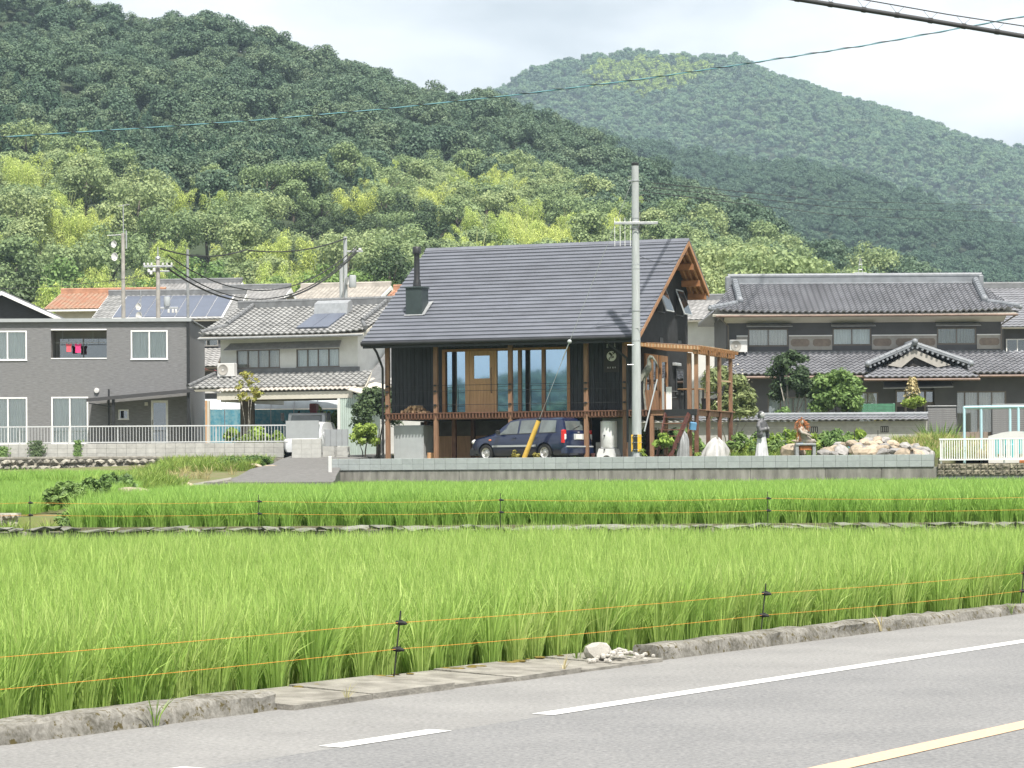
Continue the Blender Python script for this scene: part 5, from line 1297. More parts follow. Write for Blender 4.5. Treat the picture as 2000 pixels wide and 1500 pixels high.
def wheel(parent, x, y, r, side, w=0.165, rimr=0.6):
    wmb = MB(); R = r
    prof = [(R * 0.62, -w / 2), (R * 0.93, -w / 2), (R, -w / 3), (R, w / 3), (R * 0.93, w / 2), (R * 0.62, w / 2)]
    wmb.lathe(prof, (0, 0, 0), 28, cap=False); wmb.v = [(a, c, b) for a, b, c in wmb.v]; wmb.v = [(x + a, y + b, R + c) for a, b, c in wmb.v]
    tyre = wmb.build('wheel', 'black_rubber', parent, smooth=40)
    rm = MB(); rm.lathe([(0.0, 0.075), (R * 0.14, 0.078), (R * 0.18, 0.045), (R * 0.42, 0.03), (R * 0.50, 0.055), (R * 0.62, 0.078), (R * 0.63, 0.06)], (0, 0, 0), 24, cap=False)
    rm.v = [(x + a, y + side * c * w / 0.165, R + b) for a, b, c in rm.v]; rm.build('rim', 'wheel_silver', tyre, smooth=40)
    hb = MB()
    for k in range(8):
        a = 2 * pi * k / 8; hb.ball((x + cos(a) * R * 0.47, y + side * 0.045, R + sin(a) * R * 0.47), R * 0.055, 6, 4)
    hb.build('rim_hole', 'car_black', tyre); 
for x in (WXF, WXR):
    for s in (-1, 1): wheel(car, CX + x, s * 0.745, WR, s)

# ------------------------------------------------------------------ things under and on the deck
sb = thing('storage_box', 'pale grey storage cabinet standing under the deck corner', 'cabinet', H(-8.62, 0.25), HROT)
MB().bbox(0.0, 1.13, 0, 0.9, 0, 1.28, 0.01).build('body', 'light_grey_paint', sb)
MB().bbox(0.24, 1.11, -0.014, -0.001, 0.02, 1.24, 0.004).build('door', 'light_grey_paint', sb)
tk = thing('water_tank', 'tall white cylindrical tank on an arched base behind the pole', 'tank', H(-0.72, 0.45), HROT)
tm = MB().lathe([(0.27, 0.42), (0.285, 0.45), (0.29, 0.9), (0.285, 1.28), (0.29, 1.32), (0.27, 1.345), (0.0, 1.35)], (0, 0, 0), 24, cap=False); tm.build('body', 'tank_white', tk, smooth=40)
bm_ = MB(); bm_.prism([(-0.34, 0), (-0.34, 0.2), (-0.27, 0.40), (0.27, 0.40), (0.34, 0.2), (0.34, 0)] + [(0.17 * cos(a), 0.17 * sin(a)) for a in [k * pi / 8 for k in range(9)]], 'y', -0.28, 0.28); bm_.build('base', 'tank_white', tk)
for z in (0.84, 0.36): MB().tube([(-0.06, -0.30, z), (-0.06, -0.32, z)], 0.03, 8).build('port', 'dark_metal', tk)
pn = thing('leaning_board', 'grey and white board leaning behind the white tank', 'board', H(-1.05, 0.9), HROT)
MB().box(-0.05, 1.25, 0, 0.04, 0.1, 1.45).build('sheet', 'light_grey_paint', pn); MB().box(-0.22, 0.05, -0.2, -0.17, 0.0, 0.62).build('small_sheet', 'block_pale', pn)
fp = thing('flower_pot', 'small red pot on the ground behind the car', 'pot', H(-1.16, 0.05), HROT)
MB().lathe([(0.05, 0.02), (0.07, 0.2), (0.08, 0.2), (0.08, 0.24), (0.06, 0.24)], (0, 0, 0), 12).build('pot', 'red_steel', fp)
MB().lathe([(0.12, 0), (0.135, 0.05), (0.125, 0.3), (0.12, 0.31)], (0, 0, 0), 12).build('log_stump', 'door_wood', loc=H(-7.28, 0.4), label='cut log standing on end beside the brown post under the deck', cat='log')
rr = random.Random(4)
LG = [mmesh(MB().lathe([(0.055, -0.16), (0.06, 0.0), (0.052, 0.16)], (0, 0, 0), 7), 'log', 'log_end') for _ in range(2)]
k = 0
for r in range(3):
    for i in range(11 - r * 3):
        p = H(-8.28 + i * 0.086 + r * 0.1 + rr.uniform(-.015, .015), 0.45 + rr.uniform(-.03, .03), DZ + 0.055 + r * 0.085 - (0.03 if i > 7 else 0))
        link('firewood_log', LG[k % 2], None, None, p, (pi / 2 + rr.uniform(-.2, .2), rr.uniform(0, 3), HROT + rr.uniform(-.3, .3)), (rr.uniform(.7, 1.1), rr.uniform(.7, 1.1), 1), label='split firewood log in the small stack on the deck', cat='log', group='firewood on the deck'); k += 1
# heron figure tied to the pole, standing on the deck corner
hn = thing('heron_figure', 'tall wooden heron figure with a long bill beside the pole', 'statue', H(0.62, 0.35, DZ), HROT)
mb = MB(); mb.tube([(-0.38, 0, 0.78), (-0.22, 0, 0.98), (0.0, 0, 1.22), (0.12, 0, 1.42), (0.16, 0, 1.58), (0.13, 0, 1.72), (0.20, 0, 1.80), (0.30, 0, 1.78)], [0.01, 0.06, 0.14, 0.12, 0.07, 0.06, 0.075, 0.05], 10)
mb.build('body', 'bird_wood', hn, smooth=True)
MB().tube([(0.26, 0, 1.80), (0.40, 0, 1.62), (0.50, 0, 1.40)], [0.045, 0.03, 0.006], 8).build('bill', 'bird_wood', hn, smooth=True)
for y in (-0.05, 0.06): MB().tube([(0.0, y, 1.16), (-0.04, y, 0.6), (0.02, y, 0.0)], [0.03, 0.016, 0.02], 6).build('leg', 'bird_wood', hn)
MB().slab([(-0.42, -0.12, 0.72), (-0.05, -0.15, 1.0), (0.08, -0.13, 1.32), (-0.08, -0.13, 1.2)], 0.03).build('wing', 'bird_wood', hn)
# terrace furniture
tb = thing('terrace_table', 'wooden terrace table with dark legs on the side deck', 'table', H(1.9, 1.6, DZ), HROT)
MB().bbox(-0.4, 0.4, -0.35, 0.35, 0.70, 0.74, 0.006).build('table_top', 'door_wood', tb)
for x in (-0.33, 0.33):
    for y in (-0.28, 0.28): MB().box(x - 0.025, x + 0.025, y - 0.025, y + 0.025, 0, 0.70).build('leg', 'dark_metal', tb)
def chair(name, label, loc, rz, m):
    c = thing(name, label, 'chair', loc, rz, 'chairs on the side deck')
    MB().bbox(-0.24, 0.24, -0.22, 0.22, 0.40, 0.45, 0.01).build('seat', m, c)
    MB().slab([(-0.24, 0.20, 0.46), (0.24, 0.20, 0.46), (0.22, 0.32, 0.88), (-0.22, 0.32, 0.88)], 0.03).build('backrest', m, c)
    for x in (-0.21, 0.21):
        for y in (-0.19, 0.19): MB().tube([(x, y, 0.41), (x * 1.1, y * 1.15, 0)], 0.018, 6).build('leg', m, c)
        MB().tube([(x, 0.25, 0.66), (x, -0.18, 0.64), (x, -0.2, 0.42)], 0.018, 6).build('armrest', m, c)
    return c
chair('terrace_chair', 'black chair on the side deck in front of the orange doors', H(1.25, 1.7, DZ), HROT + 2.0, 'car_black')
chair('terrace_chair', 'black chair between the slim posts of the side deck', H(2.2, 3.4, DZ), HROT - 1.2, 'car_black')
pt = thing('plant_pot', 'black pot with dry stalks standing on the side deck', 'pot', H(2.15, 2.5, DZ), HROT)
MB().lathe([(0.12, 0), (0.16, 0.4), (0.175, 0.42)], (0, 0, 0), 14).build('pot', 'car_black', pt)
for k in range(5): MB().tube([(0.03 * k - 0.06, 0, 0.3), (0.05 * k - 0.1, 0, 0.75 - 0.05 * (k % 3))], 0.012, 5).build('stalk', 'pale_wood', pt)
MB().bbox(-0.10, 0.10, -0.02, 0.02, 0, 0.78, 0.01).build('white_board', 'white_frame', loc=H(1.42, 0.5, DZ), rot=(0, 0, HROT), label='narrow white board standing on the side deck', cat='board')
# covered things on the ground below the side deck
def tarp(name, label, loc, m, pts, seed):
    r = np.random.default_rng(seed); mb = MB(); n = 48; vs = []; fs = []
    for i, (rad, z) in enumerate(pts):
        for k in range(n):
            a = 2 * pi * k / n; f = 1 + (0.12 * sin(3 * a + 0.3 * i) + 0.13 * sin(8 * a + 0.25 * i)) * (1.15 - i / len(pts)) + r.normal() * 0.03
            vs.append((rad * f * cos(a) + 0.22 * z * (1 if len(name) > 14 else 0.2), rad * f * sin(a) * 0.75, z * (1 + 0.10 * sin(2 * a + 1)) + 0.04 * sin(5 * a + i) * (0 < i)))
    for i in range(len(pts) - 1):
        for k in range(n): fs.append((i * n + k, i * n + (k + 1) % n, (i + 1) * n + (k + 1) % n, (i + 1) * n + k))
    fs.append(tuple((len(pts) - 1) * n + k for k in range(n)))
    return mb.add(vs, fs).build(name, m, smooth=45, loc=loc, label=label, cat='tarpaulin')
tarp('silver_tarpaulin', 'crumpled silver tarpaulin over a pile below the side deck', H(3.05, 0.2, 0), 'tarp_silver', [(0.50, 0), (0.46, 0.14), (0.40, 0.30), (0.30, 0.48), (0.17, 0.60), (0.05, 0.66)], 3)
tarp('grey_tarpaulin', 'tall dark grey tarpaulin bundle behind the red step rail', H(2.14, -0.35, 0), 'dull_steel', [(0.20, 0), (0.19, 0.3), (0.16, 0.6), (0.12, 0.78), (0.07, 0.86), (0.02, 0.9)], 4)
MB().bbox(-0.11, 0.11, -0.09, 0.09, 0, 0.26, 0.03).build('blue_bag', 'tarp_blue', loc=H(2.42, -0.1, 1.0), rot=(0.1, 0.1, 0.3), label='blue bag hanging at the top of the red step rail', cat='bag')
bk = thing('green_bin', 'small green bin beside the pole foot', 'bin', H(0.52, -0.2), HROT)
MB().lathe([(0.10, 0), (0.12, 0.4), (0.13, 0.41), (0.13, 0.45)], (0, 0, 0), 12).build('bin', 'teal_plastic', bk)

# ------------------------------------------------------------------ robed statue
def fuse(parts, voxel, name, m, parent, smooth_it=4):
    mb = MB()
    for p in parts: mb.add(p.v, p.f)
    o = mb.build(name, m, parent)
    rm = o.modifiers.new('r', 'REMESH'); rm.mode = 'VOXEL'; rm.voxel_size = voxel
    sm = o.modifiers.new('s', 'SMOOTH'); sm.iterations = smooth_it; sm.factor = 0.5
    bpy.context.view_layer.update(); evaluated(o)
    o.data.polygons.foreach_set('use_smooth', [True] * len(o.data.polygons))
    return o
stp = H(5.05, -1.0, -0.02)
rs = thing('robed_statue', 'grey statue of a robed figure with folded arms and a white pleated skirt', 'statue', stp, 0.95)
def ell(path, sx, sy, n=18):
    mb = MB(); vs = []; fs = []
    for (x, y, z), a, b in zip(path, sx, sy):
        for k in range(n): t = 2 * pi * k / n; vs.append((x + a * cos(t), y + b * sin(t), z))
    for i in range(len(path) - 1):
        for k in range(n): fs.append((i * n + k, i * n + (k + 1) % n, (i + 1) * n + (k + 1) % n, (i + 1) * n + k))
    fs.append(tuple(range(n - 1, -1, -1))); fs.append(tuple((len(path) - 1) * n + k for k in range(n)))
    return mb.add(vs, fs)
S = 1.0
torso = ell([(0, 0, 0.80), (0, 0, 0.92), (0.0, 0, 1.08), (0, 0, 1.20), (0, 0, 1.265), (0, -0.01, 1.30), (0, -0.015, 1.37)], [0.145, 0.14, 0.17, 0.19, 0.165, 0.08, 0.058], [0.11, 0.105, 0.13, 0.125, 0.10, 0.07, 0.06])
arms = []
for s in (-1, 1):
    arms.append(MB().tube([(s * 0.17, 0, 1.22), (s * 0.235, -0.02, 1.08), (s * 0.235, -0.07, 0.95), (s * 0.10, -0.17, 0.98), (-s * 0.06, -0.185, 1.02)], [0.07, 0.085, 0.085, 0.065, 0.045], 12))
    arms.append(ell([(s * 0.22, -0.06, 0.70), (s * 0.23, -0.06, 0.82), (s * 0.22, -0.05, 0.96)], [0.03, 0.05, 0.05], [0.09, 0.12, 0.10]))
fuse([torso] + arms, 0.014, 'upper_robe', 'statue_grey', rs)
sk = MB(); n = 40; vs = []; fs = []
for i, (r, z) in enumerate(((0.135, 0.93), (0.15, 0.82), (0.19, 0.55), (0.235, 0.25), (0.27, 0.02))):
    for k in range(n):
        a = 2 * pi * k / n; f = 1 + (0.055 * i / 4) * (1 if k % 4 < 2 else -1); vs.append((r * f * cos(a), r * f * sin(a) * 0.80, z))
for i in range(4):
    for k in range(n): fs.append((i * n + k, i * n + (k + 1) % n, (i + 1) * n + (k + 1) % n, (i + 1) * n + k))
fs.append(tuple(range(n))); sk.add(vs, fs).build('pleated_skirt', 'statue_white', rs, smooth=35)
head = ell([(0, -0.015, 1.35), (0, -0.035, 1.385), (0, -0.03, 1.43), (0, -0.02, 1.49), (0, -0.01, 1.55), (0, 0.0, 1.585)], [0.04, 0.06, 0.074, 0.078, 0.06, 0.02], [0.05, 0.068, 0.088, 0.095, 0.075, 0.03])
nose = MB().tube([(0, -0.108, 1.505), (0, -0.13, 1.46), (0, -0.11, 1.448)], [0.010, 0.018, 0.01], 6)
brow = MB().tube([(-0.05, -0.095, 1.515), (0, -0.118, 1.51), (0.05, -0.095, 1.515)], 0.012, 6)
lips = MB().tube([(-0.025, -0.104, 1.415), (0, -0.115, 1.418), (0.025, -0.104, 1.415)], 0.010, 6)
chin = MB().ball((0, -0.085, 1.375), 0.026, 8, 6)
ears = [MB().ball((s * 0.078, 0.0, 1.47), 0.024, 8, 6, 0.4, 0.8, 1.2) for s in (-1, 1)]
fuse([head, nose, brow, lips, chin] + ears, 0.008, 'head', 'statue_skin', rs, 2)
hair = [ell([(0, 0.045, 1.36), (0, 0.055, 1.42), (0, 0.04, 1.50), (0, 0.02, 1.56), (0, 0.01, 1.60)], [0.05, 0.078, 0.09, 0.08, 0.03], [0.04, 0.055, 0.075, 0.08, 0.05]), MB().tube([(0, 0.10, 1.52), (0, 0.13, 1.44), (0, 0.11, 1.34)], [0.03, 0.035, 0.015], 8)]
fuse(hair, 0.010, 'hair', 'statue_grey', rs, 2)
for s in (-1, 1):
    hnd = [MB().ball((-s * 0.075, -0.20, 1.02), 0.035, 8, 6, 1.2, 0.7, 0.9)]
    for f in range(4): hnd.append(MB().tube([(-s * 0.095, -0.215, 1.045 - f * 0.018), (-s * 0.125, -0.213, 1.043 - f * 0.018), (-s * 0.148, -0.196, 1.04 - f * 0.018)], [0.009, 0.0085, 0.007], 6))
    hnd.append(MB().tube([(-s * 0.06, -0.205, 1.05), (-s * 0.085, -0.215, 1.072)], [0.011, 0.008], 6))
    fuse(hnd, 0.005, 'hand', 'statue_skin', rs, 1)
# reclining figure with rusty curls on a stand
rc = thing('curly_sculpture', 'weathered bronze torso sculpture with rusty wire curls on a stand', 'statue', H(6.50, -0.95, -0.02), 0.0)
MB().bbox(-0.33, 0.33, -0.2, 0.2, 0.46, 0.52, 0.01).build('stand_top', 'dull_steel', rc)
for x in (-0.28, 0.28): MB().bbox(x - 0.055, x + 0.055, -0.17, 0.17, -0.02, 0.46, 0.01).build('stand_leg', 'dull_steel', rc)
MB().bbox(-0.22, 0.22, -0.14, 0.14, 0.30, 0.455, 0.05).build('rusty_block', 'rust', rc)
bd = [MB().tube([(0.26, 0, 0.56), (0.10, 0, 0.60), (-0.02, 0, 0.72), (-0.10, 0, 0.88), (-0.14, 0, 1.02), (-0.13, 0, 1.10)], [0.06, 0.13, 0.145, 0.15, 0.12, 0.06], 14),
      MB().ball((0.02, -0.10, 0.90), 0.07, 10, 7), MB().ball((0.04, 0.08, 0.90), 0.07, 10, 7), MB().ball((-0.11, -0.02, 1.20), 0.085, 12, 9, 0.9, 0.95, 1.15),
      MB().tube([(-0.20, -0.12, 1.0), (-0.12, -0.19, 0.86), (0.08, -0.18, 0.80), (0.2, -0.12, 0.74)], [0.05, 0.05, 0.04, 0.03], 10), MB().tube([(-0.16, 0.13, 1.0), (0.0, 0.2, 0.86), (0.16, 0.16, 0.8)], [0.05, 0.045, 0.035], 10),
      MB().tube([(-0.05, -0.02, 0.62), (-0.3, -0.03, 0.58), (-0.46, -0.03, 0.62)], [0.09, 0.06, 0.015], 10), MB().tube([(0.15, 0, 0.58), (0.3, 0, 0.60), (0.36, 0, 0.55)], [0.1, 0.06, 0.03], 10), MB().tube([(-0.03, -0.03, 1.2), (-0.01, -0.04, 1.17)], [0.02, 0.015], 6)]
fuse(bd, 0.014, 'body', 'sculpt_bronze', rc)
rr = random.Random(9); hr = MB()
for k in range(46):
    a = rr.uniform(0.2, 5.6); b = rr.uniform(-0.8, 0.8); P = []
    L = rr.uniform(0.14, 0.34)
    for j in range(9):
        t = j / 8; x = -0.13 + (-cos(a) * (0.09 + L * t)) * 0.8; z = 1.22 + sin(a) * (0.09 + L * t * 0.55) - 0.42 * t * t * (1 if cos(a) > 0 else 0.35)
        P.append((x + 0.025 * sin(t * 14 + k), b * (0.08 + 0.12 * t) + 0.02 * cos(t * 14 + k), z))
    hr.tube(P, 0.009, 5)
hr.build('wire_curls', 'rust', rc, smooth=True)
# heap of boulders
RK = [rock_mesh(400 + i, 'boulder', 2, 0.8) for i in range(6)] + [rock_mesh(430 + i, 'boulder_grey', 2, 0.85) for i in range(2)]
rr = random.Random(21)
def boulder(u, v, z, sx, sy, sz, i, lab, grp=None):
    link('boulder', RK[i % 8], None, None, H(u, v, z), (rr.uniform(-.4, .4), rr.uniform(-.4, .4), rr.uniform(0, 6)), (sx, sy, sz), label=lab, cat='rock', group=grp)
boulder(6.0, -0.55, 0.22, 0.50, 0.42, 0.42, 0, 'big rounded pinkish boulder leaning below the curly sculpture')
hl = ''
for k in range(64):
    w = rr.random(); u = 6.95 + 3.45 * w; row = rr.random(); hgt = max(0.0, 0.72 * (1 - abs(w - 0.42) / 0.62)) * row
    s = rr.uniform(0.13, 0.30) * (1.1 if row < 0.5 else 0.9)
    gi = k if rr.random() < 0.8 else 6 + k % 2
    hl = ('small' if s < 0.19 else 'mid sized' if s < 0.25 else 'large') + (' grey' if gi % 8 > 5 else ' tan') + ' boulder in the ' + ('front' if row < 0.35 else 'middle' if row < 0.7 else 'back') + ' of the heap, ' + ('sculpture side' if w < 0.33 else 'mid heap' if w < 0.66 else 'playground side')
    boulder(u, -0.85 + row * 1.7 + rr.uniform(-.15, .15), 0.08 + hgt, s * rr.uniform(1.0, 1.6), s, s * rr.uniform(0.75, 1.1), gi, hl, 'boulders heaped in the yard')
# ------------------------------------------------------------------ building kit
class Fr:
    """a building's own frame: x along its front, y into it; converts photo measurements on a plane y = v"""
    def __init__(s, px0, D0, z0, deg):
        s.O = Vector((WX(px0, D0), D0, z0)); s.a = radians(deg); s.u = Vector((cos(s.a), sin(s.a), 0)); s.v = Vector((-sin(s.a), cos(s.a), 0)); s.rz = s.a
    def U(s, px, v=0.0):
        k = (px - 1000) / FPX; b = s.O + s.v * v
        return (k * b.y - b.x) / (s.u.x - k * s.u.y)
    def Z(s, px, py, v=0.0):
        u = s.U(px, v); D = (s.O + s.u * u + s.v * v).y
        return WZ(px, py, D) - s.O.z
    def at(s, u, v, z=0.0): return s.O + s.u * u + s.v * v + Vector((0, 0, z))
def window(parent, x0, x1, z0, z1, cols, mf, back=None, y=0.0, fr=0.045, name='window', glass='glass_house', rail=False, sill=True):
    f = MB(); ya, yb = y - 0.035, y + 0.05
    f.box(x0, x1, ya, yb, z0, z0 + fr); f.box(x0, x1, ya, yb, z1 - fr, z1)
    for i in range(cols + 1):
        c = x0 + fr / 2 + (x1 - x0 - fr) * i / cols; f.box(c - fr / 2, c + fr / 2, ya + (0.012 if 0 < i < cols else 0), yb, z0 + fr, z1 - fr)
    if sill: f.box(x0 - 0.02, x1 + 0.02, ya - 0.03, ya - 0.001, z0 - 0.02, z0 + 0.025)
    f = f.build(name, mf, parent)
    for i in range(cols):
        a = x0 + fr + (x1 - x0 - fr) * i / cols; b = x0 + (x1 - x0 - fr) * (i + 1) / cols
        MB().box(a, b, y + 0.0 + 0.012 * (i % 2), y + 0.008 + 0.012 * (i % 2), z0 + fr, z1 - fr).build('pane', glass, f)
    if back:
        n = max(8, int((x1 - x0) / 0.03)); vs = []; fs = []
        for i in range(n + 1):
            x = x0 + (x1 - x0) * i / n; yy = y + 0.12 + 0.025 * sin(i * 1.45) + 0.012 * sin(i * 0.5)
            vs += [(x, yy, z0), (x, yy, z1)]
        for i in range(n): fs.append((2 * i, 2 * i + 2, 2 * i + 3, 2 * i + 1))
        MB().add(vs, fs).build('curtain', back, f, smooth=True)
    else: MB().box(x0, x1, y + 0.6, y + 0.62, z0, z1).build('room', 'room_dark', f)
    return f
def tile_slope(mb, el, er, tl, tr, course=0.27, tw=0.27, amp=0.030, step=0.03, sub=5, sag=0.0):
    """wavy tiles on a roof slope: eave left/right, top left/right; each course overlaps the one below"""
    el, er, tl, tr = map(Vector, (el, er, tl, tr)); e = (er - el); Le = e.length; e.normalize()
    up = (tl - el) - e * (tl - el).dot(e); L = up.length; up.normalize(); nn = e.cross(up).normalized()
    la, ra = (tl - el).dot(e), Le + (tr - er).dot(e); nr = max(2, int(round(L / course)))
    x0 = math.floor(min(0, la) / tw) * tw; xs = np.arange(x0, max(Le, ra) + tw, tw / sub)
    def wv(x): f = (x / tw) % 1.0; return amp * (abs(cos(pi * f)) ** 1.4)
    for i in range(nr):
        t0, t1 = i / nr, (i + 1) / nr
        l0, r0, l1, r1 = la * t0, Le + (ra - Le) * t0, la * t1, Le + (ra - Le) * t1
        vs = []; cols = 0
        for x in xs:
            a, b = min(max(x, l0), r0), min(max(x, l1), r1)
            if cols and abs(a - pa) < 1e-6 and abs(b - pb) < 1e-6: continue
            pa, pb = a, b; cols += 1
            s0 = sag * (1 - t0) ** 2 * ((2 * a / Le - 1) ** 4); s1 = sag * (1 - t1) ** 2 * ((2 * b / Le - 1) ** 4)
            base0 = el + e * a + up * (L * t0) + Vector((0, 0, s0)); base1 = el + e * b + up * (L * t1) + Vector((0, 0, s1)); w0, w1 = wv(a), wv(b)
            vs += [base0 + nn * (w0 - 0.012), base0 + nn * (w0 + step), base1 + nn * (w1 + 0.0)]
        fs = []
        for c in range(cols - 1): fs += [(c * 3, c * 3 + 3, c * 3 + 4, c * 3 + 1), (c * 3 + 1, c * 3 + 4, c * 3 + 5, c * 3 + 2)]
        mb.add(vs, fs)
    return mb
def ridge(mb, a, b, w=0.16, h=0.22, r=0.08):
    a, b = Vector(a), Vector(b); up = Vector((0, 0, 1))
    mb.beam(a + up * (h / 2), b + up * (h / 2), w, h); mb.tube([a + up * (h + r * 0.3), b + up * (h + r * 0.3)], r, 8)
    n = int((b - a).length / 0.28)
    for i in range(n + 1):
        p = a.lerp(b, i / max(1, n)) + up * (h + r * 0.3); q = p + (b - a).normalized() * 0.03; mb.tube([p, q], r * 1.18, 8)
    return mb
def gable_house(name, label, fr, u0, u1, d, hz, eave, rise, mw, mt, over=0.5, side_over=0.4, tw=0.27, barge='white_frame', course=0.27, wall_u=None, kudari=None, ridge_m='ridge_grey', solid=True):
    """house with its ridge along the front: walls, tiled front slope, plain rear slope, ridge, bargeboards"""
    t = thing(name, label, 'house', fr.O, fr.rz)
    pit = rise / (d / 2 + over)
    g = [(0, 0), (d, 0), (d, hz), (d / 2, hz + pit * d / 2 - 0.08), (0, hz)]
    MB().prism(g, 'x', u0, u1).build('wall', mw, t)
    a0, a1 = u0 - side_over, u1 + side_over; ez = hz - pit * over + 0.08; rz = ez + rise
    r = tile_slope(MB(), (a0, -over, ez), (a1, -over, ez), (a0, d / 2, rz), (a1, d / 2, rz), course, tw).build('roof_tiles', mt, t, smooth=60, kind='stuff')
    MB().slab([(a0, -over, ez - 0.03), (a1, -over, ez - 0.03), (a1, d / 2, rz - 0.03), (a0, d / 2, rz - 0.03)], 0.07).build('roof_deck', 'cream_plaster', t)
    MB().slab([(a0, d / 2, rz - 0.02), (a1, d / 2, rz - 0.02), (a1, d + over, ez - 0.02), (a0, d + over, ez - 0.02)], 0.09).build('rear_slope', mt, t)
    rd = ridge(MB(), (a0, d / 2, rz), (a1, d / 2, rz))
    for k in (kudari or []): ridge(rd, (k, d / 2 - 0.1, rz + 0.02), (k, -over * 0.2, ez + pit * over * 0.8 + 0.02), 0.13, 0.10, 0.07)
    rd.build('ridge_tiles', ridge_m, t)
    for U, s in ((a0, 1), (a1, -1)):
        for (ya, za), (yb, zb) in (((-over - 0.01, ez), (d / 2, rz)), ((d / 2, rz), (d + over, ez))):
            MB().slab([(U, ya, za - 0.24), (U, yb, zb - 0.24), (U, yb, zb + 0.01), (U, ya, za + 0.01)], -0.04 * -s).build('bargeboard', barge, t)
    return t, ez, rz, pit
def box_house_gutter(t, x0, x1, y, z, m='copper_gutter'): MB().tube([(x0, y, z), (x1, y, z)], 0.055, 8).build('gutter', m, t, smooth=50)
def ac_unit(label, loc, rz):
    a = thing('air_conditioner', label, 'air conditioner', loc, rz)
    MB().bbox(-0.4, 0.4, 0, 0.3, 0.06, 0.62, 0.015).build('case', 'white_plastic', a)
    g = MB().lathe([(0.0, 0), (0.07, 0.0), (0.075, 0.012), (0.20, 0.012), (0.21, 0.02), (0.235, 0.02), (0.24, 0.0)], (0, 0, 0), 24, cap=False); g.v = [(x - 0.12, -z - 0.002, y + 0.34) for x, y, z in g.v]
    gr = g.build('fan_grille', 'band_panel', a, smooth=40)
    MB().tube([(-0.12, -0.02, 0.34), (-0.12, -0.026, 0.34)], 0.05, 10).build('hub', 'white_plastic', gr)
    for x in (-0.3, 0.3): MB().box(x - 0.03, x + 0.03, 0, 0.3, 0, 0.059).build('foot', 'dull_steel', a)
    return a

# ------------------------------------------------------------------ grey two-storey house
gf = Fr(371, 110, 2.56, 1.5)
gh = thing('grey_house', 'two storey house with grey textured siding and a flat roofline', 'house', gf.O, gf.rz)
def gwin(a, b, c, d): return (gf.U(a), gf.U(b), gf.Z((a + b) / 2, d), gf.Z((a + b) / 2, c))
top = gf.Z(200, 626); HW = {'bal': gwin(101, 210, 645, 699), 'w1': gwin(-22, 54, 646, 704), 'w3': gwin(257, 329, 645, 702), 'd1': gwin(-22, 54, 776, 868), 'd2': gwin(101, 173, 775, 868), 's': gwin(232, 252, 800, 819), 'door': gwin(296, 329, 782, 868)}
xl = gf.U(-75)
holes_wall(MB(), xl, 0, -0.1, top, 0, 0.15, list(HW.values())).build('wall', 'grey_tile_siding', gh)
MB().box(xl, 0, 7.0, 7.15, -0.1, top).build('rear_wall', 'grey_tile_siding', gh)
MB().box(-0.15, 0, 0.151, 6.999, -0.1, top).build('end_wall', 'grey_tile_siding', gh); MB().box(xl, xl + 0.15, 0.151, 6.999, -0.1, top).build('end_wall', 'grey_tile_siding', gh)
MB().box(xl - 0.1, 0.1, -0.1, 7.25, top + 0.001, top + 0.05).build('roof', 'dull_steel', gh)
MB().box(xl - 0.11, 0.11, -0.13, -0.101, top - 0.06, top + 0.09).build('roof_edge', 'light_grey_paint', gh)
MB().box(-0.09, 0.03, -0.10, -0.001, -0.1, top - 0.07).build('downpipe', 'dark_metal', gh)
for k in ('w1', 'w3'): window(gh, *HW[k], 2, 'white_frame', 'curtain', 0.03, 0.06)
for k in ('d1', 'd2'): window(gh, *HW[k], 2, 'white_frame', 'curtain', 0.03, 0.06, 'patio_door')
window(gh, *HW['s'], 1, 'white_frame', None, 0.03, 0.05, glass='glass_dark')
dw = HW['door']; dd = holes_wall(MB(), dw[0], dw[1], dw[2], dw[3], -0.01, 0.05, [(dw[0] + 0.09, dw[1] - 0.09, dw[2] + 0.12, dw[3] - 0.10)]).build('back_door', 'white_frame', gh)
MB().box(dw[0] + 0.09, dw[1] - 0.09, 0.015, 0.025, dw[2] + 0.12, dw[3] - 0.1).build('pane', 'glass_dark', dd); MB().box(dw[0] + 0.05, dw[1] - 0.05, 0.4, 0.42, dw[2], dw[3]).build('room', 'olive_blind', dd)
MB().tube([(dw[0] + 0.05, -0.03, dw[2] + 0.85), (dw[0] + 0.05, -0.06, dw[2] + 0.95), (dw[0] + 0.05, -0.03, dw[2] + 1.05)], 0.012, 6).build('handle', 'dark_metal', dd)
b = HW['bal']
bl = MB(); bl.box(b[0], b[1], 1.3, 1.35, b[2] - 0.1, b[3] + 0.1); bl.box(b[0] - 0.05, b[0] - 0.001, 0.16, 1.3, b[2], b[3]); bl.box(b[1] + 0.001, b[1] + 0.05, 0.16, 1.3, b[2], b[3]); bl.box(b[0], b[1], 0.16, 1.3, b[3] + 0.001, b[3] + 0.05); bl.build('balcony_recess', 'band_panel', gh)
MB().box(b[0], b[1], -0.02, 0.16, b[2] - 0.045, b[2] - 0.001).build('balcony_coping', 'white_frame', gh); MB().box(b[0], b[1], -0.02, -0.001, b[3] + 0.001, b[3] + 0.05).build('balcony_trim', 'white_frame', gh)
window(gh, b[0] + 0.15, b[1] - 0.1, b[2], b[3] - 0.25, 2, 'grey_frame', None, 1.24, 0.05, glass='glass_dark', sill=False)
MB().tube([(b[0] + 0.1, 0.35, b[3] - 0.52), (b[1] - 0.1, 0.35, b[3] - 0.52)], 0.016, 6).build('drying_pole', 'steel', gh)
for x in (0.45, 1.75): MB().tube([(b[0] + x, 0.35, b[3]), (b[0] + x, 0.35, b[3] - 0.52)], 0.010, 5).build('pole_hanger', 'steel', gh)
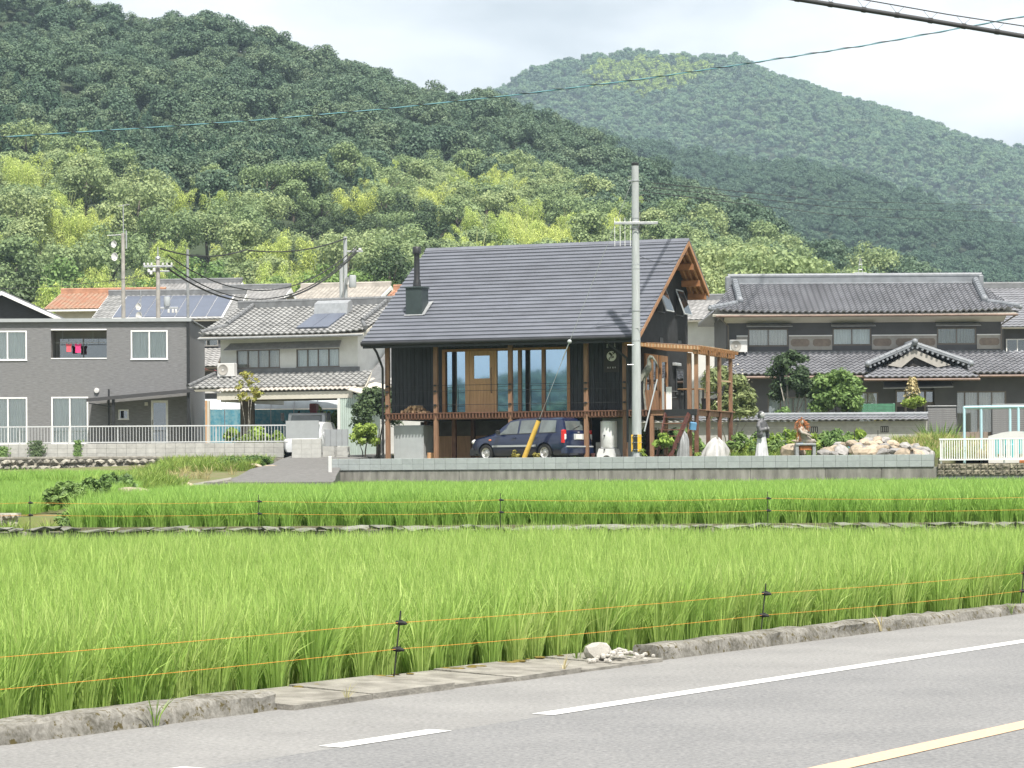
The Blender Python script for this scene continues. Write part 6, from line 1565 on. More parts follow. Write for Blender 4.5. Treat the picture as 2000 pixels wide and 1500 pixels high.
def garment(x, m, lab, w, h):
    t = thing('hanging_shirt', lab, 'clothing', gf.at(x, 0.35, b[3] - 0.55), gf.rz, 'laundry on the balcony')
    mb = MB(); n = 8; P = [(-w / 2, -0.02), (-w * 0.3, 0.0), (-w * 0.1, -0.04), (w * 0.1, -0.04), (w * 0.3, 0.0), (w / 2, -0.02), (w * 0.42, -0.14), (w * 0.36, -0.14), (w * 0.40, -h), (-w * 0.40, -h), (-w * 0.36, -0.14), (-w * 0.42, -0.14)]
    mb.prism(P, 'y', -0.02, 0.02); mb.build('cloth', m, t); MB().tube([(-w * 0.3, 0, 0.01), (0, 0, 0.05), (w * 0.3, 0, 0.01)], 0.006, 5).build('hanger', 'white_frame', t)
xs_ = gf.U(136, 0.35); garment(xs_, 'coral_cloth', 'coral sleeveless top hanging on the balcony pole', 0.26, 0.36); xs_ = gf.U(154, 0.35); garment(xs_, 'pink_cloth', 'bright pink top hanging on the balcony pole', 0.30, 0.40)
mb = MB(); vx, vz = gf.U(190), gf.Z(190, 763); mb.lathe([(0.0, 0.09), (0.10, 0.08), (0.115, 0.05), (0.11, 0.0)], (0, 0, 0), 16, cap=False); mb.v = [(vx + x, -z, vz + y) for x, y, z in mb.v]; mb.build('vent_hood', 'white_plastic', gh, smooth=40)
vx, vz = gf.U(287), gf.Z(287, 789); MB().bbox(vx - 0.07, vx + 0.07, -0.13, -0.001, vz - 0.07, vz + 0.08, 0.015).build('wall_lamp', 'white_plastic', gh)
# lean-to car roof beside it
cr_ = thing('carport', 'dark slanting carport roof on two posts beside the grey house', 'carport', gf.at(0, -1.6), gf.rz)
c0, c1 = gf.U(171, -1.6), gf.U(421, -1.6); z0, z1 = gf.Z(171, 779, -1.6), gf.Z(421, 756, -1.6)
MB().slab([(c0, 0, z0), (c1, 0, z1), (c1, 1.5, z1), (c0, 1.5, z0)], 0.045).build('roof_sheet', 'dark_metal', cr_); MB().slab([(c0 - 0.02, -0.04, z0 - 0.13), (c1 + 0.02, -0.04, z1 - 0.13), (c1 + 0.02, -0.04, z1 + 0.02), (c0 - 0.02, -0.04, z0 + 0.02)], -0.035).build('edge_beam', 'dark_siding', cr_)
for p in (222, 369): u = gf.U(p, -1.5); MB().box(u - 0.06, u + 0.06, 0.06, 0.18, -0.1, z0 + (z1 - z0) * (u - c0) / (c1 - c0) - 0.05).build('post', 'dark_metal', cr_)
u = gf.U(206, -1.5); MB().box(u - 0.035, u + 0.035, 1.3, 1.38, -0.1, z0 + 0.45).build('rear_post', 'dark_metal', cr_)
u = gf.U(222, -1.5); MB().beam((u, 0.12, z0 - 0.35), (c0 + 0.05, 0.12, z0 - 0.18), 0.04, 0.04).build('strut', 'dark_metal', cr_)
for k, (p, w, m_) in enumerate(((128, 0.5, 'pale_wood'), (232, 0.3, 'terracotta'), (275, 0.35, 'terracotta'), (262, 0.25, 'white_plastic'))):
    q = thing('planter', ('wooden planter box behind the railing below the tall window', 'terracotta planter behind the railing under the small window', 'low terracotta trough behind the railing beside the back door', 'small white tub between the terracotta planters')[k], 'planter', (WX(p, 105.2), 105.2, 2.55))
    mb = MB(); mb.add([(-w / 2 * .85, -.1, 0), (w / 2 * .85, -.1, 0), (w / 2 * .85, .1, 0), (-w / 2 * .85, .1, 0), (-w / 2, -.13, .26), (w / 2, -.13, .26), (w / 2, .13, .26), (-w / 2, .13, .26)], [(3, 2, 1, 0), (0, 1, 5, 4), (1, 2, 6, 5), (2, 3, 7, 6), (3, 0, 4, 7)]); mb.build('box', m_, q); MB().box(-w / 2 * .95, w / 2 * .95, -.12, .12, .2, .23).build('soil', 'mud', q)

# ------------------------------------------------------------------ white house with the car shelter
wf = Fr(700, 108, 2.3, -20.3)
wh = thing('white_tiled_house', 'white plastered house with two tiers of grey tiled roof', 'house', wf.O, wf.rz)
uz = lambda a, b, c, d: (wf.U(a), wf.U(b), wf.Z((a + b) / 2, d), wf.Z((a + b) / 2, c))
wa, wb = uz(463, 548, 683, 719), uz(580, 664, 681, 717)
U0 = wf.U(432); ez_, wz0 = 5.15, 3.2
holes_wall(MB(), U0, 0, 2.35, ez_ + 0.3, 0, 0.15, [wa, wb]).build('wall', 'white_plaster', wh)
MB().prism([(0.151, 2.35), (6.0, 2.35), (6.0, ez_), (3.0, ez_ + 1.3), (0.151, ez_ + 0.1)], 'x', -0.15, -0.001).build('gable_wall', 'white_plaster', wh); MB().prism([(0.151, 2.35), (6.0, 2.35), (6.0, ez_), (3.0, ez_ + 1.3), (0.151, ez_ + 0.1)], 'x', U0 + 0.001, U0 + 0.15).build('gable_wall', 'white_plaster', wh)
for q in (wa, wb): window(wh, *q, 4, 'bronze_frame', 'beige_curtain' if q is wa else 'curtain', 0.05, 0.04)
a0, a1, er, rv = -7.05, 0.62, -0.85, 3.0; e1 = wf.Z(550, 654, er); r1 = wf.Z(605, 600, rv)
tile_slope(MB(), (a0, er, e1), (a1, er, e1), (a0, rv, r1), (a1, rv, r1), 0.30, 0.29, 0.065, 0.045, sag=0.10).build('roof_tiles', 'tile_grey', wh, smooth=45, kind='stuff')
MB().slab([(a0, er, e1 - 0.03), (a1, er, e1 - 0.03), (a1, rv, r1 - 0.03), (a0, rv, r1 - 0.03)], 0.10).build('roof_deck', 'cream_plaster', wh); MB().slab([(a0, rv, r1 - 0.02), (a1, rv, r1 - 0.02), (a1, 6.9, e1), (a0, 6.9, e1)], 0.1).build('rear_slope', 'tile_grey', wh)
rd = ridge(MB(), (a0, rv, r1), (a1, rv, r1), 0.2, 0.26, 0.09)
for k in (a0 + 0.75, a1 - 0.55): ridge(rd, (k, rv - 0.1, r1 + 0.02), (k, 0.4, e1 + (r1 - e1) * 0.32 + 0.02), 0.16, 0.12, 0.09)
for k, s in ((a0 + 0.75, -1), (a1 - 0.55, 1)): ridge(rd, (k, 0.4, e1 + (r1 - e1) * 0.32), (k + s * 0.65, er + 0.05, e1 + 0.12), 0.14, 0.08, 0.08)
rd.build('ridge_tiles', 'ridge_grey', wh)
box_house_gutter(wh, a0, a1, er - 0.05, e1 - 0.09, 'dull_steel')
MB().slab([(wf.U(446), -0.42, wf.Z(560, 682)), (wf.U(672), -0.42, wf.Z(560, 681)), (wf.U(668), 0.0, wf.Z(560, 667)), (wf.U(452), 0.0, wf.Z(560, 668))], 0.03).build('window_awning', 'dull_steel', wh)
l0, l1, lv = -8.1, 1.25, -2.1; L0, L1 = wf.U(368, lv), wf.U(430, 0); lz0, lz1 = wf.Z(560, 757, lv), wf.Z(560, 729, 0)
tile_slope(MB(), (L0, lv, lz0), (l1, lv, lz0), (L1, -0.01, lz1), (l1 - 0.6, -0.01, lz1), 0.30, 0.29, 0.065, 0.045).build('lower_roof_tiles', 'tile_grey', wh, smooth=60, kind='stuff')
MB().slab([(L0, lv, lz0 - 0.03), (l1, lv, lz0 - 0.03), (l1 - 0.6, -0.02, lz1 - 0.03), (L1, -0.02, lz1 - 0.03)], 0.08).build('lower_roof_deck', 'cream_plaster', wh)
ridge(MB(), (L0, lv, lz0 + 0.02), (L1, 0.0, lz1 + 0.02), 0.13, 0.1, 0.08).build('hip_tiles', 'ridge_grey', wh)
MB().box(U0 - 0.1, 0.1, -0.14, -0.005, lz1 - 0.05, lz1 + 0.22).build('flashing', 'ridge_grey', wh)
# wing roof on the far side of the corner post
tile_slope(MB(), (1.2, 0.3, lz0 + 0.1), (3.4, 0.3, lz0 + 0.1), (1.2, 4.2, lz0 + 2.6), (3.4, 4.2, lz0 + 2.6), 0.3, 0.27, 0.035, 0.035).build('wing_roof_tiles', 'tile_mid', wh, smooth=60, kind='stuff')
MB().slab([(0.1, 0.2, lz0 + 0.02), (3.4, 0.3, lz0 + 0.05), (3.4, 4.2, lz0 + 2.55), (0.1, 4.2, lz0 + 2.55)], 0.1).build('wing_roof_deck', 'ridge_grey', wh); MB().box(0.1, 3.2, 0.8, 4.5, 0, lz0 + 0.2).build('wing_wall', 'white_plaster', wh)
# solar water heater
sx0, sx1 = wf.U(606, 1.0), wf.U(668, 1.0); sp = (r1 - e1) / (rv - er)
rzf = lambda v: e1 + sp * (v - er) + 0.07
hsx = thing('solar_heater', 'solar water heater with a silver tank on the tiled roof', 'solar heater', wf.O, wf.rz)
for i in range(2): x = sx0 + (sx1 - sx0) / 2 * i; MB().slab([(x + 0.01, -0.35, rzf(-0.35) + 0.08), (x + (sx1 - sx0) / 2 - 0.01, -0.35, rzf(-0.35) + 0.08), (x + (sx1 - sx0) / 2 - 0.01, 1.5, rzf(1.5) + 0.08), (x + 0.01, 1.5, rzf(1.5) + 0.08)], 0.07).build('collector', 'solar_blue', hsx)
mb = MB(); mb.prism([(1.52, rzf(1.5) + 0.02), (2.1, rzf(2.1)), (2.1, rzf(2.1) + 0.35), (1.95, rzf(2.1) + 0.45), (1.6, rzf(1.5) + 0.52)], 'x', sx0 - 0.03, sx1 + 0.05); mb.build('tank', 'steel', hsx)
ac_unit('white air conditioner on the lower tiles of the white house', wf.at(wf.U(447, -0.5), -0.75, lz0 + 0.52), wf.rz)
# car shelter in front
sf = Fr(700, 105.2, 2.3, -20.3)
sh = thing('car_shelter', 'open car shelter with a scalloped tile edge and a mint green end wall', 'shelter', sf.O, sf.rz)
sx = [sf.U(p) for p in (425, 690)]; sz0, sz1 = sf.Z(560, 768), sf.Z(560, 757)
tile_slope(MB(), (sx[0], -0.1, sz0 + 0.10), (sx[1], -0.1, sz0 + 0.10), (sx[0], 2.4, sz0 + 0.62), (sx[1], 2.4, sz0 + 0.62), 0.8, 0.21, 0.06, 0.02).build('roof_sheet', 'tile_pale', sh, smooth=60, kind='stuff')
MB().box(sx[0], sx[1], -0.02, 0.06, sz0 - 0.24, sz0 + 0.06).build('beam', 'cream_plaster', sh); MB().box(sx[0], sx[1] - 0.4, 0.3, 2.6, sz0 - 0.22, sz0 - 0.02).build('ceiling', 'room_mid', sh)
MB().slab([(sx[1] - 0.1, -0.3, sz0 + 0.12), (sx[1] + 0.75, -0.3, sz0 - 0.12), (sx[1] + 0.75, 2.4, sz0 + 0.3), (sx[1] - 0.1, 2.4, sz0 + 0.5)], 0.05).build('side_eave', 'cream_plaster', sh)
u = sf.U(404); MB().bbox(u - 0.07, u + 0.03, 0, 0.1, 0, sz0 - 0.24).build('post', 'door_wood', sh); MB().bbox(u + 0.035, u + 0.13, -0.02, 0.1, 0, sz0 - 0.24).build('post', 'cream_plaster', sh)
u0, u1 = sf.U(660), sf.U(698); MB().box(u0, u0 + 0.12, -0.02, 0.1, -0.2, sz0 - 0.25).build('post', 'white_plaster', sh)
for i in range(8): w = (u1 - u0 - 0.12) / 8; MB().bbox(u0 + 0.125 + i * w, u0 + 0.12 + (i + 1) * w - 0.005, 0.0, 0.05, -0.2, sz0 - 0.1, 0.006).build('wall_panel', 'mint_panel', sh)
MB().box(u1 - 0.05, u1, 0.05, 2.4, -0.2, sz0).build('end_wall', 'mint_panel', sh); MB().box(sf.U(418), sf.U(445), 2.5, 2.6, 0, sz0).build('rear_wall', 'room_mid', sh)
# plastic tunnel with blue net behind the shelter
tn = thing('plastic_tunnel', 'plastic growing tunnel with a blue net behind the car shelter', 'greenhouse', (WX(350, 117), 117.0, 2.4), 0.0)
mb = MB(); L = WX(665, 117) - WX(350, 117); vs = []; fs = []
for i in range(15):
    x = L * i / 14; vs += [(x, 0, 0), (x, 0, 2.1), (x, 0.25, 2.4), (x, 0.9, 2.6)]
for i in range(14):
    for j in range(1, 3): fs.append((i * 4 + j, i * 4 + 4 + j, i * 4 + 5 + j, i * 4 + 1 + j))
mb.add(vs, fs).build('cover', 'pale_sheet', tn, smooth=True); mb = MB()
n = 120; vs = []; fs = []
for i in range(n + 1): x = L * i / n; y = 0.06 * sin(i * 0.9) + 0.03 * sin(i * 2.3); vs += [(x, -0.05 + y, 0), (x, -0.05 + y * 0.6, 1.0), (x, -0.02, 2.08)]
for i in range(n):
    for j in range(2): fs.append((i * 3 + j, i * 3 + 3 + j, i * 3 + 4 + j, i * 3 + 1 + j))
mb.add(vs, fs).build('net', 'blue_sheet', tn, smooth=True)
for i in range(8): MB().tube([(L * i / 7, -0.08, 0), (L * i / 7, -0.08, 2.1), (L * i / 7, 0.22, 2.43), (L * i / 7, 0.9, 2.63)], 0.02, 6).build('hoop', 'steel', tn)
# crane truck, nose towards the camera
tr = thing('crane_truck', 'small white truck with a dark red crane under the car shelter', 'truck', (WX(597, 106.5), 106.5, 2.30), radians(-8))
cab = MB(); prof = [(0.0, 0.45), (0.0, 1.0), (0.08, 1.12), (0.30, 1.72), (0.42, 1.78), (1.35, 1.78), (1.4, 0.45)]
cab.prism(prof, 'x', -0.80, 0.80); cb = cab.build('cab', 'truck_white', tr)
bv = cb.modifiers.new('b', 'BEVEL'); bv.width = 0.05; bv.segments = 3; bpy.context.view_layer.update(); evaluated(cb)
MB().slab([(-0.68, 0.055, 1.12), (0.68, 0.055, 1.12), (0.64, 0.27, 1.68), (-0.64, 0.27, 1.68)], -0.012).build('windscreen', 'car_glass', tr)
for s in (-1, 1):
    MB().slab([(s * 0.806, 0.30, 1.12), (s * 0.806, 1.15, 1.12), (s * 0.806, 1.15, 1.6), (s * 0.806, 0.42, 1.6)], 0.004 * s).build('side_window', 'car_glass', tr); MB().tube([(s * 0.80, 0.15, 1.3), (s * 0.98, 0.05, 1.45), (s * 0.98, 0.05, 1.75)], 0.014, 6).build('mirror_arm', 'dark_metal', tr)
    MB().bbox(s * 0.98 - 0.08, s * 0.98 + 0.08, 0.0, 0.06, 1.45, 1.78, 0.02).build('door_mirror', 'dark_metal', tr); MB().bbox(s * 0.62 - 0.12, s * 0.62 + 0.12, -0.025, 0.02, 0.66, 0.84, 0.02).build('headlamp', 'clear_lens', tr)
    MB().tube([(s * 0.5, 1.0, 1.78), (s * 0.5, 1.0, 1.88)], 0.05, 8).build('roof_lamp', 'dark_metal', tr)
MB().bbox(-0.82, 0.82, -0.06, 0.15, 0.36, 0.56, 0.03).build('bumper', 'light_grey_paint', tr); MB().bbox(-0.8, 0.8, 1.6, 4.4, 0.75, 0.85).build('load_bed', 'tarp_blue', tr)
MB().bbox(-0.8, 0.8, 4.35, 4.4, 0.86, 1.2).build('tailboard', 'tarp_blue', tr)
MB().bbox(-0.13, 0.13, 1.45, 1.75, 0.8, 1.9, 0.03).build('crane_column', 'crane_red', tr); MB().bbox(-0.12, 0.16, 1.3, 1.9, 1.9, 2.2, 0.03).build('crane_boom', 'crane_red', tr); MB().bbox(0.84, 1.0, 1.45, 1.7, 0.1, 1.15, 0.02).build('outrigger', 'crane_red', tr)
for x, y in ((-0.66, 0.72), (0.66, 0.72), (-0.66, 3.5), (0.66, 3.5)):
    q = MB(); q.lathe([(0.14, -0.09), (0.25, -0.09), (0.28, -0.05), (0.28, 0.05), (0.25, 0.09), (0.14, 0.09)], (0, 0, 0), 20, cap=False); q.v = [(x + c, y + a, 0.28 + bb) for a, bb, c in q.v]; q.build('wheel', 'black_rubber', tr, smooth=40)
# silver car in front of the truck
sc_ = thing('silver_car', 'small silver car half hidden by the gate wall in front of the truck', 'car', (WX(584, 103.6), 103.6, 2.22), radians(-12))
k_top = IT([0, 0.08, 0.3, 0.85, 1.0, 1.5, 1.9, 3.0, 3.4, 3.6], [0.55, 0.72, 0.80, 0.92, 0.98, 1.38, 1.46, 1.46, 1.30, 0.7]); k_belt = IT([0, 0.08, 0.3, 0.85, 3.4, 3.6], [0.5, 0.64, 0.72, 0.84, 0.92, 0.6])
def k_ring(s):
    w = float(np.interp(s, [0, 0.1, 0.4, 3.2, 3.6], [0.55, 0.68, 0.73, 0.73, 0.66])); t, bb = k_top(s), min(k_belt(s), k_top(s) - 0.03); rw = w * (0.8 if t - bb > 0.15 else 0.9)
    return [(0, 0.2), (w * 0.86, 0.2), (w, 0.35), (w, 0.6), (w * 0.97, bb), (rw, t - 0.03), (rw * 0.7, t), (0, t + 0.01)]
cbd = car_body([0, 0.04, 0.08, 0.15, 0.3, 0.5, 0.85, 1.0, 1.2, 1.5, 1.9, 2.5, 3.0, 3.2, 3.4, 3.5, 3.6], k_ring, 'body', 'silver_paint', sc_); cbd.rotation_euler = (0, 0, pi / 2)
mb = MB(); vs = []; fs = []
for i, x in enumerate((1.04, 1.2, 1.35, 1.46)):
    for y in np.linspace(-0.55, 0.55, 7): vs.append((-y * (1 - 0.05 * i), x - 0.012, k_top(x) + 0.008 - 0.06 * y * y))
for i in range(3):
    for j in range(6): fs.append((i * 7 + j, i * 7 + 7 + j, i * 7 + 8 + j, i * 7 + j + 1))
mb.add(vs, fs).build('windscreen', 'car_glass', sc_, smooth=True)
for s in (-1, 1): MB().bbox(s * 0.78 - 0.08, s * 0.78 + 0.08, 1.05, 1.13, 0.9, 1.02, 0.02).build('door_mirror', 'silver_paint', sc_); MB().ball((s * 0.52, 0.1, 0.64), 0.13, 10, 6, 1, 0.7, 0.7).build('headlamp', 'clear_lens', sc_, smooth=True)
for x, y in ((-0.64, 0.6), (0.64, 0.6), (-0.64, 2.9), (0.64, 2.9)):
    q = MB(); q.lathe([(0.14, -0.08), (0.25, -0.08), (0.27, -0.05), (0.27, 0.05), (0.25, 0.08), (0.14, 0.08)], (0, 0, 0), 20, cap=False); q.v = [(x + c, y + a, 0.27 + bb) for a, bb, c in q.v]; q.build('wheel', 'black_rubber', sc_, smooth=40)

# ------------------------------------------------------------------ roofs of the village behind
f1 = Fr(-40, 126, 2.7, 4); e_ = f1.Z(0, 622)
dg = thing('dark_gable_house', 'dark sided gable house with a white bargeboard behind the grey house', 'house', f1.O, f1.rz)
ax, az = f1.U(8), f1.Z(8, 568); bx_, bz_ = f1.U(140), f1.Z(140, 627); mx = 2 * ax - bx_
MB().prism([(mx + 0.5, 0), (bx_ - 0.5, 0), (bx_ - 0.5, bz_ + 0.1), (ax, az - 0.25), (mx + 0.5, bz_ + 0.1)], 'y', 0, 6).build('wall', 'dark_siding', dg)
for s, q in ((1, bx_), (-1, mx)):
    MB().slab([(q, -0.5, bz_), (q, 6.5, bz_), (ax, 6.5, az), (ax, -0.5, az)], 0.1 * s).build('roof_slope', 'ridge_grey', dg); MB().slab([(q, -0.52, bz_ - 0.26), (ax, -0.52, az - 0.24), (ax, -0.52, az - 0.06), (q, -0.52, bz_ - 0.08)], 0.05 * s).build('bargeboard', 'white_frame', dg)
f2 = Fr(110, 150, 3.3, -6); h2, *_ = gable_house('red_roofed_house', 'house with a weathered orange red tile roof behind the grey house', f2, 0, f2.U(285), 6.0, f2.Z(180, 606, -0.5) + 0.2, 0, 1.15, 'cream_plaster', 'tile_red', 0.6, 0.5, ridge_m='tile_orange')
box_house_gutter(h2, -0.5, f2.U(285), -0.66, f2.Z(180, 607, -0.5), 'white_frame')
f3 = Fr(205, 133, 2.9, -4); uu = f3.U(440); h3, e3, r3, p3_ = gable_house('solar_roofed_house', 'grey tiled house carrying a row of blue solar panels', f3, 0, uu, 7.0, f3.Z(330, 632, -0.6) + 0.35, 0, 1.55, 'grey_plaster', 'tile_grey', 0.6, 0.55)
for i in range(7):
    w = (uu - 0.6) / 7.0; x = 0.55 + i * w; za = lambda v: e3 + p3_ * (v + 0.6) + 0.10
    MB().slab([(x, -0.4, za(-0.4)), (x + w - 0.035, -0.4, za(-0.4)), (x + w - 0.035, 3.1, za(3.1)), (x, 3.1, za(3.1))], 0.035).build('solar_panel', 'solar_blue', h3)
MB().slab([(0.5, -0.45, e3 + p3_ * 0.15 + 0.055), (uu, -0.45, e3 + p3_ * 0.15 + 0.055), (uu, 3.15, e3 + p3_ * 3.75 + 0.055), (0.5, 3.15, e3 + p3_ * 3.75 + 0.055)], 0.015).build('panel_rail', 'white_frame', h3)
window(h3, f3.U(383), f3.U(428), f3.Z(405, 676), f3.Z(405, 650), 2, 'grey_frame', 'curtain', -0.06, 0.04)
tile_slope(MB(), (f3.U(372), -2.2, f3.Z(400, 716, -2.2)), (f3.U(440), -2.2, f3.Z(400, 716, -2.2)), (f3.U(372), -0.05, f3.Z(400, 681, 0)), (f3.U(440), -0.05, f3.Z(400, 681, 0)), 0.27, 0.27, 0.035, 0.035).build('lower_roof_tiles', 'tile_mid', h3, smooth=60, kind='stuff')
MB().slab([(f3.U(372), -2.2, f3.Z(400, 718, -2.2)), (f3.U(440), -2.2, f3.Z(400, 718, -2.2)), (f3.U(440), -0.05, f3.Z(400, 683, 0)), (f3.U(372), -0.05, f3.Z(400, 683, 0))], 0.08).build('lower_roof_deck', 'bronze_frame', h3)
mb = MB(); vs = []; fs = []; p = W(398, 726, 121)
mt_ = thing('maroon_canopy', 'rounded maroon plastic canopy between the grey and white houses', 'canopy', (p.x, 121, 2.5))
for i in range(9):
    a = pi * i / 8; vs += [(-0.85 * cos(a) * (1 + 0.0), 0, p.z - 2.8 + 0.42 * sin(a)), (-0.85 * cos(a), 2.2, p.z - 2.8 + 0.42 * sin(a))]
for i in range(8): fs.append((i * 2, i * 2 + 2, i * 2 + 3, i * 2 + 1))
mb.add(vs, fs).build('cover', 'maroon_sheet', mt_, smooth=True)
for i in range(5): a = pi * (i + 0.5) / 5; MB().tube([(-0.87 * cos(a), -0.01, p.z - 2.78 + 0.43 * sin(a)), (-0.87 * cos(a), 2.2, p.z - 2.78 + 0.43 * sin(a))], 0.025, 5).build('rib', 'crane_red', mt_)
for x in (-0.8, 0.8): MB().box(x - 0.04, x + 0.04, 0, 0.08, 0, p.z - 2.7).build('post', 'white_plastic', mt_)
MB().box(-1.0, 1.0, 0.5, 0.6, p.z - 3.5, p.z - 2.85).build('side_wall', 'white_plastic', mt_)
f4 = Fr(300, 158, 3.6, -8); h4, *_ = gable_house('slate_roofed_house', 'house with a pale slate grey roof behind the solar panels', f4, 0, f4.U(440), 6.0, f4.Z(360, 585, -0.5) + 0.2, 0, 1.15, 'cream_plaster', 'tile_mid', 0.6, 0.4)
f5 = Fr(425, 152, 3.4, -8); h5, *_ = gable_house('cream_gabled_house', 'small house with a cream gable and grey tiles below the bamboo', f5, 0, f5.U(535), 6.0, f5.Z(470, 602, -0.5) + 0.2, 0, 1.30, 'cream_plaster', 'tile_mid', 0.6, 0.4)
f6 = Fr(575, 162, 3.8, -12); h6, *_ = gable_house('pale_roofed_house', 'house with a pale cream tile roof behind the solar heater', f6, 0, f6.U(730), 6.0, f6.Z(650, 592, -0.5) + 0.2, 0, 1.15, 'cream_plaster', 'tile_pale', 0.6, 0.4, ridge_m='tile_pale')
f7 = Fr(745, 150, 3.4, -20); h7, e7, r7, p7 = gable_house('orange_tiled_house', 'orange tiled house with blue panels half hidden by the black roof', f7, 0, f7.U(850), 6.0, f7.Z(760, 612, -0.5) + 0.2, 0, 1.6, 'cream_plaster', 'tile_orange', 0.6, 0.4, ridge_m='tile_orange')
for i in range(3): x = 0.5 + i * 0.95; MB().slab([(x, -0.3, e7 + p7 * 0.3 + 0.1), (x + 0.9, -0.3, e7 + p7 * 0.3 + 0.1), (x + 0.9, 1.9, e7 + p7 * 2.5 + 0.1), (x, 1.9, e7 + p7 * 2.5 + 0.1)], 0.03).build('solar_panel', 'solar_blue', h7)
# ------------------------------------------------------------------ large dark tiled house
rf_ = Fr(1420, 119, 2.45, 0.0)
dh = thing('dark_tiled_house', 'large two storey house with dark glazed tiles and a gabled porch', 'house', rf_.O, 0.0)
def rq(a, b, c, d, v=0.0): return (rf_.U(a, v), rf_.U(b, v), rf_.Z((a + b) / 2, d, v), rf_.Z((a + b) / 2, c, v))
RW = rf_.U(1957); ups = [rq(1463, 1541, 642, 676), rq(1628, 1703, 641, 674), rq(1832, 1908, 640, 672)]
uz0, uz1 = rf_.Z(1690, 690), rf_.Z(1690, 612)
holes_wall(MB(), 0, RW, uz0 - 1.2, uz1, 0, 0.16, ups).build('upper_wall', 'grey_plaster', dh)
MB().box(0, 0.15, 0.161, 7.0, uz0 - 1.2, uz1).build('upper_end_wall', 'grey_plaster', dh); MB().box(RW - 0.15, RW, 0.161, 7.0, uz0 - 1.2, uz1).build('upper_end_wall', 'grey_plaster', dh)
MB().slab([(-0.15, -0.95, uz1 - 0.06), (RW + 0.15, -0.95, uz1 - 0.06), (RW + 0.1, -0.06, rf_.Z(1690, 630)), (-0.1, -0.06, rf_.Z(1690, 630))], -0.04).build('cove', 'cream_plaster', dh)
zb0, zb1 = rf_.Z(1690, 683), rf_.Z(1690, 656)
for i, q in enumerate(ups):
    window(dh, *q, 2, 'bronze_frame', ('beige_curtain', 'curtain', 'olive_blind')[i], 0.04, 0.05)
    z = q[3] + 0.07; MB().slab([(q[0] - 0.12, -0.45, z + 0.02), (q[1] + 0.16, -0.45, z + 0.02), (q[1] + 0.12, -0.0, z + 0.17), (q[0] - 0.08, -0.0, z + 0.17)], 0.035).build('window_awning', 'dull_steel', dh)
spans = [(0.45, ups[0][0]), (ups[0][1], ups[1][0]), (ups[1][1], ups[2][0]), (ups[2][1], RW)]
for a, b_ in spans:
    MB().box(a + 0.03, b_ - 0.03, -0.045, -0.001, zb0, zb1).build('band_panel', 'band_panel', dh); MB().box(a + 0.03, b_ - 0.03, -0.06, -0.001, zb1 + 0.001, zb1 + 0.05).build('band_trim', 'white_frame', dh)
for a, b_ in ((1545, 1583), (1588, 1625), (1706, 1743), (1750, 1786), (1793, 1829), (1913, 1954)):
    a, b_ = rf_.U(a) + 0.02, rf_.U(b_) - 0.02; zc, hh = (zb0 + zb1) / 2 + 0.02, 0.17; c = 0.09
    MB().prism([(a + c, zc - hh), (b_ - c, zc - hh), (b_, zc - hh + c), (b_, zc + hh - c), (b_ - c, zc + hh), (a + c, zc + hh), (a, zc + hh - c), (a, zc - hh + c)], 'y', -0.058, -0.046).build('inset_panel', 'brown_panel', dh)
# upper roof
er, rv = -1.1, 3.0; e0, e1_ = rf_.U(1400, er), rf_.U(1990, er); ez = rf_.Z(1690, 612, er); rz = rf_.Z(1690, 556, rv); t0, t1 = rf_.U(1432, rv), rf_.U(1912, rv)
tile_slope(MB(), (e0 - 0.2, er, ez), (e1_, er, ez), (t0, rv, rz), (t1, rv, rz), 0.30, 0.29, 0.11, 0.06, sag=0.16).build('roof_tiles', 'tile_dark', dh, smooth=60, kind='stuff')
MB().slab([(e0 - 0.15, er + 0.02, ez - 0.03), (e1_ - 0.05, er + 0.02, ez - 0.03), (t1, rv, rz - 0.04), (t0, rv, rz - 0.04)], 0.09).build('roof_deck', 'cream_plaster', dh)
MB().slab([(t0, rv, rz - 0.03), (t1, rv, rz - 0.03), (e1_, 7.6, ez), (e0 - 0.2, 7.6, ez)], 0.1).build('rear_slope', 'tile_dark', dh)
for (ua, ub) in ((e0 - 0.2, t0), (e1_, t1)):
    s = 1 if ua < ub else -1
    q = [(ua, 7.4, ez), (ua, er, ez), (ub, rv - 1.2, rz - 0.5), (ub, rv + 1.2, rz - 0.5)]
    if s < 0: q = [q[1], q[0], q[3], q[2]]
    tile_slope(MB(), *q, 0.27, 0.27, 0.04, 0.03).build('side_slope_tiles', 'tile_dark', dh, smooth=60, kind='stuff')
rd = MB(); rd.bbox(t0 - 0.15, t1 + 0.1, rv - 0.13, rv + 0.13, rz - 0.05, rz + 0.40, 0.02)
o = rd.build('ridge_wall', 'ridge_blue', dh)
rd = ridge(MB(), (t0 - 0.2, rv, rz + 0.38), (t1 + 0.15, rv, rz + 0.38), 0.3, 0.05, 0.09); rd.bbox(t0 - 0.2, t1 + 0.15, rv - 0.2, rv - 0.14, rz + 0.02, rz + 0.09)
rd.build('ridge_tiles', 'ridge_blue', dh)
for (ua, ub, uc) in ((rf_.U(1437, rv), rf_.U(1447, 0.2), e0 - 0.25), (rf_.U(1906, rv), rf_.U(1925, 0.2), e1_ + 0.1)):
    kd = MB(); zm = ez + (rz - ez) * (0.2 - er) / (rv - er); ridge(kd, (ua, rv - 0.2, rz + 0.02), (ub, 0.2, zm + 0.06), 0.26, 0.12, 0.15); kd.ball((ub, 0.12, zm + 0.2), 0.17, 10, 7)
    ridge(kd, (ub, 0.2, zm + 0.02), (uc, er - 0.02, ez + 0.20), 0.2, 0.08, 0.10); kd.ball((uc, er, ez + 0.26), 0.13, 8, 6); kd.build('hip_ridge', 'ridge_blue', dh, smooth=40)
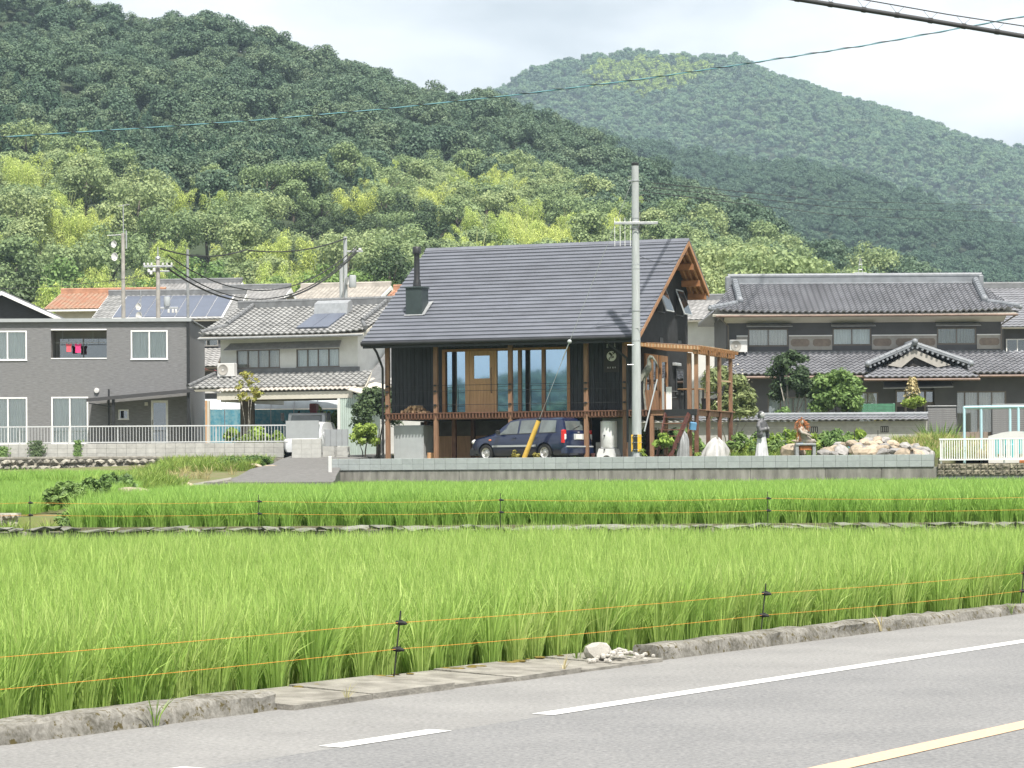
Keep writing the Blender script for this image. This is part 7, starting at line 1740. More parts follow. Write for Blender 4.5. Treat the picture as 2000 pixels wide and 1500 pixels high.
for u_ in (t0 - 0.2, t1 + 0.12): MB().bbox(u_ - 0.12, u_ + 0.12, rv - 0.22, rv + 0.22, rz - 0.25, rz + 0.42, 0.04).build('ridge_end', 'ridge_blue', dh)
box_house_gutter(dh, e0, e1_, er - 0.06, ez - 0.10, 'copper_gutter')
for p_ in (1424, 1957): u_ = rf_.U(p_, -0.1); MB().tube([(u_ + (-0.5 if p_ < 1500 else 0.5), er, ez - 0.12), (u_, -0.12, ez - 0.5), (u_, -0.12, uz0 + 0.1)], 0.035, 6).build('downpipe', 'bronze_frame', dh)
# lower roof and wall
lv = -2.3; lz0, lz1 = rf_.Z(1700, 732, lv), rf_.Z(1700, 689, -0.02); la, lb = rf_.U(1395, lv), rf_.U(2130, lv)
tile_slope(MB(), (la, lv, lz0), (lb, lv, lz0), (la + 1.2, -0.03, lz1), (lb - 0.6, -0.03, lz1), 0.30, 0.29, 0.10, 0.055).build('lower_roof_tiles', 'tile_dark', dh, smooth=60, kind='stuff')
MB().slab([(la, lv, lz0 - 0.03), (lb, lv, lz0 - 0.03), (lb - 0.6, -0.04, lz1 - 0.03), (la + 1.2, -0.04, lz1 - 0.03)], 0.09).build('lower_roof_deck', 'bronze_frame', dh)
box_house_gutter(dh, la, lb, lv - 0.06, lz0 - 0.09, 'copper_gutter'); MB().box(0, RW, -0.14, -0.003, lz1 - 0.02, lz1 + 0.10).build('flashing', 'ridge_grey', dh)
wv = -1.2; low = [rq(1857, 1966, 764, 872, wv), rq(1500, 1600, 775, 860, wv), rq(1675, 1716, 766, 850, wv)]
holes_wall(MB(), rf_.U(1425, wv), rf_.U(2100, wv), -0.3, lz0 + 0.35, wv, wv + 0.15, low).build('lower_wall', 'grey_plaster', dh)
window(dh, *low[0], 4, 'bronze_frame', 'beige_curtain', wv + 0.03, 0.06, 'sliding_door'); window(dh, *low[1], 4, 'bronze_frame', 'curtain', wv + 0.03, 0.05, 'sliding_door'); window(dh, *low[2], 2, 'bronze_frame', 'curtain', wv + 0.03, 0.05, 'sliding_door')
# gabled porch roof
pv = -3.3; pa, pb, pm = rf_.U(1688, pv), rf_.U(1915, pv), rf_.U(1792, pv); pz = rf_.Z(1800, 738, pv); pt = rf_.Z(1790, 716, -2.4)
tile_slope(MB(), (pa, pv, pz), (pb, pv, pz), (pa + 0.9, -2.35, pt), (pb - 0.9, -2.35, pt), 0.28, 0.29, 0.075, 0.045).build('porch_eave_tiles', 'tile_dark', dh, smooth=60, kind='stuff')
MB().slab([(pa, pv, pz - 0.03), (pb, pv, pz - 0.03), (pb - 0.9, -2.35, pt - 0.03), (pa + 0.9, -2.35, pt - 0.03)], 0.08).build('porch_deck', 'bronze_frame', dh)
gz = rf_.Z(1790, 676, -2.4); hz_ = rf_.Z(1790, 716, -2.4)
for s, q in ((-1, pa + 0.3), (1, pb - 0.3)):
    Q = [(q, -2.55, hz_ + 0.02), (pm, -2.55, gz), (pm, -0.6, gz), (q, -0.6, hz_ + 0.02)]
    MB().slab(Q, 0.08 * s).build('porch_slope', 'tile_dark', dh)
    rg = MB(); ridge(rg, (pm, -2.52, gz + 0.02), (q - s * 0.0, -2.62, hz_ + 0.06), 0.24, 0.08, 0.10); rg.ball((q, -2.66, hz_ + 0.12), 0.16, 10, 7)
    n = 11
    for k in range(n): t = (k + 0.5) / n; rg.tube([(pm + (q - pm) * t, -2.78, gz + (hz_ - gz) * t - 0.05), (pm + (q - pm) * t, -2.5, gz + (hz_ - gz) * t - 0.05)], 0.055, 8)
    rg.build('porch_ridge', 'ridge_blue', dh, smooth=40)
    MB().slab([(pm, -2.60, gz - 0.17), (q - s * 0.9, -2.60, hz_ + 0.06), (q - s * 1.5, -2.60, hz_ - 0.05), (pm, -2.60, gz - 0.50)], 0.05 * s).build('porch_bargeboard', 'band_panel', dh)
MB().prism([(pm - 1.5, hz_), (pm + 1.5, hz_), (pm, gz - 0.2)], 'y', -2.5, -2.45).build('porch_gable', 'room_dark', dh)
kd = MB(); ridge(kd, (pm, -2.75, gz + 0.02), (pm, -0.3, gz + 0.02), 0.24, 0.12, 0.11); kd.ball((pm, -2.78, gz + 0.18), 0.15, 10, 7); kd.build('porch_crest', 'ridge_blue', dh, smooth=40)
MB().tube([(pa, pv - 0.06, pz - 0.08), (pb, pv - 0.06, pz - 0.08)], 0.055, 8).build('porch_gutter', 'copper_gutter', dh)
MB().slab([(rf_.U(1726, -3.0), -3.0, rf_.Z(1790, 757, -3.0)), (rf_.U(1863, -3.0), -3.0, rf_.Z(1790, 755, -3.0)), (rf_.U(1858, -1.3), -1.25, rf_.Z(1790, 743, -1.3)), (rf_.U(1728, -1.3), -1.25, rf_.Z(1790, 744, -1.3))], 0.05).build('porch_awning', 'dull_steel', dh)
pd = rq(1750, 1826, 762, 850, wv - 0.02); dr = MB().box(pd[0], pd[1], wv - 0.05, wv - 0.003, pd[2], pd[3]).build('porch_door', 'bronze_frame', dh)
for i in range(4):
    w = (pd[1] - pd[0]) / 4; MB().box(pd[0] + i * w + 0.06, pd[0] + (i + 1) * w - 0.04, wv - 0.058, wv - 0.052, pd[3] - 0.55, pd[3] - 0.08).build('pane', 'glass_dark', dr); MB().box(pd[0] + i * w + 0.06, pd[0] + (i + 1) * w - 0.04, wv - 0.057, wv - 0.051, pd[2] + 0.1, pd[3] - 0.75).build('panel', 'room_dark', dr)
u_ = rf_.U(1868, -1.3); MB().box(rf_.U(1826, -1.5), u_, -1.6, -1.25, 0, pz - 0.2).build('porch_pier', 'grey_plaster', dh)
ac_unit('white air conditioner on the wall bracket of the dark tiled house', rf_.at(rf_.U(1444, -0.5), -0.55, rf_.Z(1444, 690, -0.5)), 0.0)
# roof aerial
ra = thing('roof_aerial', 'small lattice aerial on the ridge of the dark tiled house', 'aerial', rf_.at(rf_.U(1683, rv), rv, rz + 0.42))
for x in (-0.12, 0.12): MB().tube([(x, 0, 0), (x * 0.1, 0, 0.85)], 0.016, 5).build('mast', 'steel', ra)
for z in (0.3, 0.55): MB().tube([(-0.08, 0, z), (0.08, 0, z)], 0.012, 5).build('brace', 'steel', ra)
MB().bbox(-0.32, 0.3, -0.05, 0.05, 0.06, 0.16, 0.02).build('booster', 'light_grey_paint', ra)

# neighbours half hidden
nf = Fr(1352, 128, 2.5, -14.0); nh, *_ = gable_house('pale_neighbour_house', 'pale house wedged between the black gable and the dark tiled house', nf, -4.0, nf.U(1398), 6.0, nf.Z(1370, 620, -0.5), 0, 1.2, 'white_plaster', 'tile_mid', 0.6, 0.5)
f9 = Fr(1962, 127, 2.5, 0.0); n9, *_ = gable_house('edge_house', 'tiled house with a white window at the photo\'s edge', f9, 0, 8.0, 7.0, f9.Z(1985, 641, -0.6) + 0.3, 0, 2.2, 'grey_plaster', 'tile_dark', 0.6, 0.5)
window(n9, f9.U(1966), f9.U(2010), f9.Z(1985, 700), f9.Z(1985, 662), 2, 'white_frame', 'curtain', -0.06, 0.05)

# garden wall with tile coping
tw_ = thing('tiled_garden_wall', 'grey garden wall with a dark tile coping before the tiled house', 'wall', (WX(1150, 108), 108.0, 1.9), 0.0)
L = WX(1812, 108) - WX(1150, 108); zt = WZ(1600, 823, 108) - 1.9
MB().box(0, L, 0, 0.15, 0, zt).build('wall', 'light_grey_paint' if False else 'block_grey', tw_)
jl = MB()
for k in range(1, 5): jl.box(0, L, -0.004, -0.0005, zt - k * 0.25, zt - k * 0.25 + 0.012)
jl.build('joint_lines', 'block_pale', tw_)
for px_ in (1275, 1590, 1728): x = WX(px_, 108) - WX(1150, 108); vb = MB().box(x - 0.17, x + 0.17, -0.012, -0.005, zt - 0.48, zt - 0.22).build('vent_block', 'room_dark', tw_); [MB().box(x - 0.15 + i * 0.08, x - 0.11 + i * 0.08, -0.02, -0.013, zt - 0.45, zt - 0.25).build('vent_bar', 'block_grey', vb) for i in range(4)]
mb = MB(); tile_slope(mb, (0, -0.3, zt + 0.02), (L, -0.3, zt + 0.02), (0, 0.07, zt + 0.20), (L, 0.07, zt + 0.20), 0.2, 0.27, 0.045, 0.035); mb.build('coping_tiles', 'tile_dark', tw_, smooth=60, kind='stuff')
mb = MB(); tile_slope(mb, (L, 0.45, zt + 0.02), (0, 0.45, zt + 0.02), (L, 0.08, zt + 0.20), (0, 0.08, zt + 0.20), 0.2, 0.27, 0.045, 0.035); mb.build('coping_tiles', 'tile_dark', tw_, smooth=60, kind='stuff')
ridge(MB(), (0, 0.075, zt + 0.18), (L, 0.075, zt + 0.18), 0.14, 0.10, 0.075).build('coping_ridge', 'ridge_blue', tw_, smooth=40)
for i, (a, b_, t_) in enumerate(((1813, 1868, 794), (1939, 2040, 791))):
    p_ = thing('gate_pillar', ('ribbed grey gate pillar beside the porch shrub', 'ribbed grey gate pillar behind the blue pipe frame')[i], 'pillar', (WX(a, 109), 109.0, 2.0), 0.0)
    w = WX(b_, 109) - WX(a, 109); h_ = WZ(a, t_, 109) - 2.0
    MB().box(0, w, 0.02, 0.3, 0, h_).build('core', 'grey_plaster', p_)
    rbm = mmesh(MB().bbox(0, w, 0, 0.019, 0, 0.075, 0.006), 'rib', 'grey_tile_siding')
    for k in range(int(h_ / 0.09)): piece('rib', rbm, p_, (0, 0, 0.01 + k * 0.09))
    MB().bbox(-0.02, w + 0.02, -0.02, 0.32, h_ + 0.001, h_ + 0.04, 0.01).build('cap', 'dull_steel', p_)
gt_ = thing('gate_door', 'brown timber gate between the ribbed pillars', 'gate', (WX(1869, 109.4), 109.4, 2.0))
w = WX(1939, 109.4) - WX(1869, 109.4)
for i in range(8): MB().bbox(w * i / 8 + 0.005, w * (i + 1) / 8 - 0.005, 0, 0.04, 0, 1.15, 0.005).build('board', 'brown_panel', gt_)
for z in (0.2, 1.0): MB().box(0, w, 0.041, 0.08, z, z + 0.08).build('rail', 'bronze_frame', gt_)
gfz = thing('green_screen', 'faded green slatted screen on the tiled garden wall', 'fence', (WX(1658, 110.2), 110.2, WZ(1658, 808, 110.2)))
for i in range(7): MB().box(0, WX(1749, 110.2) - WX(1658, 110.2), 0, 0.02, i * 0.062, i * 0.062 + 0.05).build('slat', 'green_fence', gfz)
for x in (0.05, 1.0, 1.94): MB().box(x, x + 0.04, 0.021, 0.05, -1.0, 0.45).build('post', 'light_grey_paint', gfz)
# blue crop net behind the statues
bn = thing('crop_net', 'low blue net on thin stakes among the weeds behind the statues', 'net', H(5.0, 2.4), HROT)
mb = MB(); vs = []; fs = []
for i in range(31): x = i * 0.11; vs += [(x, 0.03 * sin(i), 0.18 + 0.03 * sin(i * 0.7)), (x, 0.03 * cos(i * 1.3), 0.52 + 0.03 * sin(i * 0.9)), (x, 0.25, 0.56 + 0.03 * sin(i * 0.5))]
for i in range(30):
    for j in range(2): fs.append((i * 3 + j, i * 3 + 3 + j, i * 3 + 4 + j, i * 3 + 1 + j))
mb.add(vs, fs).build('net', 'blue_net', bn, smooth=True)
for i in range(5): MB().tube([(i * 0.8, -0.02, 0), (i * 0.8, -0.02, 0.95)], 0.012, 5).build('stake', 'dark_metal', bn)
MB().tube([(-0.2, -0.04, 0.62), (3.6, -0.04, 0.62)], 0.010, 5).build('cross_bar', 'steel', bn)

# ------------------------------------------------------------------ playground: pipe frame and plastic playhouse
pf = thing('pipe_frame', 'pale blue pipe frame standing over the plastic playhouse', 'play frame', H(11.68, 1.2, -0.2), HROT)
hgt = 1.85
pts = [(-0.35, 0), (0.05, 0.9), (1.0, 0.9), (1.42, 0), (1.75, 0.9), (2.55, 0.1)]
for x, y in pts: MB().tube([(x, y, 0), (x, y, hgt)], 0.045, 8).build('upright', 'sky_blue_pipe', pf, smooth=50)
for a, b_ in (((-0.35, 0), (1.42, 0)), ((1.42, 0), (2.65, 0.1)), ((-0.1, 0.9), (2.5, 0.9)), ((-0.35, 0), (-0.1, 0.9)), ((2.55, 0.1), (2.4, 0.9))): MB().tube([(*a, hgt), (*b_, hgt)], 0.05, 8).build('top_rail', 'sky_blue_pipe', pf, smooth=50)
ph = thing('playhouse', 'white plastic playhouse with arched slots behind the picket fence', 'playhouse', H(12.45, -0.75, -0.19), HROT)
W_, Hh_ = 1.72, 1.02
prof = [(0, 0), (W_, 0), (W_, 0.86)] + [(W_ * (1 - t), 0.86 + 0.16 * sin(pi * t)) for t in (0.15, 0.3, 0.45, 0.6, 0.75, 0.9)] + [(0, 0.86)]
slots = [(0.27 + i * 0.245, 0.09) for i in range(5)]
bm = bmesh.new(); vv = [bm.verts.new((x, 0, z)) for x, z in prof]; f = bm.faces.new(vv); r = bmesh.ops.extrude_face_region(bm, geom=[f])
for v in [g for g in r['geom'] if isinstance(g, bmesh.types.BMVert)]: v.co.y += 0.09
bmesh.ops.recalc_face_normals(bm, faces=bm.faces); me = bpy.data.meshes.new('front_panel'); bm.to_mesh(me); bm.free()
fp_ = link('front_panel', me, 'white_plastic', ph)
ct = MB()
for x, hw in slots:
    P = [(x + (hw - 0.02) * cos(a), 0.24 + (hw - 0.02) * sin(a)) for a in [pi + k * pi / 6 for k in range(7)]] + [(x + (hw - 0.02) * cos(a), 0.74 + (hw - 0.02) * sin(a)) for a in [k * pi / 6 for k in range(7)]]
    ct.prism(P, 'y', -0.1, 0.2)
co = ct.build('cutter', 'white_plastic', ph); bm = bmesh.new(); bm.from_mesh(co.data); bmesh.ops.recalc_face_normals(bm, faces=bm.faces); bm.to_mesh(co.data); bm.free(); bpy.context.view_layer.update()
bo = fp_.modifiers.new('b', 'BOOLEAN'); bo.object = co; bo.operation = 'DIFFERENCE'; bo.solver = 'EXACT'; evaluated(fp_); bpy.data.objects.remove(co)
MB().bbox(0.0, 0.08, 0.1, 1.1, 0.1, 0.88, 0.03).build('side_panel', 'teal_plastic', ph); MB().bbox(W_ - 0.08, W_, 0.1, 1.1, 0.0, 0.9, 0.03).build('side_panel', 'white_plastic', ph)
mb = MB(); mb.prism([(0.1, 0.3), (1.6, 0.3), (1.6, 0.9), (1.2, 1.02), (0.5, 1.02), (0.1, 0.9)], 'y', 1.1, 1.17); mb.build('rear_panel', 'teal_plastic', ph)
MB().bbox(0.45, 0.72, 0.5, 0.9, 0.1, 0.62, 0.04).build('slide', 'teal_plastic', ph); MB().bbox(1.0, 1.4, -0.14, 0.0, 0.0, 0.09, 0.02).build('step', 'rust', ph)
# ------------------------------------------------------------------ poles, dishes and wires of the village
def dish(parent, c, r=0.24):
    mb = MB(); mb.lathe([(0.0, 0.0), (r * 0.5, 0.02), (r * 0.85, 0.07), (r, 0.11), (r * 0.98, 0.12), (r * 0.5, 0.035), (0.0, 0.012)], (0, 0, 0), 18, cap=False)
    mb.v = [(c[0] + x * 0.75 - z * 0.7, c[1] - z * 0.6, c[2] + y) for x, y, z in mb.v]; d_ = mb.build('dish', 'white_plastic', parent, smooth=50)
    MB().tube([(c[0], c[1], c[2] - r * 0.6), (c[0] - 0.28, c[1] - 0.25, c[2] - 0.05)], 0.012, 5).build('feed_arm', 'steel', d_)
def mast(name, label, px_, D, ytop, zb, r0, r1, m, cat='pole'):
    t = thing(name, label, cat, (WX(px_, D), D, zb)); h = WZ(px_, ytop, D) - zb
    MB().lathe([(r0, 0), (r1, h)], (0, 0, 0), 12).build('shaft', m, t, smooth=50); return t, h
t, h = mast('aerial_pole', 'concrete pole with two white dishes and a rooftop aerial', 243, 122, 455, 2.6, 0.12, 0.085, 'old_pole')
dish(t, (-0.33, -0.15, h - 0.55), 0.17); dish(t, (-0.30, -0.15, h - 1.15), 0.20)
MB().tube([(0.02, 0, h), (0.02, 0, h + 1.35)], 0.025, 6).build('aerial_mast', 'steel', t)
for k in range(7): MB().tube([(-0.22 + k * 0.08, -0.25, h + 1.28 + k * 0.012), (-0.22 + k * 0.08, 0.25, h + 1.28 + k * 0.012)], 0.010, 5).build('aerial_element', 'steel', t)
MB().tube([(-0.24, 0, h + 1.27), (0.32, 0, h + 1.36)], 0.014, 5).build('aerial_boom', 'steel', t); MB().tube([(-0.75, 0, h - 0.12), (0.0, 0, h - 0.08)], 0.018, 6).build('bracket', 'steel', t); MB().bbox(0.13, 0.19, -0.05, 0.05, h - 0.75, h + 0.1).build('side_box', 'steel', t)
t2, h2_ = mast('utility_pole', 'weathered utility pole with crossarm and transformer above the grey roof', 311, 120, 505, 2.6, 0.13, 0.09, 'old_pole')
MB().lathe([(0.13, h2_), (0.09, h2_ + 0.1), (0.03, h2_ + 0.12), (0.02, h2_ + 0.55)], (0, 0, 0), 10).build('finial', 'steel', t2, smooth=40)
MB().bbox(-0.65, 0.7, -0.2, -0.12, h2_ - 0.42, h2_ - 0.34).build('crossarm', 'steel', t2); MB().bbox(-0.5, 0.55, 0.13, 0.2, h2_ - 0.62, h2_ - 0.55).build('crossarm', 'steel', t2)
for x in (-0.62, -0.45, -0.28, 0.25, 0.45, 0.66): MB().lathe([(0.03, 0), (0.06, 0.03), (0.03, 0.06), (0.055, 0.09), (0.02, 0.13)], (x, -0.16, h2_ - 0.34), 8).build('insulator', 'white_plastic', t2)
for x, z in ((-0.4, 0.65), (-0.3, 0.75), (-0.15, 0.6)): MB().bbox(x - 0.06, x + 0.06, -0.25, -0.1, h2_ - z, h2_ - z + 0.14, 0.02).build('fuse_box', 'white_plastic', t2)
MB().lathe([(0.14, 0), (0.15, 0.04), (0.15, 0.42), (0.13, 0.46)], (0.42, -0.05, h2_ - 2.25), 14).build('transformer', 'light_grey_paint', t2, smooth=40); MB().bbox(0.1, 0.95, -0.1, -0.02, h2_ - 2.38, h2_ - 2.28).build('lower_arm', 'steel', t2)
for x in (0.5, 0.7, 0.85): MB().bbox(x - 0.05, x + 0.05, -0.16, -0.02, h2_ - 2.55, h2_ - 2.39, 0.02).build('junction_box', 'white_plastic', t2)
t3, h3_ = mast('steel_post', 'plain grey steel post between the village roofs', 369, 128, 487, 2.8, 0.075, 0.065, 'dull_steel')
t4, h4_ = mast('utility_pole', 'pale utility pole with a transformer above the solar heater', 677, 138, 462, 2.9, 0.14, 0.10, 'pole_concrete')
MB().lathe([(0.19, 0), (0.2, 0.05), (0.2, 0.62), (0.17, 0.66)], (0.38, -0.05, h4_ - 2.75), 14).build('transformer', 'light_grey_paint', t4, smooth=40); MB().bbox(0.1, 0.95, -0.12, -0.04, h4_ - 0.85, h4_ - 0.77).build('crossarm', 'steel', t4); MB().bbox(0.02, 0.2, -0.2, -0.1, h4_ - 2.6, h4_ - 2.2).build('switch_box', 'white_plastic', t4); MB().tube([(-0.25, 0, 0), (-0.22, 0, h4_ - 1.6)], 0.10, 10).build('side_shaft', 'pole_concrete', t4)
for x in (0.5, 0.8): MB().bbox(x - 0.08, x + 0.08, -0.15, -0.03, h4_ - 0.76, h4_ - 0.64, 0.02).build('insulator', 'white_plastic', t4)
d5 = thing('roof_dish', 'pair of white satellite dishes on the solar panelled roof', 'dish', (WX(277, 131), 131.0, WZ(277, 600, 131) - 0.6))
MB().tube([(0, 0, -0.6), (0, 0, 1.5)], 0.02, 6).build('mast', 'steel', d5); dish(d5, (-0.02, -0.1, 0.62), 0.19); dish(d5, (0.0, -0.1, 0.15), 0.21)
def wire(name, label, pts, r, m, sag=0.0, seg=24, group=None):
    P = []
    for a, b_ in zip(pts, pts[1:]):
        for k in range(seg): s = k / seg; q = Vector(a).lerp(Vector(b_), s); q.z -= sag * 4 * s * (1 - s); P.append(q)
    P.append(Vector(pts[-1])); return MB().tube(P, r, 6).build(name, m, label=label, cat='cable', group=group, smooth=60)
A0 = Vector((WX(311, 120), 120, WZ(335, 525, 120))); B0 = Vector((WX(700, 138), 138, WZ(706, 492, 138)))
for i, (dz, sg_, lb) in enumerate(((0.0, 2.1, 'lowest sagging black cable bundle between the two village poles'), (0.25, 2.15, 'second sagging black cable between the two village poles'), (0.62, 2.0, 'third sagging black cable hung from the weathered pole'))):
    wire('sagging_cable', lb, [A0 + Vector((0.5, -0.2, dz)), B0 + Vector((0, 0, dz * 0.5))], 0.045 if i == 0 else 0.03, 'cable_black', sg_)
wire('overhead_cable', 'straight dark cable running over the village roofs', [W(313, 485, 120), W(480, 488, 129), W(677, 465, 138)], 0.035, 'cable_black', 0.35)
wire('overhead_cable', 'thin wire leaving the weathered pole towards the bamboo', [W(-60, 563, 116), W(240, 545, 119), W(300, 522, 120)], 0.015, 'cable_black', 0.15)
wire('service_wire', 'thin service wire from the pole to the black gable', [W(1243, 497, 85.6), W(1300, 515, 88), W(1338, 497, 90.5)], 0.008, 'cable_grey', 0.05)
for i, (y0, y1) in enumerate(((357, 402), (366, 418), (376, 438))):
    wire('power_line', ('upper thin power line leaving the tall pole past the far hill', 'middle thin power line leaving the tall pole past the far hill', 'lowest thin power line leaving the tall pole past the far hill')[i], [W(1272, y0, 85.6), W(1640, (y0 + y1) / 2 + 14, 150), W(2120, y1 + 2, 260)], 0.016, 'cable_black')
P = [W(px_, py_, D) for px_, py_, D in ((-1400, 352, 36), (-260, 286, 36), (0, 268, 36), (250, 252, 36), (500, 235, 36), (750, 213, 36), (1000, 186, 36), (1250, 155, 36), (1460, 124, 36), (1700, 87, 36), (2000, 32, 36), (2300, -28, 36), (3400, -270, 36))]
mb = MB(); Q = []
for a, b_ in zip(P, P[1:]):
    for k in range(14): Q.append(a.lerp(b_, k / 14))
mb.tube(Q, 0.009, 6); tc = thing('twisted_cable', 'long teal twisted cable crossing the hills from edge to edge', 'cable', (0, 0, 0)); mb.build('core', 'cable_teal', tc, smooth=60)
mb = MB(); R_ = []
for i in range(len(Q) - 1):
    for k in range(3):
        q = Q[i].lerp(Q[i + 1], k / 3); a = (i * 3 + k) * 0.55; R_.append(q + Vector((0, cos(a), sin(a))) * 0.010)
mb.tube(R_, 0.006, 5); mb.build('strand', 'cable_black', tc, smooth=60)
P = [W(px_, py_, 30) for px_, py_ in ((200, -210), (1380, -36), (1555, -2), (1780, 34), (2000, 71), (2250, 116), (3300, 330))]
hc = thing('lashed_cable', 'thick black cable hung under a lashed wire in the corner of the sky', 'cable', (0, 0, 0)); MB().tube(P, 0.028, 10).build('cable', 'cable_grey', hc, smooth=60)
P2 = [W(px_, py_, 30) for px_, py_ in ((200, -220), (1380, -52), (1680, -2), (1850, 28), (2000, 51), (2250, 92), (3300, 300))]; MB().tube(P2, 0.007, 6).build('messenger_wire', 'cable_black', hc, smooth=60)
def on(Pl, x):
    for a, b_ in zip(Pl, Pl[1:]):
        if a.x <= x <= b_.x: return a.lerp(b_, (x - a.x) / (b_.x - a.x))
    return Pl[-1]
x = 2.9; lsh = MB(); cl_ = MB()
while x < 6.6:
    a, b_ = on(P, x), on(P2, x); c_, d_ = on(P, x + 0.17), on(P2, x + 0.17)
    lsh.tube([b_, a.lerp(c_, 0.6)], 0.002, 4); lsh.tube([d_, a.lerp(c_, 0.4)], 0.002, 4); cl_.tube([a.lerp(c_, 0.35), a.lerp(c_, 0.65)], 0.034, 10); x += 0.39
lsh.build('lashing', 'cable_grey', hc); cl_.build('clamps', 'cable_black', hc)
# ------------------------------------------------------------------ garden trees and shrubs
def tree(name, label, loc, crown, trunk, trunk_name='trunk', cat='tree', scl=1.0, rz=0.0, group=None, extra=None):
    t = thing(name, label, cat, loc, rz, group); t.scale = (scl, scl, scl)
    link('crown', crown, None, t); 
    if trunk: link(trunk_name, trunk, None, t)
    if extra: link(extra[0], extra[1], None, t)
    return t
def stems(n, h, spread, r, m, seed):
    rr = random.Random(seed); mb = MB()
    for k in range(n):
        a = rr.uniform(0, 6.28); s = spread * rr.uniform(0.4, 1); mb.tube([(cos(a) * 0.06, sin(a) * 0.06, -0.1), (cos(a) * s * 0.4, sin(a) * s * 0.4, h * 0.5), (cos(a) * s, sin(a) * s, h * rr.uniform(0.8, 1.1))], [r, r * 0.75, r * 0.3], 6)
    return mmesh(mb, 'stems', m, True)
g0 = lambda px_, D, z=2.3: (WX(px_, D), D, z)
# oleander with pale blossoms behind the side deck
ol = broad_crown('crown', 501, 'leaf_oleander', 1.30, 2.0, 46, 6500, 0.085, (0.20, 0.34), 2.2, 3.2, 0.35)
rng = np.random.default_rng(77); n = 260; e = unit(rng.normal(size=(n, 3)) + np.array([0, -0.6, 0.3])); fl = leaves('flowers', e * np.array([1.1, 1.1, 1.7]) * rng.uniform(0.55, 0.95, (n, 1)) + np.array([0, 0, 2.2]), e + rng.normal(size=(n, 3)) * 0.4, 0.07 * rng.uniform(0.7, 1.3, n), 1.0, 'flower_white', rng)
tree('oleander', 'tall oleander bush with pale blossoms beyond the side deck', g0(1425, 103, 1.95), ol, stems(7, 1.8, 0.9, 0.03, 'pale_bark', 1), 'stems', 'bush', 1.05, 0, None, ('blossoms', fl))
tree('garden_tree', 'dark leaved garden tree with pale forked stems by the oleander', g0(1545, 110.5, 2.3), broad_crown('crown', 503, 'leaf_deep', 1.20, 1.9, 50, 5200, 0.085, (0.14, 0.26), 2.65, 1.9, 0.25), stems(5, 3.2, 0.75, 0.045, 'pale_bark', 2), 'stems', 'tree', 1.1)
tree('garden_tree', 'bright green leafy garden tree before the porch roof', g0(1634, 110.0, 2.3), broad_crown('crown', 505, 'leaf_shrub', 1.30, 1.75, 50, 6500, 0.085, (0.16, 0.28), 2.0, 2.4, 0.3), stems(4, 2.2, 0.6, 0.04, 'bark', 3), 'stems', 'tree', 1.12)
tree('clipped_shrub', 'small lime green shrub topped by a dry spike beside the porch', g0(1784, 111.0, 2.6), broad_crown('crown', 507, 'leaf_lime', 0.62, 0.45, 20, 1900, 0.08, (0.3, 0.45), 1.8, 1.8, 0.4), stems(3, 0.9, 0.2, 0.03, 'bark', 4), 'stems', 'shrub', 1.0, 0, None, ('dry_spike', conifer_crown('spike', 5, 'leaf_dry', 1.0, 0.26, 280, 0.09)))
bpy.context.view_layer.objects.active = None
for o in [o for o in bpy.data.objects if o.name.startswith('dry_spike')]: o.location = (0, 0.1, 2.0)
tree('yellow_shrub', 'thin yellowing shrub beside the green slatted screen', g0(1722, 110.8, 2.6), broad_crown('crown', 508, 'leaf_yellow', 0.36, 0.75, 12, 420, 0.12, (0.3, 0.5), 1.05, 1.5), stems(3, 1.3, 0.2, 0.02, 'bark', 5), 'stems', 'shrub')
tree('low_shrub', 'low green shrub under the dark leaved garden tree', g0(1530, 108.6, 2.3), broad_crown('crown', 509, 'leaf_shrub', 0.5, 0.4, 10, 700, 0.11, zc=1.6), None, cat='shrub')
tree('feathery_weed', 'feathery green weed clump in front of the ribbed pillar', g0(1835, 98, 1.95), blade_clump('crown', 511, 'leaf_shrub', 260, 1.45, 0.5, 0.55, 0.02, 4, 0.3, 0.5), None, cat='weeds')
# weeds behind the statues
rng = np.random.default_rng(12); WB = [broad_crown('weed', 520 + i, 'leaf_shrub', 0.45, 0.42, 18, 620, 0.06, (0.2, 0.36), 0.40, 2.4, 0.3) for i in range(3)] + [broad_crown('weed', 525, 'leaf_lime', 0.42, 0.5, 18, 520, 0.06, (0.2, 0.36), 0.42, 2.4, 0.3)]
n = 62; U_ = rng.uniform(3.0, 7.2, n); V_ = rng.uniform(1.6, 6.5, n); P = np.array([H(a, b_, 0.0) for a, b_ in zip(U_, V_)])
scatter('tall_weeds', np.column_stack([P[:, 0], P[:, 1], P[:, 2] - 0.02, rng.uniform(0.7, 1.35, n), rng.uniform(0, 6.28, n), rng.integers(0, 4, n)]), WB, 'weeds', kind='stuff', label='tall leafy weeds behind the robed statue', cat='weeds')
n = 30; P = np.array([H(rng.uniform(-2.4, 0.2), rng.uniform(5.5, 9), 0.0) for _ in range(n)])
scatter('under_weeds', np.column_stack([P[:, 0], P[:, 1], P[:, 2] - 0.02, rng.uniform(0.9, 1.6, n), rng.uniform(0, 6.28, n), rng.integers(0, 4, n)]), WB, 'weeds', kind='stuff', label='leafy weeds seen under the deck behind the car', cat='weeds')
tree('sapling', 'yellow green sapling growing in front of the steps', tuple(H(1.72, -1.15, -0.05)), broad_crown('crown', 530, 'leaf_lime', 0.34, 0.5, 10, 420, 0.09, (0.3, 0.45), 0.62, 1.8), stems(2, 0.7, 0.1, 0.012, 'bark', 6), 'stems', 'sapling')
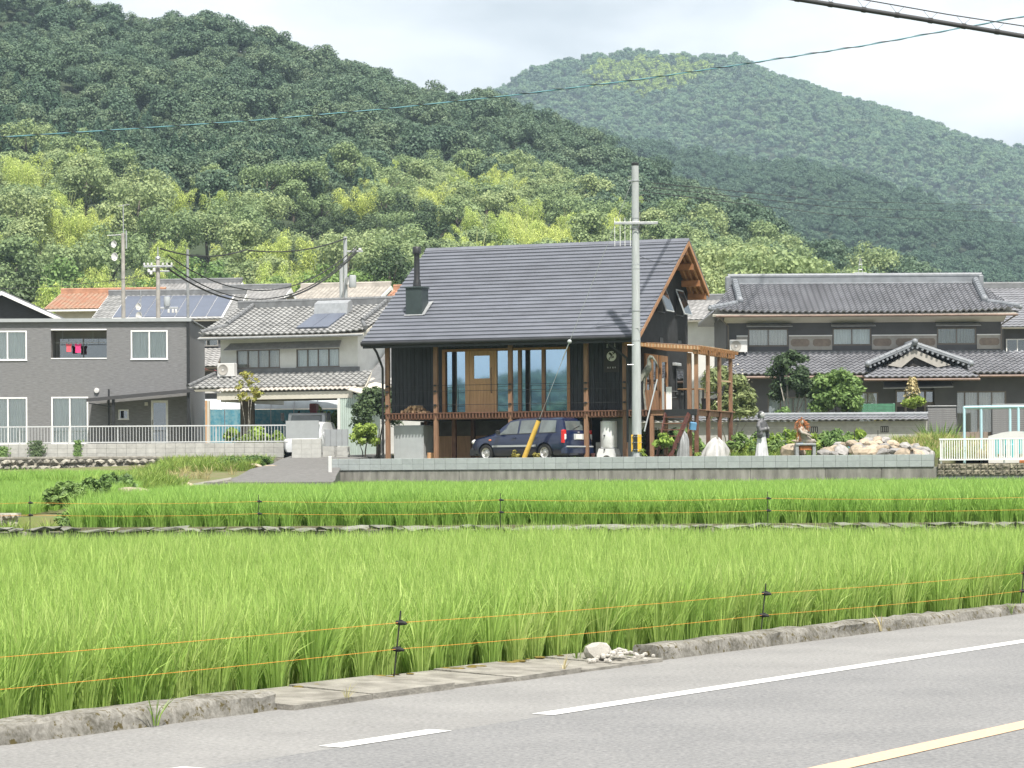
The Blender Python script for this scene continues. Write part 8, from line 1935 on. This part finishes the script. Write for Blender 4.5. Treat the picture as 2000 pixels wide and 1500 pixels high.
for k, (u_, s_, lb) in enumerate(((0.95, 0.55, 'small leafy weed at the foot of the pole'), (2.95, 0.4, 'small weed beside the silver tarpaulin'), (-3.5, 0.5, 'yellow flowering weed beside the guard of the guy wire'), (-2.75, 0.45, 'small weed in front of the rear wheel'))):
    tree('small_weed', lb, tuple(H(u_, -1.25, -0.03)), broad_crown('crown', 540 + k, 'leaf_lime' if k < 2 else 'leaf_yellow', 0.35, 0.4, 8, 160, 0.08, zc=0.4, aspect=1.8), None, cat='weed', scl=s_)
# left: trees between the houses, sapling by the railing, climbers on the wall
tree('bushy_tree', 'dark green bushy tree behind the corner post of the black house', g0(738, 103, 2.0), broad_crown('crown', 550, 'leaf_deep', 1.3, 1.5, 40, 4500, 0.09, (0.18, 0.3), 1.9, 1.6, 0.3), stems(3, 1.6, 0.4, 0.05, 'bark', 8), 'stems', 'tree')
tree('bushy_tree', 'light green bush between the mint wall and the dark tree', g0(712, 101.5, 2.0), broad_crown('crown', 551, 'leaf_lime', 0.75, 0.8, 26, 2200, 0.085, (0.2, 0.34), 0.95, 1.8, 0.3), stems(3, 0.8, 0.3, 0.03, 'bark', 9), 'stems', 'bush')
tree('bushy_tree', 'light green bush under the shelter roof beside the crane', g0(645, 112, 2.3), broad_crown('crown', 552, 'leaf_lime', 1.1, 1.2, 30, 2600, 0.09, (0.2, 0.34), 1.5, 1.8, 0.3), stems(3, 1.2, 0.3, 0.03, 'bark', 10), 'stems', 'bush')
tree('yellow_sapling', 'slender yellowing sapling behind the railing', g0(485, 104.8, 2.5), broad_crown('crown', 553, 'leaf_yellow', 0.70, 1.35, 30, 420, 0.09, (0.14, 0.26), 2.35, 1.8, 0.2), stems(4, 2.6, 0.55, 0.018, 'pale_bark', 11), 'stems', 'tree')
for k, (p_, w_, h_, lb) in enumerate(((455, 0.4, 0.55, 'small green shrub behind the railing by the sapling'), (500, 0.55, 0.6, 'lime green shrub behind the railing before the net'), (545, 0.3, 0.4, 'little shrub behind the railing next to the silver car'))):
    tree('railing_shrub', lb, g0(p_, 104.9, 2.5), broad_crown('crown', 560 + k, 'leaf_lime', w_, h_, 12, 700, 0.11, zc=0.45), None, cat='shrub')
for k, (p_, h_, lb) in enumerate(((4, 0.32, 'ivy patch on the garden wall at the photo\'s edge'), (72, 0.36, 'ivy climbing the block wall under the first window'), (153, 0.30, 'thin ivy climbing the block wall under the patio door'))):
    rng = np.random.default_rng(590 + k); n = 380; P = np.column_stack([rng.normal(size=n) * (0.16 if k < 2 else 0.07), -0.05 - rng.uniform(0, 0.06, n), rng.uniform(-0.05, 0.75, n) * (1 if k else 0.7)]); N_ = np.column_stack([rng.normal(size=n) * 0.4, -np.ones(n), 0.4 + rng.normal(size=n) * 0.3])
    link('ivy', leaves('ivy', P, N_, 0.07 * rng.uniform(0.6, 1.4, n), 1.2, 'leaf_deep' if k == 1 else 'leaf_shrub', rng), None, loc=(WX(p_, 103.95), 103.93, 2.2), label=lb, cat='ivy')
# broad-leaved weeds in the ditch corner
for k, (p_, D, r_, h_, lb) in enumerate(((225, 60, 0.62, 0.42, 'big dark leafy weed clump between the two paddies'), (125, 47, 0.45, 0.40, 'leafy weed clump hanging over the rubble wall'), (150, 44.5, 0.45, 0.4, 'weed clump at the corner of the upper paddy'), (180, 54, 0.5, 0.36, 'spreading weed clump behind the corner of the upper paddy'), (455, 93, 0.75, 0.35, 'ground cover bush below the pale kerb of the driveway'), (505, 94, 0.8, 0.35, 'ground cover bush beside the driveway ramp'))):
    tree('leafy_weed', lb, (WX(p_, D), D, float(np.interp(D, ys_b, zs_b)) - 0.05 if D > 45 else 0.4), broad_crown('crown', 600 + k, 'leaf_shrub', r_, h_, 34, 2200, 0.075, (0.16, 0.3), h_ * 0.7, 1.9, 0.3), None, cat='weeds')
for k, (t_, nn, s_, m_, lb) in enumerate(((12.2, 10.78, 0.6, 'leaf_grass', 'pale grass tuft at the foot of the mossy kerb'), (14.15, 10.75, 0.35, 'leaf_dry', 'single dry tuft on the paving slab'), (17.0, 10.78, 0.42, 'leaf_dry', 'dry grass tuft on the slab near the white rock'), (17.95, 11.25, 0.6, 'leaf_grass', 'grey green weed growing over the white rock'), (22.9, 10.83, 0.5, 'leaf_dry', 'yellow grass blade tuft before the roadside kerb'), (26.2, 10.84, 0.4, 'leaf_grass', 'small grass tuft on the kerb far along the road'))):
    link('grass_tuft', blade_clump('grass_tuft', 640 + k, m_, 14, 0.42, 0.04, 0.22, 0.006, 3, 0.3, 0.5), None, loc=RP(t_, nn, 0.01), scl=s_, label=lb, cat='grass tuft')
# far-side stones by the ditch
for k, (p_, q_, D, s_, lb) in enumerate(((262, 962, 58, 0.35, 'pale flat stone at the end of the bank'), (365, 948, 77, 0.25, 'pale stone by the culvert slab'), (500, 912, 92, 0.3, 'small pale stone in the ditch weeds'), (525, 914, 91, 0.25, 'rounded pale stone beside the driveway ramp'))):
    link('field_rock', RK[k], None, None, W(p_, q_, D), (0.2, 0.1, k), (s_ * 1.5, s_, s_ * 0.5), label=lb, cat='rock')

# ------------------------------------------------------------------ air
m = bpy.data.materials.new('haze_air'); m.use_nodes = True; nn_ = m.node_tree.nodes; ll_ = m.node_tree.links
nn_.remove(nn_['Principled BSDF']); pv_ = nn_.new('ShaderNodeVolumePrincipled'); pv_.inputs['Color'].default_value = (0.62, 0.82, 1.0, 1); pv_.inputs['Density'].default_value = 0.00018; pv_.inputs['Anisotropy'].default_value = 0.0
ll_.new(pv_.outputs[0], [x for x in nn_ if x.type == 'OUTPUT_MATERIAL'][0].inputs['Volume']); MATS['haze_air'] = m
MB().box(-1300, 1300, -1300, 2800, -2.0, 440).build('haze', 'haze_air', kind='stuff')
